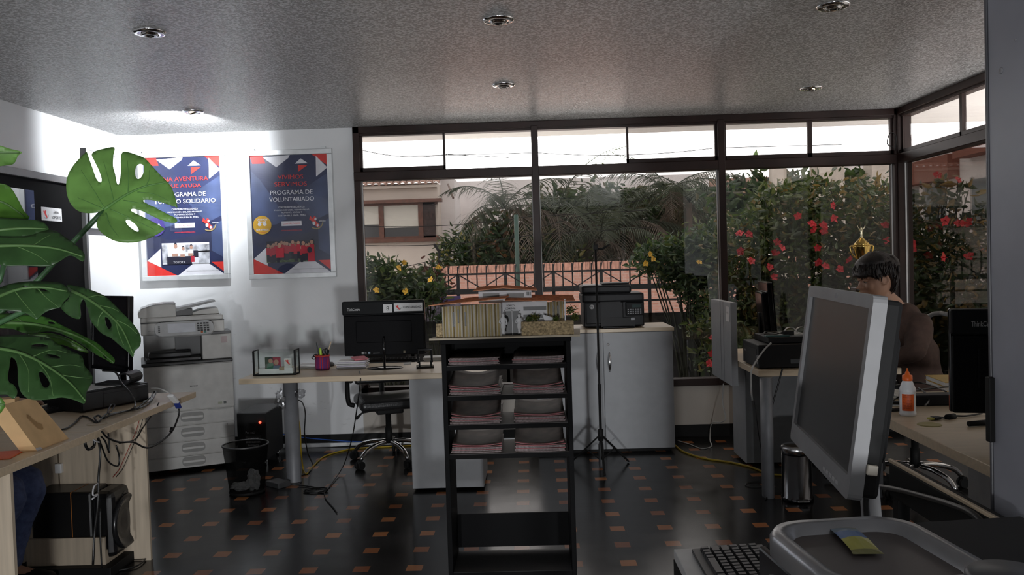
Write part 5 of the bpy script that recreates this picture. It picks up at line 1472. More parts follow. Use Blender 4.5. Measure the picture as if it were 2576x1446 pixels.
stick('pencil', 'pale wooden pencil leaning right in the pen cup', (.0, .01, .02), (.062, .02, .195), .0045, mat('pale_wood', (.66, .52, .36), .5), 'pencil')
stick('marker', 'black marker leaning right in the pen cup', (.015, -.01, .03), (.048, -.012, .14), .0085, blackm, 'marker')
scs = thing('scissors', 'black handled scissors hanging over the left rim of the pen cup', 'scissors', (pq.x, pq.y, ZD))
for k, (cx, cz) in enumerate(((-.052, .088), (-.040, .102))):
    MB().tube([(cx+.013*cos(a*pi/7), -.03+.004*k, cz+.009*sin(a*pi/7)) for a in range(15)], .0035, 6).build('handle', blackm, scs)
scs2 = thing('scissors', 'black scissors standing with round handles up in the pen cup', 'scissors', (pq.x, pq.y, ZD))
for k, (cx, cz) in enumerate(((.016, .125), (.030, .130))):
    MB().tube([(cx+.010*cos(a*pi/7), -.012+.006*k, cz+.017*sin(a*pi/7)) for a in range(15)], .0035, 6).build('handle', blackm, scs2)
MB().bar((.02, -.01, .02), (.022, -.01, .11), .012, .002).build('blade', steel, scs2)
tag(MB().lathe([(.030, 0), (.032, .012), (.022, .026), (0, .031)], (0, 0, 0), 20, sy=1.5).build('computer_mouse', dgrey, None, (PZ(838, 916, ZD).x, PZ(838, 920, ZD).y, ZD)), 'dark computer mouse between pen cup and paper stack', 'mouse')
# papers
rn = random.Random(4)
q = PZ(775, 930, ZD)
for i in range(5):
    sheet('loose_paper', 'white paper in the pile between the glass box and the pen cup', 'paper', (q.x+rn.uniform(-.01, .01), q.y+.10+rn.uniform(-.01, .01), ZD+.003+.006*i), .16, .12, .0045, rn.uniform(-.25, .25), paper, 'papers beside the glass box')
q = PZ(880, 929, ZD)
pad = [paper, mat('grey_paper', (.45, .45, .46), .8), paper, mat('lilac_paper', (.55, .52, .62), .8)]
for i in range(9):
    sheet('stacked_paper', 'sheaf of paper in the thick stack left of the all-in-one computer', 'paper', (q.x+rn.uniform(-.008, .008), q.y+.09+rn.uniform(-.008, .008), ZD+.003+.0062*i), .20, .15, .005, rn.uniform(-.1, .1), pad[i % 4], 'thick paper stack')
sheet('pink_paper', 'pink paper on top of the thick paper stack', 'paper', (q.x+.05, q.y+.10, ZD+.066), .10, .10, .006, .5, mat('pink_paper', (.72, .22, .26), .8), None, .12)
sheet('folded_paper', 'small folded white paper right of the computer base', 'paper', (PZ(1025, 916, ZD).x, PZ(1025, 916, ZD).y, ZD+.006), .05, .035, .003, .3, paper, None, .3)
q = PZ(1100, 908, ZD)
for i in range(4):
    sheet('loose_paper', 'white paper in the pile behind the hole punch', 'paper', (q.x+rn.uniform(-.01, .01), q.y+.10, ZD+.003+.006*i), .20, .14, .0045, rn.uniform(-.2, .2), paper, 'papers behind the hole punch')
# hole punch
hq = PZ(1068, 926, ZD)
hpn = thing('hole_punch', 'large black lever hole punch on the desk beside the tall rack', 'hole punch', (hq.x, hq.y+.03, ZD), .15)
MB().bb(-.06, .06, -.045, .06, 0, .014, .004).build('base', blackg, hpn)
for sx_ in (-.038, .042): MB().prism([(-.03, .014), (.02, .014), (.012, .05), (-.02, .05)], sx_-.006, sx_+.006, Matrix(((0, 0, 1, 0), (1, 0, 0, 0), (0, 1, 0, 0), (0, 0, 0, 1)))).build('punch_post', blackm, hpn)
for sx_ in (-.045, .048): MB().tube(smooth_path([(sx_, -.01, .04), (sx_, .03, .085), (sx_*.9, .045, .125)], 4), .008, 8).build('lever_arm', blackg, hpn)
MB().bb(-.05, .055, .035, .055, .108, .130, .006).build('lever_grip', blackg, hpn)

# ================================================================== swivel chairs
lthr = mat('black_leather', (.016, .016, .017), .35, bump=.3, bscale=90)
def swivel_chair(label, loc, rz, back='pad', arms=True):
    """faces local -y"""
    t = thing('swivel_chair', label, 'chair', loc, rz, 'black swivel chairs')
    for k in range(5):
        a = -pi/2+.3+k*2*pi/5
        d = Vector((cos(a), sin(a), 0))
        MB().tube(smooth_path([d*.03+Vector((0, 0, .155)), d*.13+Vector((0, 0, .15)), d*.24+Vector((0, 0, .12)), d*.30+Vector((0, 0, .065))], 4), [.017]*12+[.013], 8).build('base_leg', chrome, t)
        s_ = Vector((-d.y, d.x, 0)); c = d*.305
        cs = MB()
        for sg_ in (-1, 1): cs.cyl(c+s_*(.008*sg_)+Vector((0, 0, .03)), c+s_*(.026*sg_)+Vector((0, 0, .03)), .03)
        cs.bb(c.x-.02, c.x+.02, c.y-.02, c.y+.02, .045, .066, .006)
        cs.build('caster', blackm, t)
    MB().lathe([(.028, .14), (.028, .26), (.022, .262), (.022, .38)], seg=20).build('gas_lift', blackm, t)
    MB().bb(-.10, .10, -.12, .12, .38, .42, .01).build('mechanism', blackm, t)
    MB().tube([(-.08, 0, .40), (-.20, -.02, .39), (-.25, -.03, .35)], [.006, .006, .014], 8).build('lever', blackm, t)
    pts = []
    MB().box((0, 0, .465), (.47, .46, .085), None, .035, 4).build('seat', lthr, t)
    if back == 'pad':
        MB().box((0, .25, .80), (.44, .06, .46), (-.12, 0, 0), .028, 4).build('backrest', lthr, t)
    else:
        fr_ = [(.23*sin(a)*(1 if abs(sin(a)) < .8 else .98), .235+.06*max(0, -cos(a)), .82+.27*cos(a)) for a in [i*2*pi/28 for i in range(28)]]
        MB().tube(fr_+[fr_[0], fr_[1]], .014, 8).build('back_frame', mat('grey_chair_frame', (.17, .17, .17), .4), t)
        mm = MB(); mm.poly([(x*.97, y+.002, .82+(z-.82)*.97) for x, y, z in fr_]); mm.build('back_mesh', glass_mat('chair_mesh', (.28, .28, .28), 0), t)
    MB().tube([(0, .12, .41), (0, .27, .44), (0, .285, .72)], .02, 8).build('back_bar', blackm, t)
    if arms:
        for sg_ in (-1, 1):
            MB().tube(smooth_path([(sg_*.24, .10, .43), (sg_*.285, .10, .46), (sg_*.29, .09, .62), (sg_*.29, .0, .655), (sg_*.29, -.15, .655)], 4), .018, 8).build('armrest', blackm, t)
    return t
c1 = PZ(902, 1183, 0); c2_ = PZ(1022, 1180, 0)
ccx = (c1.x+c2_.x)/2+.01
swivel_chair('black swivel chair with chrome star base pushed behind the desk by the white wall', (ccx, c1.y+.27, 0), .33)

# ================================================================== brochure rack
RY = 3.85
rx0, rx1 = PY(1109, 860, RY).x, PY(1433, 860, RY).x
rx1 = rx0+.60
rzt = PY(1270, 850, RY).z
rd_ = .31
rk = thing('display_rack', 'tall black laminate rack with brochure shelves and an architectural model on top', 'rack', ((rx0+rx1)/2, RY, 0))
hw2 = (rx1-rx0)/2
MB().bb(-hw2, -hw2+.022, 0, rd_, 0, rzt-.022, .001).build('side_panel', rackm, rk)
MB().bb(hw2-.022, hw2, 0, rd_, 0, rzt-.022, .001).build('side_panel', rackm, rk)
MB().bb(-hw2-.004, hw2+.004, -.004, rd_, rzt-.022, rzt, .001).build('top_board', rackm, rk)
shz = [PY(1115, y, RY).z for y in (922, 998, 1071, 1145)]
grey_sh = mat('shelf_grey', (.20, .19, .185), .6, spec=.2)
for z in shz:
    s_ = MB().bb(-hw2+.022, hw2-.022, .001, rd_, z-.021, z).build('shelf', rackm, rk)
    MB().bb(-hw2+.023, hw2-.023, .003, rd_-.001, z, z+.0012).build('shelf_surface', grey_sh, s_)
MB().bb(-hw2+.022, hw2-.022, .30, rd_, .07, PY(1300, 1290, RY+.30).z).build('back_board', rackm, rk)
MB().bb(-hw2+.022, hw2-.022, .28, rd_, shz[0], rzt-.022).build('back_board', rackm, rk)
b_ = MB().bb(-hw2+.022, hw2-.022, .002, rd_-.012, .03, .052).build('bottom_shelf', rackm, rk)
MB().bb(-hw2+.023, hw2-.023, .004, rd_-.013, .052, .0532).build('shelf_surface', mat('shelf_dark_grey', (.035, .034, .034), .5), b_)
# brochures
bro_top = mat('brochure_cover', (.14, .108, .094), .5, var=.5, scale=7, spec=.15)
bro_edge = mat('brochure_edge', (.27, .215, .215), .7, var=.35, scale=90, stretch=(1, 1, 6))
bro_red = mat('brochure_red', (.30, .04, .05), .5)
def brochure_mesh(name, curl, back, red=True):
    b = MB(); w, d, t = .232, .285, .0034
    nx, ny = 10, 8
    def Zf(u, v): return curl*((2*u-1)**2)*(.45+.55*v)+back*v*v
    top = [[b.bm.verts.new((-w/2+w*i/nx, d*j/ny, Zf(i/nx, j/ny)+t)) for i in range(nx+1)] for j in range(ny+1)]
    bot = [[b.bm.verts.new((-w/2+w*i/nx, d*j/ny, Zf(i/nx, j/ny))) for i in range(nx+1)] for j in range(ny+1)]
    def F(vs, m, s=False):
        f = b.bm.faces.new(vs); f.material_index = m; f.smooth = s
    for j in range(ny):
        for i in range(nx):
            F((top[j][i], top[j][i+1], top[j+1][i+1], top[j+1][i]), 0, True); F((bot[j][i], bot[j+1][i], bot[j+1][i+1], bot[j][i+1]), 0, True)
    for i in range(nx):
        F((bot[0][i], bot[0][i+1], top[0][i+1], top[0][i]), 1); F((bot[ny][i+1], bot[ny][i], top[ny][i], top[ny][i+1]), 1)
    for j in range(ny):
        F((bot[j+1][0], bot[j][0], top[j][0], top[j+1][0]), 1); F((bot[j][nx], bot[j+1][nx], top[j+1][nx], top[j][nx]), 1)
    if not red: 
        me = bpy.data.meshes.new(name); b.bm.to_mesh(me); b.bm.free()
        for m in (bro_top, bro_edge): me.materials.append(m)
        return me
    # red strip along the front of the cover
    k = [Vector((-w/2+w*i/nx, -.0004, Zf(i/nx, 0)+t+.0002)) for i in range(nx+1)]
    k2 = [Vector((-w/2+w*i/nx, .007, Zf(i/nx, .03)+t+.0004)) for i in range(nx+1)]
    k0 = [p-Vector((0, 0, .0024)) for p in k]
    b.m(2)
    for i in range(nx):
        b.poly([k[i], k[i+1], k2[i+1], k2[i]]); b.poly([k0[i], k0[i+1], k[i+1], k[i]])
    me = bpy.data.meshes.new(name); b.bm.to_mesh(me); b.bm.free()
    for m in (bro_top, bro_edge, bro_red): me.materials.append(m)
    return me
flatme = brochure_mesh('brochure', .004, .0, False)
flatred = brochure_mesh('brochure', .004, .0)
curls = [brochure_mesh('brochure', .022+.006*i, .022+.012*i) for i in range(3)]
half = brochure_mesh('brochure', .012, .008)
names = ['top', 'second', 'third', 'lowest']
for si, z in enumerate(shz):
    for side in (0, 1):
        n = 7 if si == 0 else 8
        cx = rk.location.x + ((-hw2+.148) if side == 0 else (hw2-.152))
        st_ = 'left' if side == 0 else 'right'
        grp = f'brochures on the {names[si]} shelf, {st_} stack'
        rn = random.Random(si*2+side)
        for k in range(n):
            topmost = k == n-1
            me = (flatred if k % 4 == 3 else flatme) if k < n-2 or si == 0 else (half if not topmost else curls[(si+side) % 3])
            o = bpy.data.objects.new('brochure', me); COL.objects.link(o)
            o.location = (cx+rn.uniform(-.006, .006), RY+.012+rn.uniform(0, .01), z+.0018+k*.0046)
            o.rotation_euler.z = rn.uniform(-.02, .02)
            if topmost:
                tag(o, f'curled dark cover brochure topmost of the {st_} stack on the {names[si]} shelf', 'brochure', grp)
            else:
                tag(o, f'red edged brochure lying under others in the {st_} stack on the {names[si]} shelf', 'brochure', grp)

# ================================================================== architectural model on the rack
MZ = rzt
mo = thing('architectural_model', 'cardboard model of a small clinic with orange roofs standing on the black rack', 'model', (rk.location.x, RY, MZ))
MX = rk.location.x
def mp(px, py, dy=0):
    q = PY(px, py, RY+dy); return (q.x-MX, dy, q.z-MZ)
bl_, br2 = mp(1079, 846, -.03), mp(1459, 838, -.03)
MB().prism([(bl_[0], -.03), (br2[0], -.03), (br2[0]+.02, .30), (bl_[0]+.05, .30)], .0005, .009).build('base_board', mat('board_beige', (.52, .45, .34), .7), mo)
corr = mat('corrugated_straw', (.50, .40, .20), .8)
def corrw(px0, px1, pyt0, pyt1, pyb, dy, th=.012):
    a, b = mp(px0, pyb, dy), mp(px1, pyb, dy)
    t0, t1 = mp(px0, pyt0, dy)[2], mp(px1, pyt1, dy)[2]
    g = MB(); n = int((b[0]-a[0])/.0042)
    for i in range(n):
        x = a[0]+(b[0]-a[0])*(i+.5)/n; z1 = t0+(t1-t0)*(i+.5)/n
        r = .0022*(1.25 if i % 5 == 0 else .9)
        g.m(i % 7 % 3 == 0 and 1 or (2 if i % 5 == 2 else 0))
        g.cyl((x, dy, .009), (x, dy, z1), r, seg=6)
    g.m(0).bb(a[0], b[0], dy+.002, dy+th, .009, min(t0, t1))
    return g.build('corrugated_wall', [corr, mat('straw_pale', (.62, .58, .50), .8), mat('straw_dark', (.22, .16, .07), .8)], mo)
corrw(1114, 1262, 772, 762, 845, .0)
whc = mat('white_card', (.78, .78, .80), .6)
dkw = mat('model_dark_glass', (.035, .035, .033), .4)
for px, y0, y1 in ((1141, 785, 822), (1153, 778, 813), (1171, 784, 820)):
    a, b = mp(px-1.5, y1, -.003), mp(px+1.5, y0, -.003)
    MB().bb(a[0], b[0], -.0045, .002, a[2], b[2]).build('slit_window', dkw, mo)
a, b = mp(1262, 838, .06), mp(1376, 757, .06)
MB().bb(a[0], b[0], .06, .07, .009, b[2]).build('white_facade', whc, mo)
a = mp(1262, 838, 0); MB().bb(a[0]-.004, a[0], .0, .20, .009, b[2]).build('side_wall', whc, mo)
text('TÓPICO', .038, .009, ink, mo, at(mp(1284, 768, .059)[0], .0592, mp(1284, 768, .059)[2]) @ RX, bold=.015)
text('COMUNAL', .047, .009, ink, mo, at(mp(1284, 775, .059)[0], .0592, mp(1284, 775.5, .059)[2]) @ RX, bold=.015)
a, b = mp(1270, 838, .058), mp(1308, 780, .058)
dm_ = MB().bb(a[0], b[0], .056, .060, .009, b[2]).build('door', dkw, mo)
xm = (a[0]+b[0])/2
fd = MB()
for xx in (a[0], xm-.002, b[0]-.003): fd.bb(xx, xx+.003, .054, .058, .009, b[2])
fd.bb(a[0], b[0], .054, .058, b[2]-.003, b[2]); fd.build('door_frame', whc, dm_)
for y0, y1 in ((770, 781), (790, 801)):
    a, b = mp(1317, y1, .058), mp(1374, y0, .058)
    MB().bb(a[0], b[0], .057, .061, a[2], b[2]).build('strip_window', dkw, mo)
corrw(1376, 1420, 760, 756, 838, .07)
for px in (1395, 1405):
    a, b = mp(px-3, 800, .066), mp(px, 768, .066); MB().bb(a[0], b[0], .064, .068, a[2], b[2]).build('slit_window', dkw, mo)
a = mp(1423, 838, .0); b = mp(1423, 752, .0)
MB().bb(a[0]-.003, a[0]+.003, -.003, .003, .009, b[2]).build('white_post', whc, mo)
orn = mat('orange_corrugated', (.66, .27, .13), .6, var=.25, scale=60, stretch=(1, 10, 1))
def roof(pts, name='roof'):
    g = MB(); n = 22
    A, B, C_, D = [Vector(p) for p in pts]   # A-B front edge, D-C back edge
    for i in range(n):
        p0, p1 = A.lerp(D, i/n), B.lerp(C_, i/n); q0, q1 = A.lerp(D, (i+1)/n), B.lerp(C_, (i+1)/n)
        up_ = Vector((0, 0, .0022))
        g.rings([[p0, p1, p1+up_*1.4, p0+up_*1.4], [q0, q1, q1+up_*.4, q0+up_*.4]], True, False)
    return g.build(name, orn, mo)
roof([mp(1077, 770, -.025), mp(1272, 751, -.025), mp(1290, 738, .24), mp(1175, 750, .24)])
roof([mp(1270, 757, -.005), mp(1447, 757, -.005), mp(1440, 742, .24), mp(1275, 742, .24)])
a, b = mp(1204, 753, .10), mp(1304, 731, .10)
ux0, ux1 = a[0], mp(1337, 745, .10)[0]
MB().bb(ux0, ux1, .10, .19, b[2]-.055, b[2]).build('upper_storey', whc, mo)
for p0, p1 in ((1214, 1256), (1275, 1318)):
    a2, b2 = mp(p0, 748, .098), mp(p1, 737, .098); MB().bb(a2[0], b2[0], .0975, .101, a2[2], b2[2]).build('strip_window', mat('model_grey_glass', (.12, .11, .10), .4), mo)
for px in (1326, 1330, 1334):
    a2, b2 = mp(px-1, 743, .098), mp(px+1, 734, .098); MB().bb(a2[0], b2[0], .0975, .101, a2[2], b2[2]).build('slit_window', dkw, mo)
roof([mp(1189, 733, .085), mp(1265, 725, .085), mp(1275, 718, .21), mp(1205, 722, .21)], 'upper_roof')
roof([mp(1265, 725, .085), mp(1352, 731, .085), mp(1348, 725, .21), mp(1275, 718, .21)], 'upper_roof')
burl = mat('burlap', (.42, .32, .18), .9, var=.35, scale=120, bump=.8, bscale=250)
a, b = mp(1312, 838, -.012), mp(1443, 806, -.012)
MB().bb(a[0], b[0], -.012, .03, .009, b[2], .003).build('burlap_planter', burl, mo)
a, b = mp(1097, 846, .01), mp(1114, 814, .01)
MB().bb(a[0], b[0], .01, .05, .009, b[2], .003).build('burlap_planter', burl, mo)
def mbush(px, py, r, dy, seed, mats):
    c = mp(px, py, dy)
    rn = random.Random(seed)
    leaf_cloud('model_bush', [(c[0]+rn.gauss(0, r*.5), dy+rn.gauss(0, r*.4), c[2]+rn.gauss(0, r*.45)) for _ in range(150)], .012, mats, mo, seed=seed)
mg = [leaf_mat('moss_green', (.10, .14, .03)), leaf_mat('moss_yellow', (.24, .22, .05)), leaf_mat('moss_dark', (.04, .07, .02))]
mbush(1103, 800, .022, .03, 1, [mg[2], leaf_mat('moss_dark', (.04, .07, .02))]); mbush(1436, 780, .020, .03, 2, mg); mbush(1447, 797, .016, .02, 3, mg); mbush(1345, 800, .014, .01, 4, mg); mbush(1330, 803, .010, .01, 5, [mg[0]]); mbush(1398, 803, .008, .0, 6, [mg[0]])
MB().poly([mp(1364, 790, .008), mp(1396, 800, .008), mp(1390, 806, .012), mp(1370, 806, .012)]).build('white_card_wedge', whc, mo)
def figurine(px, py0, py1, dy):
    a, b = mp(px, py1, dy), mp(px, py0, dy); h = b[2]-a[2]; z0 = a[2]
    g = MB()
    g.lathe([(h*.10, 0), (h*.07, h*.03), (h*.08, h*.22), (h*.13, h*.30), (h*.12, h*.50), (h*.15, h*.72), (h*.13, h*.80), (h*.05, h*.84), (h*.075, h*.90), (h*.07, h*.98), (0, h)], (a[0], dy, z0), 12, sy=.75)
    g.tube([(a[0]-h*.14, dy, z0+h*.76), (a[0]-h*.19, dy-.004, z0+h*.58), (a[0]-h*.08, dy-.01, z0+h*.52)], h*.035, 6)
    g.tube([(a[0]+h*.14, dy, z0+h*.76), (a[0]+h*.18, dy, z0+h*.58), (a[0]+h*.15, dy-.006, z0+h*.45)], h*.035, 6)
    g.build('white_figurine', mat('figurine_white', (.75, .75, .76), .6), mo)
figurine(1266.5, 789, 839, -.008); figurine(1307, 790, 838, .02)

# ================================================================== grey cabinet, printer, microphone stand
CY = 6.40
cx0, cx1 = .035, PY(1695, 980, CY).x
cbt = PY(1560, 835, CY).z
cb = thing('cabinet', 'light grey two-door cabinet with a pale wood top under the window', 'cabinet', (0, CY, 0))
MB().bb(cx0, cx1, .018, .48, .03, cbt, .002).build('body', grey_lam, cb)
MB().bb(cx0-.015, cx1+.012, -.012, .49, cbt, cbt+.028, .003).build('worktop', wood, cb)
MB().bb(cx0+.02, cx1-.02, .05, .46, 0, .03).build('plinth', blackm, cb)
xs_ = PY(1521, 1000, CY).x
for i, (a, b) in enumerate(((cx0, xs_-.002), (xs_+.002, cx1))):
    d = MB().bb(a, b, 0, .018, .032, cbt-.004, .0015).build('door', grey_lam, cb)
    hx = xs_+(-.045 if i == 0 else .045); hz_ = PY(1541, 910, CY).z
    pts = [(hx, -.002-.022*sin(pi*k/8), hz_-.075+.15*k/8) for k in range(9)]
    MB().tube(pts, [.004+.009*sin(pi*k/8) for k in range(9)], 8).build('handle', steel, d)
    if i: 
        lz = PY(1539, 866, CY).z
        MB().lathe([(0, .004), (.009, .004), (.011, 0)], (xs_+.038, 0, lz), 20, RX).build('lock', chrome, d)
# printer
PYc = CY+.04
qx0, qx1 = PY(1464, 770, PYc).x, PY(1622, 770, PYc).x
W = qx1-qx0
pz = cbt+.028
ph = PY(1540, 716, PYc).z-pz
pt = thing('printer', 'black multifunction laser printer on the grey cabinet', 'printer', (qx0, PYc, pz))
MB().bb(.012, W, .03, .36, .008, ph*.62, .012).build('body', black, pt)
MB().bb(0, W-.004, 0, .36, ph*.60, ph*.80, .014).build('scanner_unit', black, pt)
MB().bb(.0, W*.80, .02, .36, ph*.80, ph*.99, .016).build('document_feeder', black, pt)
MB().bb(.02, W*.34, .05, .3, ph*.985, ph*1.0, .004).build('feeder_lid', mat('printer_lid_grey', (.10, .10, .10), .3), pt)  # feeder lid in plain dark grey
MB().bb(W*.34, W*.78, .06, .30, ph*.985, ph*1.035, .008).build('feeder_tray', black, pt)
MB().bb(.03, W*.66, .012, .03, ph*.10, ph*.60, .006).build('front_panel', black, pt)
MB().bb(W*.30, W*.84, .005, .031, .008, ph*.24).build('tray_opening', mat('printer_void', (.003, .003, .003), .6), pt)
MB().bb(W*.32, W*.82, -.05, .02, .004, .012, .002).build('paper_tray', black, pt)
MB().bb(W*.28, W*.62, .008, .0125, ph*.56, ph*.62).build('output_slot', mat('printer_void', (.003, .003, .003), .6), pt)
pc_ = MB().bb(W*.70, W*.985, .0, .03, ph*.28, ph*.58, .006).build('control_panel', mat('printer_panel', (.012, .012, .013), .6, spec=.2), pt)
MB().bb(W*.80, W*.945, -.001, .002, ph*.46, ph*.53).build('display', mat('dim_lcd', (.05, .07, .07), .7, spec=.1), pc_)
kk = MB()
for r in range(3):
    for c in range(6): kk.bb(W*.725+c*.019, W*.725+c*.019+.010, -.0012, .002, ph*(.41-.045*r), ph*(.43-.045*r))
kk.build('panel_keys', mgrey, pc_)
lx_ = PY(1489, 769, PYc-.0).x-qx0
MB().lathe([(0, .0012), (.0175, .0012), (.018, 0)], (lx_, .0118, ph*.50), 28, RX).build('badge', mat('badge_silver', (.60, .60, .60), .3, metal=.3), pt)
text('hp', .022, .022, mat('badge_ink', (.02, .02, .03), .5), pt, at(lx_, .0102, ph*.50) @ RX @ Matrix.Shear('XZ', 4, (0, 0)), bold=.02)
MB().bb(W*.775, W*.835, .002, .0045, ph*.17, ph*.23).build('sticker', mat('bluegrey_sticker', (.16, .17, .19), .4), pt)
# microphone stand
sq = PZ(1514, 1178, 0)
sq.y += .02
ms_ = thing('microphone_stand', 'slim black microphone stand on a folding tripod base in front of the cabinet', 'stand', (sq.x, sq.y, 0))
stz = PY(1497, 622, sq.y).z
zlow = PY(1510, 1098, sq.y).z
MB().lathe([(.010, .03), (.010, .55), (.0115, .56), (.0115, .60), (.008, .605), (.008, stz)], seg=14).build('pole', blackm, ms_)
MB().lathe([(.018, zlow-.03), (.02, zlow-.02), (.02, zlow+.05), (.016, zlow+.055)], seg=16).build('leg_collar', blackm, ms_)
MB().lathe([(.017, .0), (.02, .02), (.019, .17), (.012, .19)], seg=16).build('foot_sleeve', dgrey, ms_)
for k in range(3):
    a = -pi/2+.05+k*2*pi/3
    d = Vector((cos(a), sin(a), 0))
    if k == 0: d = Vector((.0, -1, 0))
    L_ = .25
    MB().bar(d*.018+Vector((0, 0, zlow)), d*L_+Vector((0, 0, .008)), .016, .010).build('tripod_leg', blackm, ms_)
    MB().bar(d*.012+Vector((0, 0, .06)), d*.12+Vector((0, 0, zlow*.56)), .010, .005).build('leg_brace', blackm, ms_)
MB().box((0, 0, stz), (.035, .025, .04), None, .006).tube([(-.01, 0, stz+.01), (-.005, 0, stz+.035)], [.008, .004], 8).build('head_clamp', blackm, ms_)
MB().tube([(.01, 0, stz-.01), (.05, 0, stz-.012), (.10, -.01, stz+.018)], [.006, .009, .006], 8).build('clip_arm', blackm, ms_)
# ================================================================== far right-hand desk
R1x0, R1x1, R1y0, R1y1 = 1.385, PY(2262, 925, 5.10).x, 5.13, 6.35
d1 = thing('desk', 'far pale wood desk by the right window with an oval grey leg', 'desk')
MB().prism([(R1x0, R1y0), (R1x1, R1y0-.06), (R1x1, R1y1), (R1x0, R1y1)], ZD-.04, ZD, None, .003).build('desktop', wood, d1)
for q, rx_ in ((PZ(1940, 1255, 0), .036), (PZ(2216, 1252, 0), .034)):
    MB().lathe([(rx_, 0), (rx_, ZD-.04)], (q.x, q.y+.06, 0), 24, sy=1.6).build('leg', gleg, d1)
pa, pb_ = PZ(1879, 1165, .02), PZ(1966, 1165, .02)
MB().bb(pa.x, pb_.x+.35, pa.y, pa.y+.36, .02, ZD-.04, .002).build('pedestal', mat('pedestal_grey', (.16, .165, .17), .45), d1)
MB().bb(pa.x-.004, pa.x, pa.y, pa.y+.36, .02, ZD-.04).build('pedestal_side', grey_lam, d1)
py0_, py1_ = PX(1845, 860, R1x0-.03).y, PX(1795, 840, R1x0-.03).y
zt0, zb0 = PX(1845, 762, R1x0-.03).z, PX(1845, 970, R1x0-.03).z
pp_ = MB().bb(R1x0-.045, R1x0-.003, py0_, py1_, zb0, zt0, .002).build('privacy_panel', grey_lam, d1)
for f_ in (.35, .5): 
    yy = py0_+(py1_-py0_)*f_; MB().bb(R1x0-.0465, R1x0-.044, yy-.0015, yy+.0015, zb0+.002, zt0-.002).build('panel_groove', mgrey, pp_)
MB().bb(R1x0-.047, R1x0-.0445, py0_+.03, py0_+.13, zt0-.13, zt0-.03).build('notice_sticker', white_p, pp_)
text('AREA', .06, .014, greyi, pp_, Matrix.Translation((R1x0-.0475, py0_+.075, zt0-.07)) @ Matrix.Rotation(-pi/2, 4, 'Z') @ RX)
# printer on it
ex0, ey0 = R1x0+.015, R1y0+.04
ex1 = PY(2052, 880, ey0).x
ez = PY(1905, 868, ey0).z; ez2 = PY(1960, 846, ey0+.1).z
ep = thing('printer', 'black inkjet printer on the far desk with cables and white rolls on its lid', 'printer', (ex0, ey0, ZD))
EW = ex1-ex0
MB().bb(0, EW, 0, .38, .006, ez-ZD, .006).build('body', black, ep)
MB().bb(EW*.22, EW, .05, .38, ez-ZD, ez2-ZD, .006).build('scanner_lid', black, ep)
MB().bb(EW*.45, EW*.98, .07, .36, ez2-ZD, ez2-ZD+.006).build('lid_glass', mat('lid_grey', (.22, .23, .23), .3), ep)
MB().bb(-.002, .001, .05, .34, .02, ez-ZD-.03).build('side_vent', mat('vent_black', (.004, .004, .004), .7), ep)
text('EPSON', .045, .012, mat('faint_white', (.3, .3, .3), .5), ep, Matrix.Translation((-.003, .31, (ez-ZD)*.6)) @ Matrix.Rotation(-pi/2, 4, 'Z') @ Matrix.Rotation(pi/2, 4, 'Z') @ Matrix.Rotation(-pi/2, 4, 'Z') @ RX, bold=.02)
MB().bb(-.0025, 0, .02, .04, .03, .085).build('label', greyi, ep)
MB().bb(EW*.55, EW*.75, -.003, .004, .03, .06, .002).build('latch', blackg, ep)
for k, (px, py) in enumerate(((1988, 826), (2016, 826))):
    c = PY(px, py, ey0+.16); z = ez2+.006
    r_ = .026
    MBs = MB()
    loop_o = [(c.x+(r_+.0)*cos(a*pi/10)*1.3, c.y+.01*sin(a), z+r_*.9+r_*.85*sin(a*pi/10)) for a in range(19)]
    rs = [[(x, c.y-.012+dy, zz) for dy in (0, .024)]+[(x*1.0+(c.x-x)*.08, c.y+.012-dy, zz+(z+r_-zz)*.08) for dy in (0, .024)] for x, _, zz in loop_o]
    MBs.rings(rs, True, False)
    tag(MBs.build('strap_coil', paper), ('white strap coil on the printer lid, left one of two', 'white strap coil on the printer lid, right one of two')[k], 'strap', 'white strap coils')
q = PY(1975, 836, ey0+.11)
tag(MB().box((q.x+.02, ey0+.11, ez2+.02), (.06, .05, .028), None, .004).build('power_adapter', black), 'small black adapter lying on the printer lid beside the white coils', 'adapter')
tag(MB().box((q.x-.06, ey0+.085, ez2+.006), (.15, .045, .012), (0, 0, .05), .004).build('cable_tester', mat('dark_teal', (.03, .09, .09), .4)), 'flat dark teal gadget at the front of the printer lid', 'gadget')
cable('cable', [(q.x, ey0+.13, ez2+.012), (q.x-.10, ey0+.15, ez2+.03), (q.x-.13, ey0+.10, ez2+.016), (q.x-.05, ey0+.12, ez2+.014), (q.x+.01, ey0+.11, ez2+.036)], .0035, cabm, 'thin black cable looping over the printer lid')
cable('cable', [PY(1940, 862, ey0-.008), PY(1922, 880, ey0-.012), PY(1898, 915, ey0-.03), PY(1889, 940, R1y0-.012), PY(1890, 985, R1y0-.0), PY(1893, 1008, R1y0+.05)], .0055, cabw, 'grey white cable hanging from the inkjet printer over the desk edge')
cable('cable', [PY(1969, 925, R1y0-.012), PY(1958, 965, R1y0-.012), PY(1940, 1030, R1y0-.01), PY(1926, 1100, R1y0), PY(1922, 1150, R1y0+.02), PZ(1945, 1235, .01), PZ(1925, 1255, .006)], .005, cabm, 'black cable hanging in front of the oval desk leg')
cable('cable', [PY(1896, 1000, 5.5), PY(1902, 1040, 5.5), PY(1908, 1090, 5.5), PY(1918, 1150, 5.5)], .003, cabm, 'thin black cable behind the oval desk leg')
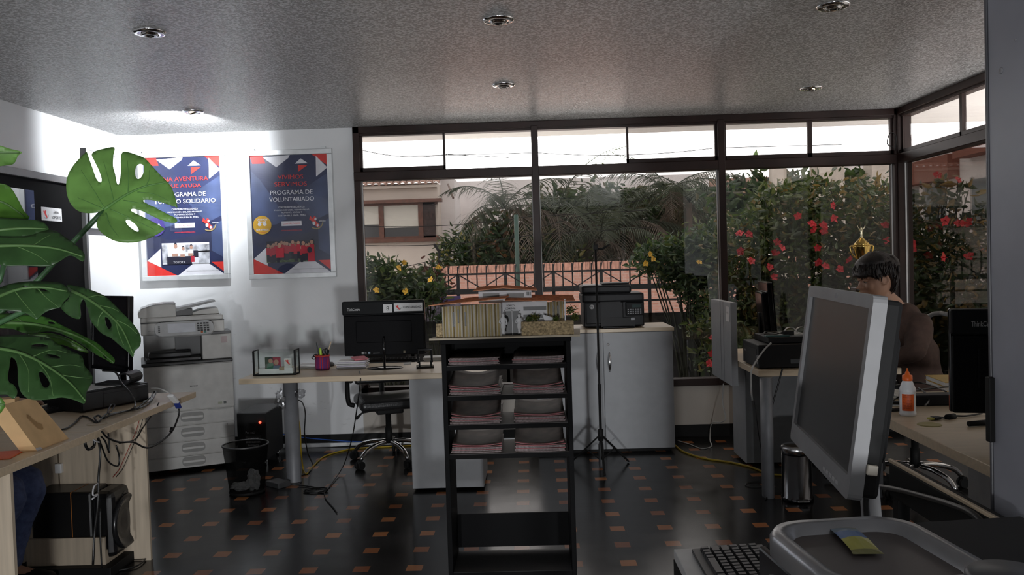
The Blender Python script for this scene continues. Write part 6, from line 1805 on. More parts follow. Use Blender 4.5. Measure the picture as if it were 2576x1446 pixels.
cable('cable', [PX(x, y, R1x0-.06) for x, y in ((1820, 965), (1818, 1010), (1825, 1050), (1815, 1062))]+[PZ(1790, 1066, .12), PZ(1786, 1105, .05), PZ(1790, 1122, .006), PZ(1765, 1128, .006), PZ(1735, 1117, .006), PZ(1705, 1108, .006)], .004, cabw, 'thin white cable falling from the grey panel to the floor by the cabinet')
cable('cable', [PZ(x, y, .007) for x, y in ((1698, 1120), (1720, 1136), (1770, 1152), (1840, 1163), (1890, 1175), (1930, 1190), (1970, 1196))], .0075, mat('cable_yellow_dark', (.38, .26, .02), .5), 'yellow cable running along the floor to the oval desk leg')
cable('cable', [PZ(1900+25*cos(a*pi/6), 1218+7*sin(a*pi/6), .005) for a in range(11)], .003, cabm, 'thin black cable loop on the floor by the oval desk leg')
flat_monitor('monitor', 'thin black monitor seen edge-on on the far desk by the window', (PX(1925, 760, 1.64).x, 5.80, ZD), rad(83), .42, .42, .31, (blackg, blackg), bez=.012, tilt=rad(-4))
# steel pedal bin
sb = PZ(2018, 1268, 0)
st_ = thing('pedal_bin', 'brushed steel pedal bin on the floor behind the silver monitor', 'bin', (sb.x, sb.y+.09, 0))
sh_ = PY(2005, 1128, sb.y).z
MB().lathe([(.095, 0), (.095, .025), (.088, .03), (.088, sh_-.045)], seg=36).build('body', mat('dark_steel', (.10, .10, .105), .18, metal=1), st_)
MB().lathe([(.091, sh_-.043), (.092, sh_-.01), (.085, sh_), (.04, sh_+.012), (0, sh_+.014)], seg=36).build('lid', steel, st_)
MB().bb(-.035, .035, -.125, -.08, .018, .028, .003).build('pedal', steel, st_)
# trophy
gold = mat('gold_plating', (.75, .52, .16), .18, metal=1)
TQ = PY(2168, 640, 5.55)
tr_ = thing('trophy', 'tall golden cup trophy with a winged figure on top, behind the seated man', 'trophy', (TQ.x, 5.55, ZD))
def tz(py): return PY(2168, py, 5.55).z-ZD
MB().bb(-.075, .075, -.06, .06, 0, .05, .004).build('base', mat('marble_dark', (.05, .04, .04), .2), tr_)
for xx, yy in ((-.05, -.03), (.05, -.03), (0, .035)): MB().lathe([(.009, .05), (.009, tz(730))], (xx, yy, 0), 12).build('column', gold, tr_)
MB().bb(-.07, .07, -.055, .055, tz(730), tz(722), .003).build('platform', mat('marble_dark', (.05, .04, .04), .2), tr_)
c0, c1_, c2 = tz(722), tz(655), tz(617)
MB().lathe([(.03, c0), (.012, c0+.03), (.010, c0+.09), (.02, c1_-.03), (.028, c1_), (.05, c1_+.04), (.066, c2-.01), (.068, c2)], seg=28).build('cup', gold, tr_)
MB().lathe([(.066, c2), (.045, c2+.02), (.018, c2+.045), (.012, c2+.05), (0, c2+.052)], seg=28).build('lid', gold, tr_)
for s_ in (-1, 1):
    MB().tube(smooth_path([(s_*.035, 0, c1_+.01), (s_*.075, 0, c1_+.045), (s_*.088, 0, c2-.01), (s_*.070, 0, c2-.004), (s_*.062, 0, c2-.02)], 5), .0055, 8).build('handle', gold, tr_)
fz0, fz1 = c2+.05, tz(566)
h = fz1-fz0
fgm = mat('silver_gold', (.80, .74, .52), .2, metal=1)
MB().lathe([(.012, fz0), (.010, fz0+h*.1), (.006, fz0+h*.2), (.010, fz0+h*.35), (.008, fz0+h*.45), (.014, fz0+h*.60), (.006, fz0+h*.66), (.009, fz0+h*.72), (.008, fz0+h*.78), (0, fz0+h*.82)], seg=12, sy=.7).tube([(-.010, 0, fz0+h*.60), (-.024, 0, fz0+h*.82), (-.030, 0, fz1)], [.004, .003, .002], 6).tube([(.010, 0, fz0+h*.60), (.024, 0, fz0+h*.82), (.030, 0, fz1)], [.004, .003, .002], 6).build('victory_figure', fgm, tr_)
tr_.scale = (.86, .86, 1)

# ================================================================== near right-hand desk
R2x = (PZ(2228, 1048, ZD).x+PZ(2480, 1176, ZD).x)/2
R2y0, R2y1 = 2.98, 4.20
R2a = PZ(2228, 1050, ZD)
d2 = thing('desk', 'near pale wood desk at the right with the glue bottle, beside the grey locker', 'desk')
MB().prism([(R2x, R2y0-.35), (2.6, R2y0-.35), (2.6, R2y1), (R2a.x+.12, R2y1), (R2a.x, R2a.y)], ZD-.04, ZD, None, .003).build('desktop', wood, d2)
MB().bb(R2x+.04, R2x+.06, 2.66, 2.95, 0, ZD-.04).build('side_panel', mat('panel_mid_grey', (.30, .30, .30), .5), d2)  # side panel in plain mid grey
MB().lathe([(.035, 0), (.035, ZD-.04)], (2.5, R2y1-.08, 0), 20).build('leg', gleg, d2)
g = PZ(2338, 1068, ZD)
MB().lathe([(.0, .0005), (.025, .0005), (.036, .003), (.044, .003), (.047, 0)], (g.x, g.y, ZD), 30).build('cable_grommet', mat('olive_plastic', (.42, .36, .14), .5), d2)
# glue bottle
gq = PZ(2292, 1048, ZD)
sc_ = (PY(2292, 928, gq.y).z-ZD)
gb_ = thing('glue_bottle', 'white glue bottle with orange cap and orange label on the near right desk', 'bottle', (gq.x, gq.y+.03, ZD))
r0 = PY(2311, 1000, gq.y).x-PY(2291, 1000, gq.y).x
r0 = r0*1.0
MB().lathe([(r0*.9, 0), (r0, .006), (r0, sc_*.07), (r0*.97, sc_*.075), (r0*.97, sc_*.50), (r0, sc_*.51), (r0, sc_*.54), (r0*.95, sc_*.58), (r0*.62, sc_*.72), (r0*.55, sc_*.74)], seg=32).build('bottle_body', mat('glue_white', (.85, .86, .88), .35), gb_)
ocap = mat('orange_cap', (.90, .16, .02), .4)
MB().lathe([(r0*.60, sc_*.74), (r0*.62, sc_*.75), (r0*.60, sc_*.85), (r0*.30, sc_*.87), (r0*.24, sc_*.92), (r0*.14, sc_*.935), (r0*.11, sc_), (0, sc_)], seg=28).build('cap', ocap, gb_)
lab = MB(); 
for i in range(10):
    a0, a1 = -pi/2-1.15+i*.155, -pi/2-1.15+(i+1)*.155
    rr = r0*.985
    lab.poly([(rr*cos(a0), rr*sin(a0), sc_*.12), (rr*cos(a1), rr*sin(a1), sc_*.12), (rr*cos(a1), rr*sin(a1), sc_*.47), (rr*cos(a0), rr*sin(a0), sc_*.47)])
lb_ = lab.build('label', mat('orange_label', (.80, .12, .01), .5), gb_)
tl_ = MB(); rn = random.Random(2)
for j in range(13):
    z0 = sc_*(.44-.023*j)
    for i in range(7):
        a0 = -pi/2-.95+i*.15; a1 = a0+rn.uniform(.08, .14); rr = r0*.992
        tl_.poly([(rr*cos(a0), rr*sin(a0), z0), (rr*cos(a1), rr*sin(a1), z0), (rr*cos(a1), rr*sin(a1), z0+sc_*.008), (rr*cos(a0), rr*sin(a0), z0+sc_*.008)])
tl_.build('label_text', mat('label_ink', (.18, .02, .005), .6), lb_)
# second all-in-one computer
ay = 3.16
a0 = PY(2390, 900, ay); zt_, zb_ = PY(2392, 777, ay).z, PY(2399, 1037, ay).z
an = rad(-14)
aw = .565
acx, acy = a0.x+aw/2*cos(an), ay+aw/2*sin(an)
aio('black all-in-one computer seen from behind, cut off by the grey locker', (acx, acy, ZD), an, aw, zt_-zb_, zb_-ZD, 0, None, True, -.30)
# things behind it
q = PZ(2375, 985, ZD)
for i, (m_, l_) in enumerate(((mat('book_cover', (.62, .36, .06), .5), 'yellow covered book lying at the back of the near right desk'), (mat('book_cover2', (.60, .40, .10), .5), 'second yellow book on top of the yellow covered book'))):
    bk = thing('book', l_, 'book', (q.x+.12, q.y+.12, ZD+.024*i), -.1, 'yellow books')
    MB().bb(-.10, .10, -.13, .13, .002, .020).build('pages', paper, bk)
    MB().bb(-.102, .102, -.132, .132, 0, .002).bb(-.102, .102, -.132, .132, .020, .023).build('cover', m_, bk)
q = PZ(2355, 1022, ZD)
tag(MB().box((q.x, q.y+.05, ZD+.025), (.26, .08, .05), (0, 0, -.05), .006).build('docking_station', black), 'long black box lying behind the glue bottle', 'box')
q = PZ(2250, 1000, ZD)
for i in range(3):
    sheet('loose_paper', ('printed white paper behind the glue bottle, lowest of three', 'printed white paper behind the glue bottle, middle of three', 'printed white paper behind the glue bottle, topmost of three')[i], 'paper', (q.x+.02*i, q.y+.05, ZD+.003+.005*i), .15, .20, .004, .2*i, mat('printed_paper', (.62, .60, .55), .8, var=.2, scale=80), 'printed papers behind the bottle')
q = PZ(2250, 1036, ZD)
stp = thing('stapler', 'black and silver stapler lying left of the glue bottle', 'stapler', (q.x, q.y+.02, ZD), .1)
MB().bb(-.07, .07, -.018, .018, 0, .012, .003).build('base', blackg, stp)
MB().bar((-.07, 0, .03), (.07, 0, .022), .026, .010, .003).build('magazine', steel, stp)
MB().bar((-.07, 0, .045), (.068, 0, .034), .03, .014, .005).build('top_arm', blackg, stp)
MB().bb(-.07, -.05, -.014, .014, .01, .05, .003).build('hinge', blackg, stp)
# laptop cord ends, connector
q0, q1 = PZ(2346, 1052, ZD+.008), PZ(2362, 1050, ZD+.008)
hd = thing('cable_connector', 'black flat cable plug with yellow tip lying by the desk grommet', 'plug', (0, 0, 0))
MB().bar(q0, q1, .03, .012, .003).build('plug_body', black, hd)
e0 = q0-(q1-q0)*.5
MB().bar(e0, q0, .022, .008).build('plug_tip', mat('olive_tip', (.45, .42, .08), .4), hd)
cable('cable', [q1, PZ(2380, 1050, ZD+.006), PZ(2400, 1046, ZD+.006), PZ(2430, 1046, ZD+.006), PZ(2470, 1040, ZD+.006)], .004, cabm, 'black cable of the flat plug running under the computer')
c0_, c1__ = PZ(2382, 1050, ZD+.008), PZ(2400, 1047, ZD+.008)
tag(MB().cyl(c0_, c1__, .013).build('ferrite_bead', blackm), 'black ferrite bead on the cable beside the desk grommet', 'bead')
q0, q1 = PZ(2436, 1066, ZD+.012), PZ(2490, 1062, ZD+.012)
tag(MB().tube([q0, q1], [.010, .012], 12).build('marker_pen', blackm), 'black marker lying on the desk under the all-in-one computer', 'pen')
for i, pts in enumerate((((2245, 970), (2300, 962), (2340, 968), (2380, 985)), ((2240, 1010), (2262, 998), (2290, 985), (2330, 978), (2390, 972)), ((2310, 975), (2330, 990), (2336, 1010), (2326, 1020)))):
    cable('cable', [PZ(x, y, ZD+.03) for x, y in pts], .004, cabm, ('black cable arching behind the glue bottle, uppermost one', 'black cable crossing behind the glue bottle', 'short black cable loop right of the glue bottle')[i])
# swivel chairs and the seated man
swivel_chair('black mesh swivel chair with grey frame behind the seated man', (2.37, 5.22, 0), -pi/2+.4, 'mesh', False)
swivel_chair('black swivel chair outside the left edge holding the person in blue trousers', (-2.98, 3.85, 0), pi/2, 'pad', False)

# ---- people
skin = mat('skin_tan', (.46, .26, .175), .5, var=.05)
skin['s'] = 1
hair_m = mat('dark_hair', (.014, .009, .008), .45, var=.3, scale=60, stretch=(1, 1, .2), bump=.6, bscale=120)
def remesh(mb, name, mats, voxel, parent=None, smooth_it=6, disp=None):
    me = bpy.data.meshes.new('src'); bmesh.ops.recalc_face_normals(mb.bm, faces=mb.bm.faces); mb.bm.to_mesh(me); mb.bm.free()
    o = bpy.data.objects.new('src', me); COL.objects.link(o)
    r = o.modifiers.new('r', 'REMESH'); r.mode = 'VOXEL'; r.voxel_size = voxel; r.use_smooth_shade = True
    s = o.modifiers.new('s', 'SMOOTH'); s.factor = .5; s.iterations = smooth_it
    bpy.context.view_layer.update()
    ev = o.evaluated_get(bpy.context.evaluated_depsgraph_get())
    out = bpy.data.meshes.new_from_object(ev)
    bpy.data.objects.remove(o); bpy.data.meshes.remove(me)
    out.name = name
    out.polygons.foreach_set('use_smooth', [True]*len(out.polygons))
    if disp:
        from mathutils import noise
        for v in out.vertices: v.co += v.normal*disp*noise.noise(v.co*14)
    out.materials.clear(); out.materials.append(mats)
    q = bpy.data.objects.new(name, out); COL.objects.link(q)
    if parent: q.parent = parent
    return q
HP = [(.00, .30, .05, .10), (.04, .37, -.05, .17), (.10, .385, -.14, .22), (.17, .372, -.22, .26), (.22, .385, -.27, .28), (.27, .375, -.30, .295), (.32, .378, -.33, .305), (.40, .38, -.36, .315), (.48, .362, -.385, .318), (.55, .392, -.40, .325), (.65, .39, -.42, .33), (.75, .36, -.43, .33), (.85, .29, -.40, .30), (.93, .19, -.32, .235), (.98, .08, -.2, .14), (1.0, .0, -.08, .04)]
def hprof(z):
    for a, b in zip(HP[:-1], HP[1:]):
        if a[0] <= z <= b[0]:
            t = (z-a[0])/(b[0]-a[0]); return tuple(a[i]+(b[i]-a[i])*t for i in (1, 2, 3))
    return HP[-1][1:]
def hpt(z, th, off=0):
    f, b, w_ = hprof(z)
    cx = (f+b)/2*.35; c, s = cos(th), sin(th)
    x = cx+(f-cx)*c if c > 0 else cx+(cx-b)*c
    k = abs(s)**.85*(1 if s > 0 else -1)
    v = Vector((x, w_*k, z)); cen = Vector((cx, 0, z*.6+.25))
    return v+(v-cen).normalized()*off
def head(mb, M, H):
    """adds head geometry (facing local +x, chin at z=0, height H) to mb through matrix M"""
    T = M @ Matrix.Scale(H, 4)
    mb.rings([[T @ hpt(r[0], 2*pi*i/28) for i in range(28)] for r in HP])
    n = [[(.36, -.03, .52), (.36, .03, .52), (.40, 0, .515)], [(.36, -.055, .42), (.36, .055, .42), (.445, 0, .42)], [(.35, -.085, .345), (.35, .085, .345), (.555, 0, .345)], [(.34, -.085, .305), (.34, .085, .305), (.48, 0, .30)]]
    mb.rings([[T @ Vector(p) for p in r] for r in n])
    for z, y in ((.335, .065), (.335, -.065)): mb.ball(T @ Vector((.395, y, z)), H*.045, 8, 6)
    for z, r in ((.245, .028), (.205, .032)):
        mb.tube([T @ Vector((.335, -.12, z+.005)), T @ Vector((.392, -.05, z)), T @ Vector((.405, 0, z)), T @ Vector((.392, .05, z)), T @ Vector((.335, .12, z+.005))], [H*.012, H*r*.8, H*r, H*r*.8, H*.012], 8)
    mb.tube([T @ Vector((.31, -.26, .56)), T @ Vector((.39, -.13, .575)), T @ Vector((.395, 0, .555)), T @ Vector((.39, .13, .575)), T @ Vector((.31, .26, .56))], H*.03, 8)
    mb.ball(T @ Vector((.345, 0, .07)), H*.075, 10, 8)
    for s in (-1, 1):
        mb.ball(T @ Vector((.27, s*.19, .36)), (H*.10, H*.09, H*.12), 10, 8)
        e = [T @ Vector((-.03+.075*cos(a)-.01, s*(.335+.035*(cos(a) < 0)), .45+.105*sin(a))) for a in [i*2*pi/12 for i in range(13)]]
        mb.tube(e, H*.022, 6)
        mb.ball(T @ Vector((-.02, s*.325, .44)), (H*.06, H*.02, H*.09), 8, 6)
def hair(M, H, parent, seed=3):
    T = M @ Matrix.Scale(H, 4); rn = random.Random(seed)
    from mathutils import noise
    mb = MB(); n = 40
    def zmin(th):
        a = abs((th+pi) % (2*pi)-pi)
        if a < .9: return .60+.02*sin(th*9)
        if a < 1.35: return .60-(a-.9)/.45*.12
        if a < 1.9: return .56
        return .56-(min(a, 2.5)-1.9)/.6*.40
    rows = 9; vv = []
    for j in range(rows+1):
        row = []
        for i in range(n):
            th = 2*pi*i/n; z0 = zmin(th); z = z0+(.995-z0)*j/rows
            off = .075+.035*noise.noise(Vector((cos(th)*3, sin(th)*3, z*3)))+(.05 if j > 5 else 0)+(.05 if abs((th+pi) % (2*pi)-pi) < 1 and j < 3 else 0)
            row.append(T @ hpt(min(z, .995), th, off))
        vv.append(row)
    inner = [[T @ hpt(zmin(2*pi*i/n)+.005, 2*pi*i/n, -.03) for i in range(n)]]
    mb.rings(inner+vv)
    for k in range(150):
        th = rn.uniform(-pi, pi); z0 = zmin(th)
        zt = rn.uniform(z0+.05, .93)
        p = [hpt(zt, th, .11), hpt((zt+max(z0-.03, zt-.3))/2, th+rn.uniform(-.1, .1), .115), hpt(max(z0-.035, zt-.3), th+rn.uniform(-.16, .16), .085)]
        mb.tube([T @ q for q in p], [H*.016, H*.018, H*.003], 5)
    o = mb.build('hair', hair_m, parent)
    for s in (-1, 1):
        MB().tube([T @ Vector((.30, s*.235, .585)), T @ Vector((.385, s*.13, .605)), T @ Vector((.405, s*.05, .585))], [H*.008, H*.022, H*.014], 6).build('eyebrow', hair_m, o)
        e = MB().ball(T @ Vector((.325, s*.145, .485)), H*.046, 12, 8).build('eye', mat('eye_white', (.4, .38, .36), .3), parent)
        MB().ball(T @ Vector((.352, s*.145, .48)), H*.03, 10, 6).build('iris', mat('eye_dark', (.02, .012, .01), .1), e)
        MB().ball(T @ Vector((.318, s*.147, .502)), (H*.062, H*.062, H*.046), 12, 8).build('eyelid', skin, e)
    return o
def limb(mb, pts, rs, seg=14): mb.tube(smooth_path(pts, 4), [rs[min(int(i/4), len(rs)-2)]+(rs[min(int(i/4)+1, len(rs)-1)]-rs[min(int(i/4), len(rs)-2)])*((i % 4)/4) if i < 4*(len(rs)-1) else rs[-1] for i in range(4*(len(pts)-1)+1)], seg)
def hand(mb, wrist, d, up, side, L=.19):
    """palm from the wrist along d, five bent fingers"""
    d, up = d.normalized(), up.normalized(); s = d.cross(up).normalized()*side
    palm = wrist+d*L*.30
    rings = [[c+s*(w_*cos(a))+up*(t_*sin(a)) for a in [i*2*pi/12 for i in range(12)]] for c, w_, t_ in ((wrist-d*.01, .026, .020), (wrist+d*L*.12, .034, .017), (wrist+d*L*.35, .042, .016), (wrist+d*L*.52, .040, .013))]
    mb.rings(rings)
    for k, ln in enumerate((.40, .46, .42, .33)):
        o = (k-1.5)*.019
        b = wrist+d*L*.48+s*o
        mb.tube([b, b+d*L*ln*.42+up*.010+s*o*.15, b+d*L*ln*.75+up*.0-s*0, b+d*L*ln*.95-up*.022], [.0095, .009, .008, .0065], 8)
    t0 = wrist+d*L*.15-s*.028
    mb.tube([t0, t0+d*L*.16-s*.022-up*.006, t0+d*L*.34-s*.026-up*.016], [.013, .011, .008], 8)
def seated(label, hip, fwd, headM, H, neck, sh, elbows, wrists, hd, knees, ankles, sweater, trousers, seed, cat='person'):
    up = Vector((0, 0, 1)); f = Vector((fwd[0], fwd[1], 0)).normalized(); lf = up.cross(f)
    hip = Vector(hip); neck = Vector(neck)
    def torso(mb, g):
        chest = hip.lerp(neck, .62); waist = hip.lerp(neck, .28)
        rs = []
        for c, w_, dp_ in ((hip-up*.06, .155, .105), (hip+up*.04, .165, .115), (waist, .150, .105), (hip.lerp(neck, .5), .170, .118), (hip.lerp(neck, .75), .188, .112), (hip.lerp(neck, .88), .165, .095), (hip.lerp(neck, .95), .120, .085), (neck, .075, .065)):
            ax = (neck-hip).normalized(); ff = (f-ax*f.dot(ax)).normalized()
            rs.append([c+lf*((w_+g)*cos(a))+ff*((dp_+g)*sin(a)) for a in [i*2*pi/24 for i in range(24)]])
        mb.rings(rs)
    def arms(mb, g, upto=1):
        for s, el, wr in zip(sh, elbows, wrists):
            s, el, wr = Vector(s), Vector(el), Vector(wr)
            limb(mb, [neck.lerp(s, .55)-up*.03, s, s.lerp(el, .5), el, el.lerp(wr, .5), el.lerp(wr, upto)], [.06+g, .062+g, .052+g, .043+g, .038+g, .030+g*.8])
    def legs(mb, g, upto=1):
        for i, (k, a) in enumerate(zip(knees, ankles)):
            k, a = Vector(k), Vector(a); h0 = hip+lf*(.09 if i == 0 else -.09)
            limb(mb, [h0, h0.lerp(k, .5), k, k.lerp(a, .45), k.lerp(a, upto)], [.095+g, .083+g, .062+g, .054+g, .040+g*1.6])
    mb = MB()
    torso(mb, 0); arms(mb, 0); legs(mb, 0)
    hc = headM @ Vector((-.02, 0, H*.12))
    limb(mb, [neck-up*.06, neck, neck.lerp(hc, .5), hc], [.07, .056, .053, .055])
    head(mb, headM, H)
    for i, (wr, (d, u)) in enumerate(zip(wrists, hd)): hand(mb, Vector(wr), Vector(d), Vector(u), 1 if i == 0 else -1)
    for a in ankles:
        a = Vector(a); mb.rings([[a+f*x+lf*(w_*cos(t))+up*(zz+h_*sin(t)) for t in [i*2*pi/12 for i in range(12)]] for x, w_, zz, h_ in ((-.06, .030, -.03, .035), (0, .036, -.02, .045), (.08, .040, -.04, .03), (.15, .042, -.05, .022), (.19, .03, -.055, .014))])
    p = remesh(mb, 'person', skin, .0065, None, 2)
    p['label'] = label; p['category'] = cat
    mb = MB(); torso(mb, .016); arms(mb, .014, .94); remesh(mb, 'sweater', sweater, .012, p, 3, .016)
    mb = MB()
    mb.ball(hip-up*.03, (.15, .15, .12), 16, 10)
    legs(mb, .014, .97); remesh(mb, 'trousers', trousers, .012, p, 3, .005)
    for a in ankles:
        a = Vector(a)
        MB().rings([[a+f*x+lf*(w_*cos(t))+up*(zz+h_*sin(t)) for t in [i*2*pi/14 for i in range(14)]] for x, w_, zz, h_ in ((-.085, .030, -.045, .035), (-.04, .040, -.04, .045), (.06, .046, -.05, .035), (.15, .050, -.055, .030), (.21, .042, -.06, .024), (.235, .02, -.065, .015))]).build('shoe', blackm, p)
    hair(headM, H, p, seed)
    return p
brown = mat('brown_sweater', (.070, .040, .030), .85, var=.12, scale=30, bump=.3, bscale=160)
dpants = mat('dark_trousers', (.02, .02, .022), .8)
jeans = mat('navy_denim', (.11, .155, .33), .8, var=.15, scale=40, bump=.2, bscale=200)
py_ = 5.16
ear = PY(2209, 703, py_)
Hh = .262
hrot = Matrix.Rotation(rad(180+4), 4, 'Z') @ Matrix.Rotation(rad(9), 4, 'Y')
hM = Matrix.Translation(ear) @ hrot @ Matrix.Translation((.01, 0, -Hh*.45))
nk = PY(2252, 768, py_)
seated('man with dark fringe hair and brown sweater sitting at the far desk, head in profile', (2.45, py_+.04, .555), (-1, 0), hM, Hh, (nk.x, py_, nk.z-.01),
       [(nk.x+.075, py_-.165, nk.z-.115), (nk.x+.06, py_+.165, nk.z-.115)], [(2.24, py_-.225, .89), (2.22, py_+.24, .89)], [(2.04, py_-.13, .835), (2.0, py_+.13, .835)],
       [((-1, .25, -.12), (0, 0, 1)), ((-1, -.25, -.12), (0, 0, 1))], [(2.08, py_+.10, .585), (2.08, py_+.28, .585)], [(2.14, py_+.10, .10), (2.12, py_+.28, .10)][::1], brown, dpants, 3)
kz = PY(55, 1188, 3.86)
h2 = Matrix.Translation((-2.88, 3.85, 1.27)) @ Matrix.Rotation(rad(25), 4, 'Z') @ Matrix.Rotation(rad(8), 4, 'Y')
hq_ = PZ(99, 1012, ZD+.03)
seated('person in dark blue trousers at the left edge, bent knee under the desk', (-2.98, 3.85, .555), (1, 0), h2, .255, (-2.92, 3.85, 1.16),
       [(-2.95, 4.05, 1.09), (-2.95, 3.66, 1.09)], [(-2.80, 4.12, .90), (-2.80, 3.62, .92)], [(hq_.x-.14, hq_.y-.06, ZD+.05), (hq_.x-.26, hq_.y-.16, ZD+.05)],
       [((1, .5, -.1), (0, 0, 1)), ((1, .6, -.1), (0, 0, 1))], [(kz.x-.035, 3.96, kz.z-.072), (kz.x-.03, 3.80, kz.z-.072)], [(kz.x-.16, 3.96, .10), (kz.x-.22, 3.80, .10)], mat('grey_sweater', (.10, .10, .11), .85), jeans, 5)

# ================================================================== the nearest desk, bottom right
D3Z = .72
dk = thing('desk', 'white-topped near desk at the bottom right under the keyboard and the tower', 'desk')
k0, k1 = PZ(1740, 1370, D3Z+.02), PZ(1915, 1365, D3Z+.02)
e0 = PZ(1698, 1387, D3Z)
MB().bb(e0.x, .80, .75, e0.y+.02, D3Z-.028, D3Z, .002).build('desktop', mat('white_laminate', (.62, .62, .62), .4), dk)
MB().bb(e0.x-.001, .80, .75, e0.y+.021, D3Z-.10, D3Z-.028).build('apron', blackm, dk)
for xx in (e0.x+.03, .76):
    for yy in (.80, e0.y-.03): MB().bb(xx-.02, xx+.02, yy-.02, yy+.02, 0, D3Z-.10).build('leg', blackm, dk)
keyboard('keyboard', 'black keyboard with raised keys on the nearest desk at the bottom right', ((k0.x+k1.x)/2, k0.y-.235, D3Z), -pi/2, .47, k1.x-k0.x, (mat('keyboard_graphite', (.03, .03, .031), .4), mat('key_graphite', (.035, .035, .037), .35)), 6, 21, split=None)
# tower with a silver rimmed tray
TZ = 1.10
tA, tB = PZ(1995, 1320, TZ), PZ(2075, 1430, TZ)
tC = PZ(2300, 1320, TZ)
tcx, tcy = PZ(2190, 1362, TZ).x, PZ(2190, 1362, TZ).y
tw = thing('tower_computer', 'black tower computer whose top has a tray with a silver rim', 'computer', (tcx, tcy, D3Z), rad(6))
th_ = TZ-D3Z
MB().bb(-.105, .30, -.135, .115, .004, th_-.03, .008).build('case', blackm, tw)
MB().bb(-.118, -.105, -.125, .108, .01, th_-.035, .004).build('front_bezel', blackg, tw)
def rrect(x0, x1, y0, y1, r, n=7):
    out = []
    for cx, cy_, a0 in ((x1-r, y1-r, 0), (x0+r, y1-r, pi/2), (x0+r, y0+r, pi), (x1-r, y0+r, 1.5*pi)):
        for j in range(n): out.append((cx+r*cos(a0+j*pi/2/(n-1)), cy_+r*sin(a0+j*pi/2/(n-1))))
    return out
def ring(rl, z): return [(p[0], p[1], z) for p in rl]
tx0, tx1, ty0, ty1 = -.118, .108, -.145, .112
ro = rrect(tx0, tx1, ty0, ty1, .06); ro2 = rrect(tx0+.006, tx1-.006, ty0+.006, ty1-.006, .056); ri = rrect(tx0+.020, tx1-.020, ty0+.020, ty1-.020, .045); rf_ = rrect(tx0+.032, tx1-.030, ty0+.032, ty1-.030, .035)
MB().rings([ring(ro, th_-.035), ring(ro, th_-.010), ring(ro2, th_), ring(ri, th_-.002), ring(rf_, th_-.016)], False, True).build('silver_rim', mat('tray_silver', (.30, .30, .31), .28, metal=.6), tw)
MB().poly(ring(rf_, th_-.0155)).build('tray_floor', mat('tray_floor', (.085, .07, .065), .4), tw)
MB().bb(.10, .30, -.13, .11, th_-.03, th_-.012, .01).build('rear_top', blackm, tw)
MB().bb(-.1205, -.118, .02, .06, th_-.085, th_-.06).build('front_badge', steel, tw)
MB().bb(-.1205, -.118, -.05, -.01, th_-.15, th_-.07).build('port_door', mat('port_grey', (.03, .03, .03), .4), tw)
# wrapper
wq0, wq1 = PZ(2112, 1325, TZ-.012), PZ(2185, 1395, TZ-.012)
wr_ = MB(); d = (wq1-wq0); L_ = d.length; d.normalize(); sd = Vector((-d.y, d.x, 0))
n = 9
for i, (a, b, m_) in enumerate(((0, .14, 3), (.14, .30, 0), (.30, .55, 1), (.55, .62, 2), (.62, .88, 2), (.88, 1, 3))):
    wr_.m(m_)
    def Pw(t, s_): return wq0+d*L_*t+sd*.019*s_*(1.1 if t in (0, 1) else 1)+Vector((0, 0, .001+.007*sin(pi*t)*(1-.6*s_*s_)))
    for s0, s1 in ((-1, -.5), (-.5, 0), (0, .5), (.5, 1)):
        wr_.poly([Pw(a, s0), Pw(b, s0), Pw(b, s1), Pw(a, s1)])
wo = wr_.build('snack_wrapper', [mat('wrap_pale_blue', (.24, .30, .36), .3), mat('wrap_blue', (.03, .12, .32), .3), mat('wrap_yellow', (.42, .40, .08), .3), mat('wrap_olive', (.20, .19, .06), .3)])
tag(wo, 'blue and yellow snack wrapper lying in the tray of the tower', 'wrapper')
# silver monitor
far, near = PY(2025, 900, 1.94), PY(2181, 900, 1.44)
dx, dy = near.x-far.x, near.y-far.y
mang = math.atan2(dy, dx)
mc = (far+near)/2
mwid = (near-far).length
mzt = (PY(2052, 722, 1.94).z+PY(2213, 735, 1.44).z)/2; mzb = (PY(1997, 1112, 1.94).z+PY(2145, 1258, 1.44).z)/2
sm_ = thing('monitor', 'silver framed monitor with a dark screen in the right foreground, turned aside', 'monitor', (mc.x, mc.y, D3Z), mang)
mh = mzt-mzb
Rm = Matrix.Translation((0, 0, (mzt+mzb)/2-D3Z)) @ Matrix.Rotation(rad(-8), 4, 'X')
def PM(mb): bmesh.ops.transform(mb.bm, matrix=Rm, verts=mb.bm.verts); return mb
hw_, hh_ = mwid/2, mh/2
O = rrect(-hw_, hw_, -hh_, hh_, .012, 4); I = [(x*(hw_-.020)/hw_, z) for x, z in rrect(-hw_, hw_, -hh_+.040, hh_-.024, .002, 4)]
bz_ = MB(); n = len(O)
V0 = [bz_.bm.verts.new((p[0], -.012, p[1])) for p in O]; V1 = [bz_.bm.verts.new((p[0], .012, p[1])) for p in O]; V2 = [bz_.bm.verts.new((p[0], -.012, p[1])) for p in I]; V3 = [bz_.bm.verts.new((p[0], -.004, p[1])) for p in I]
for i in range(n):
    j = (i+1) % n
    for A_, B_ in ((V0, V1), (V2, V0), (V3, V2)): bz_.bm.faces.new((A_[i], A_[j], B_[j], B_[i]))
PM(bz_).build('silver_bezel', silver, sm_)
PM(MB().bb(-hw_+.019, hw_-.019, -.005, .0, -hh_+.039, hh_-.023)).build('screen', mat('screen_charcoal', (.020, .020, .022), .3), sm_)
PM(MB().bb(-hw_+.004, hw_-.004, .002, .040, -hh_+.006, hh_-.006, .008).box((0, .05, -.01), (mwid*.66, .05, mh*.70), None, .02)).build('back_housing', blackm, sm_)
PM(MB().bb(-.008, .008, -.0128, -.0118, hh_-.017, hh_-.007)).build('front_logo', mgrey, sm_)
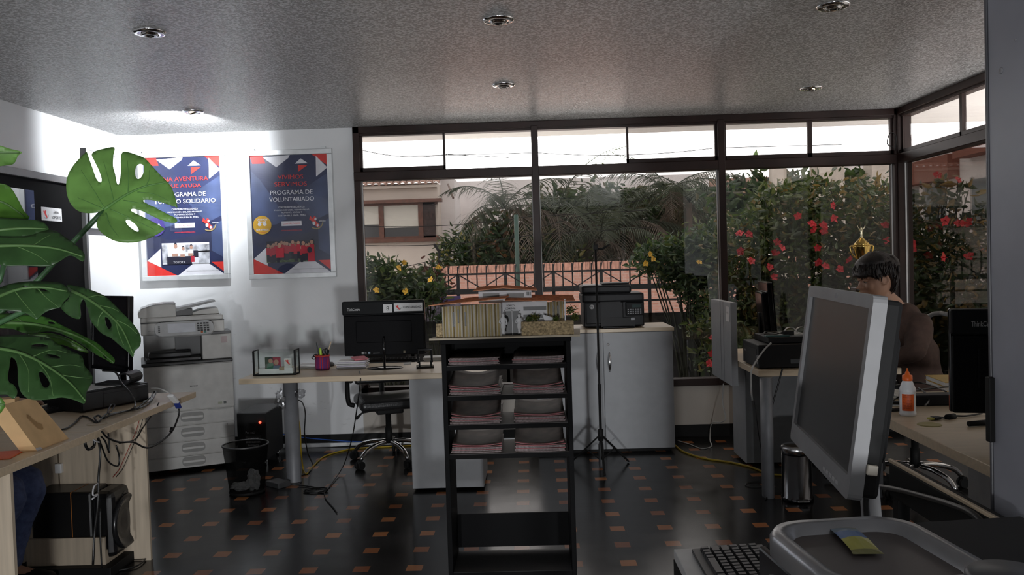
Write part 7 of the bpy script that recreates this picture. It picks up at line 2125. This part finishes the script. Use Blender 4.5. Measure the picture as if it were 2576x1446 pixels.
PM(MB().poly([(-hw_+.02+.006*cos(i*pi/6), -.0125, -hh_+.022+.006*sin(i*pi/6)) for i in range(12)])).build('front_logo', mgrey, sm_)
for k in range(5): PM(MB().bb(.07+.024*k, .088+.024*k, -.0132, -.0115, -hh_+.008, -hh_+.015, .001)).build('button', mat('silver_button', (.42, .42, .43), .4), sm_)
PM(MB().bb(hw_-.003, hw_+.006, .012, .03, -hh_+.05, -hh_+.068, .002)).build('side_clip', mat('cream_clip', (.55, .50, .42), .5), sm_)
MB().box((0, .075, (mzb-D3Z)*.5+.02), (.045, .03, mzb-D3Z+.08), (.06, 0, 0), .005).build('neck', silver, sm_)
MB().lathe([(0, .02), (.09, .016), (.10, 0)], (0, .055, 0), 32, sx=1.3, sy=.75).build('foot', silver, sm_)
cable('cable', [Vector((mc.x, mc.y, 0))+Matrix.Rotation(mang, 3, 'Z') @ Vector(p) for p in ((.06, .05, mzb+.02), (.07, .045, mzb-.03), (.05, .05, mzb-.09), (.03, .08, D3Z+.06), (0, .16, D3Z+.008))], .006, cabm, 'thick black video cable hanging below the silver monitor')
# low black bench with a pale edge behind
bx_ = 1.25
by0, by1 = PX(2478, 1290, bx_), PX(2235, 1152, bx_)
bzv = (by0.z+by1.z)/2
bn_ = thing('side_bench', 'narrow black bench with a pale wood edge behind the tower and silver monitor', 'bench')
MB().bb(bx_, bx_+.05, 2.05, by1.y, bzv-.13, bzv-.010, .006).build('black_rail', blackm, bn_)
MB().bb(bx_-.002, bx_+.010, 2.05, by1.y, bzv-.010, bzv+.002, .002).build('pale_edge', wood, bn_)
for yy in (2.08, by1.y-.06): MB().bb(bx_+.005, bx_+.045, yy, yy+.04, 0, bzv-.13).build('leg', blackm, bn_)
cable('cable', [PX(x, y, bx_-.02) for x, y in ((2200, 1222), (2260, 1232), (2330, 1250), (2400, 1272), (2450, 1295), (2490, 1340), (2520, 1390))], .010, cabm, 'thick black cable sagging along the side of the black bench')
# grey locker
lk = thing('locker', 'tall dark grey steel locker at the right edge of the photo', 'locker')
ly1 = 2.45
lx0 = PY(2483, 700, ly1).x
lkm = mat('locker_grey', (.36, .37, .42), .42, var=.06, scale=3)
MB().bb(lx0+.004, lx0+.80, 1.96, ly1-.012, 0, 2.5, .004).build('carcass', lkm, lk)
MB().bb(lx0, lx0+.80, ly1-.012, ly1, 0, 2.5, .003).build('back_flange', mat('locker_edge', (.10, .10, .11), .4), lk)
for px, py, r in ((2515, 178, .010), (2552, 100, .004)):
    q = PX(px, py, lx0); MB().lathe([(0, .003), (r*.8, .003), (r, 0)], (lx0+.004, q.y, q.z), 20, Matrix.Rotation(-pi/2, 4, 'Y')).build('rivet', mat('rivet_grey', (.38, .38, .40), .4), lk)
q0, q1 = PX(2493, 948, lx0), PX(2493, 1110, lx0)
MB().bb(lx0-.012, lx0+.006, q0.y-.012, q0.y+.012, q1.z, q0.z, .003).build('handle', blackm, lk)
# canister
cq = PY(2545, 1450, .95)
cn = thing('canister', 'round dark grey canister lid at the bottom right corner', 'canister', (cq.x, .95, D3Z))
MB().lathe([(.044, 0), (.044, cq.z-D3Z-.02)], seg=32).build('body', dgrey, cn)
MB().lathe([(.048, cq.z-D3Z-.02), (.048, cq.z-D3Z), (.044, cq.z-D3Z+.004), (.0, cq.z-D3Z+.006)], seg=36).build('lid', mat('lid_dark', (.07, .07, .075), .4), cn)
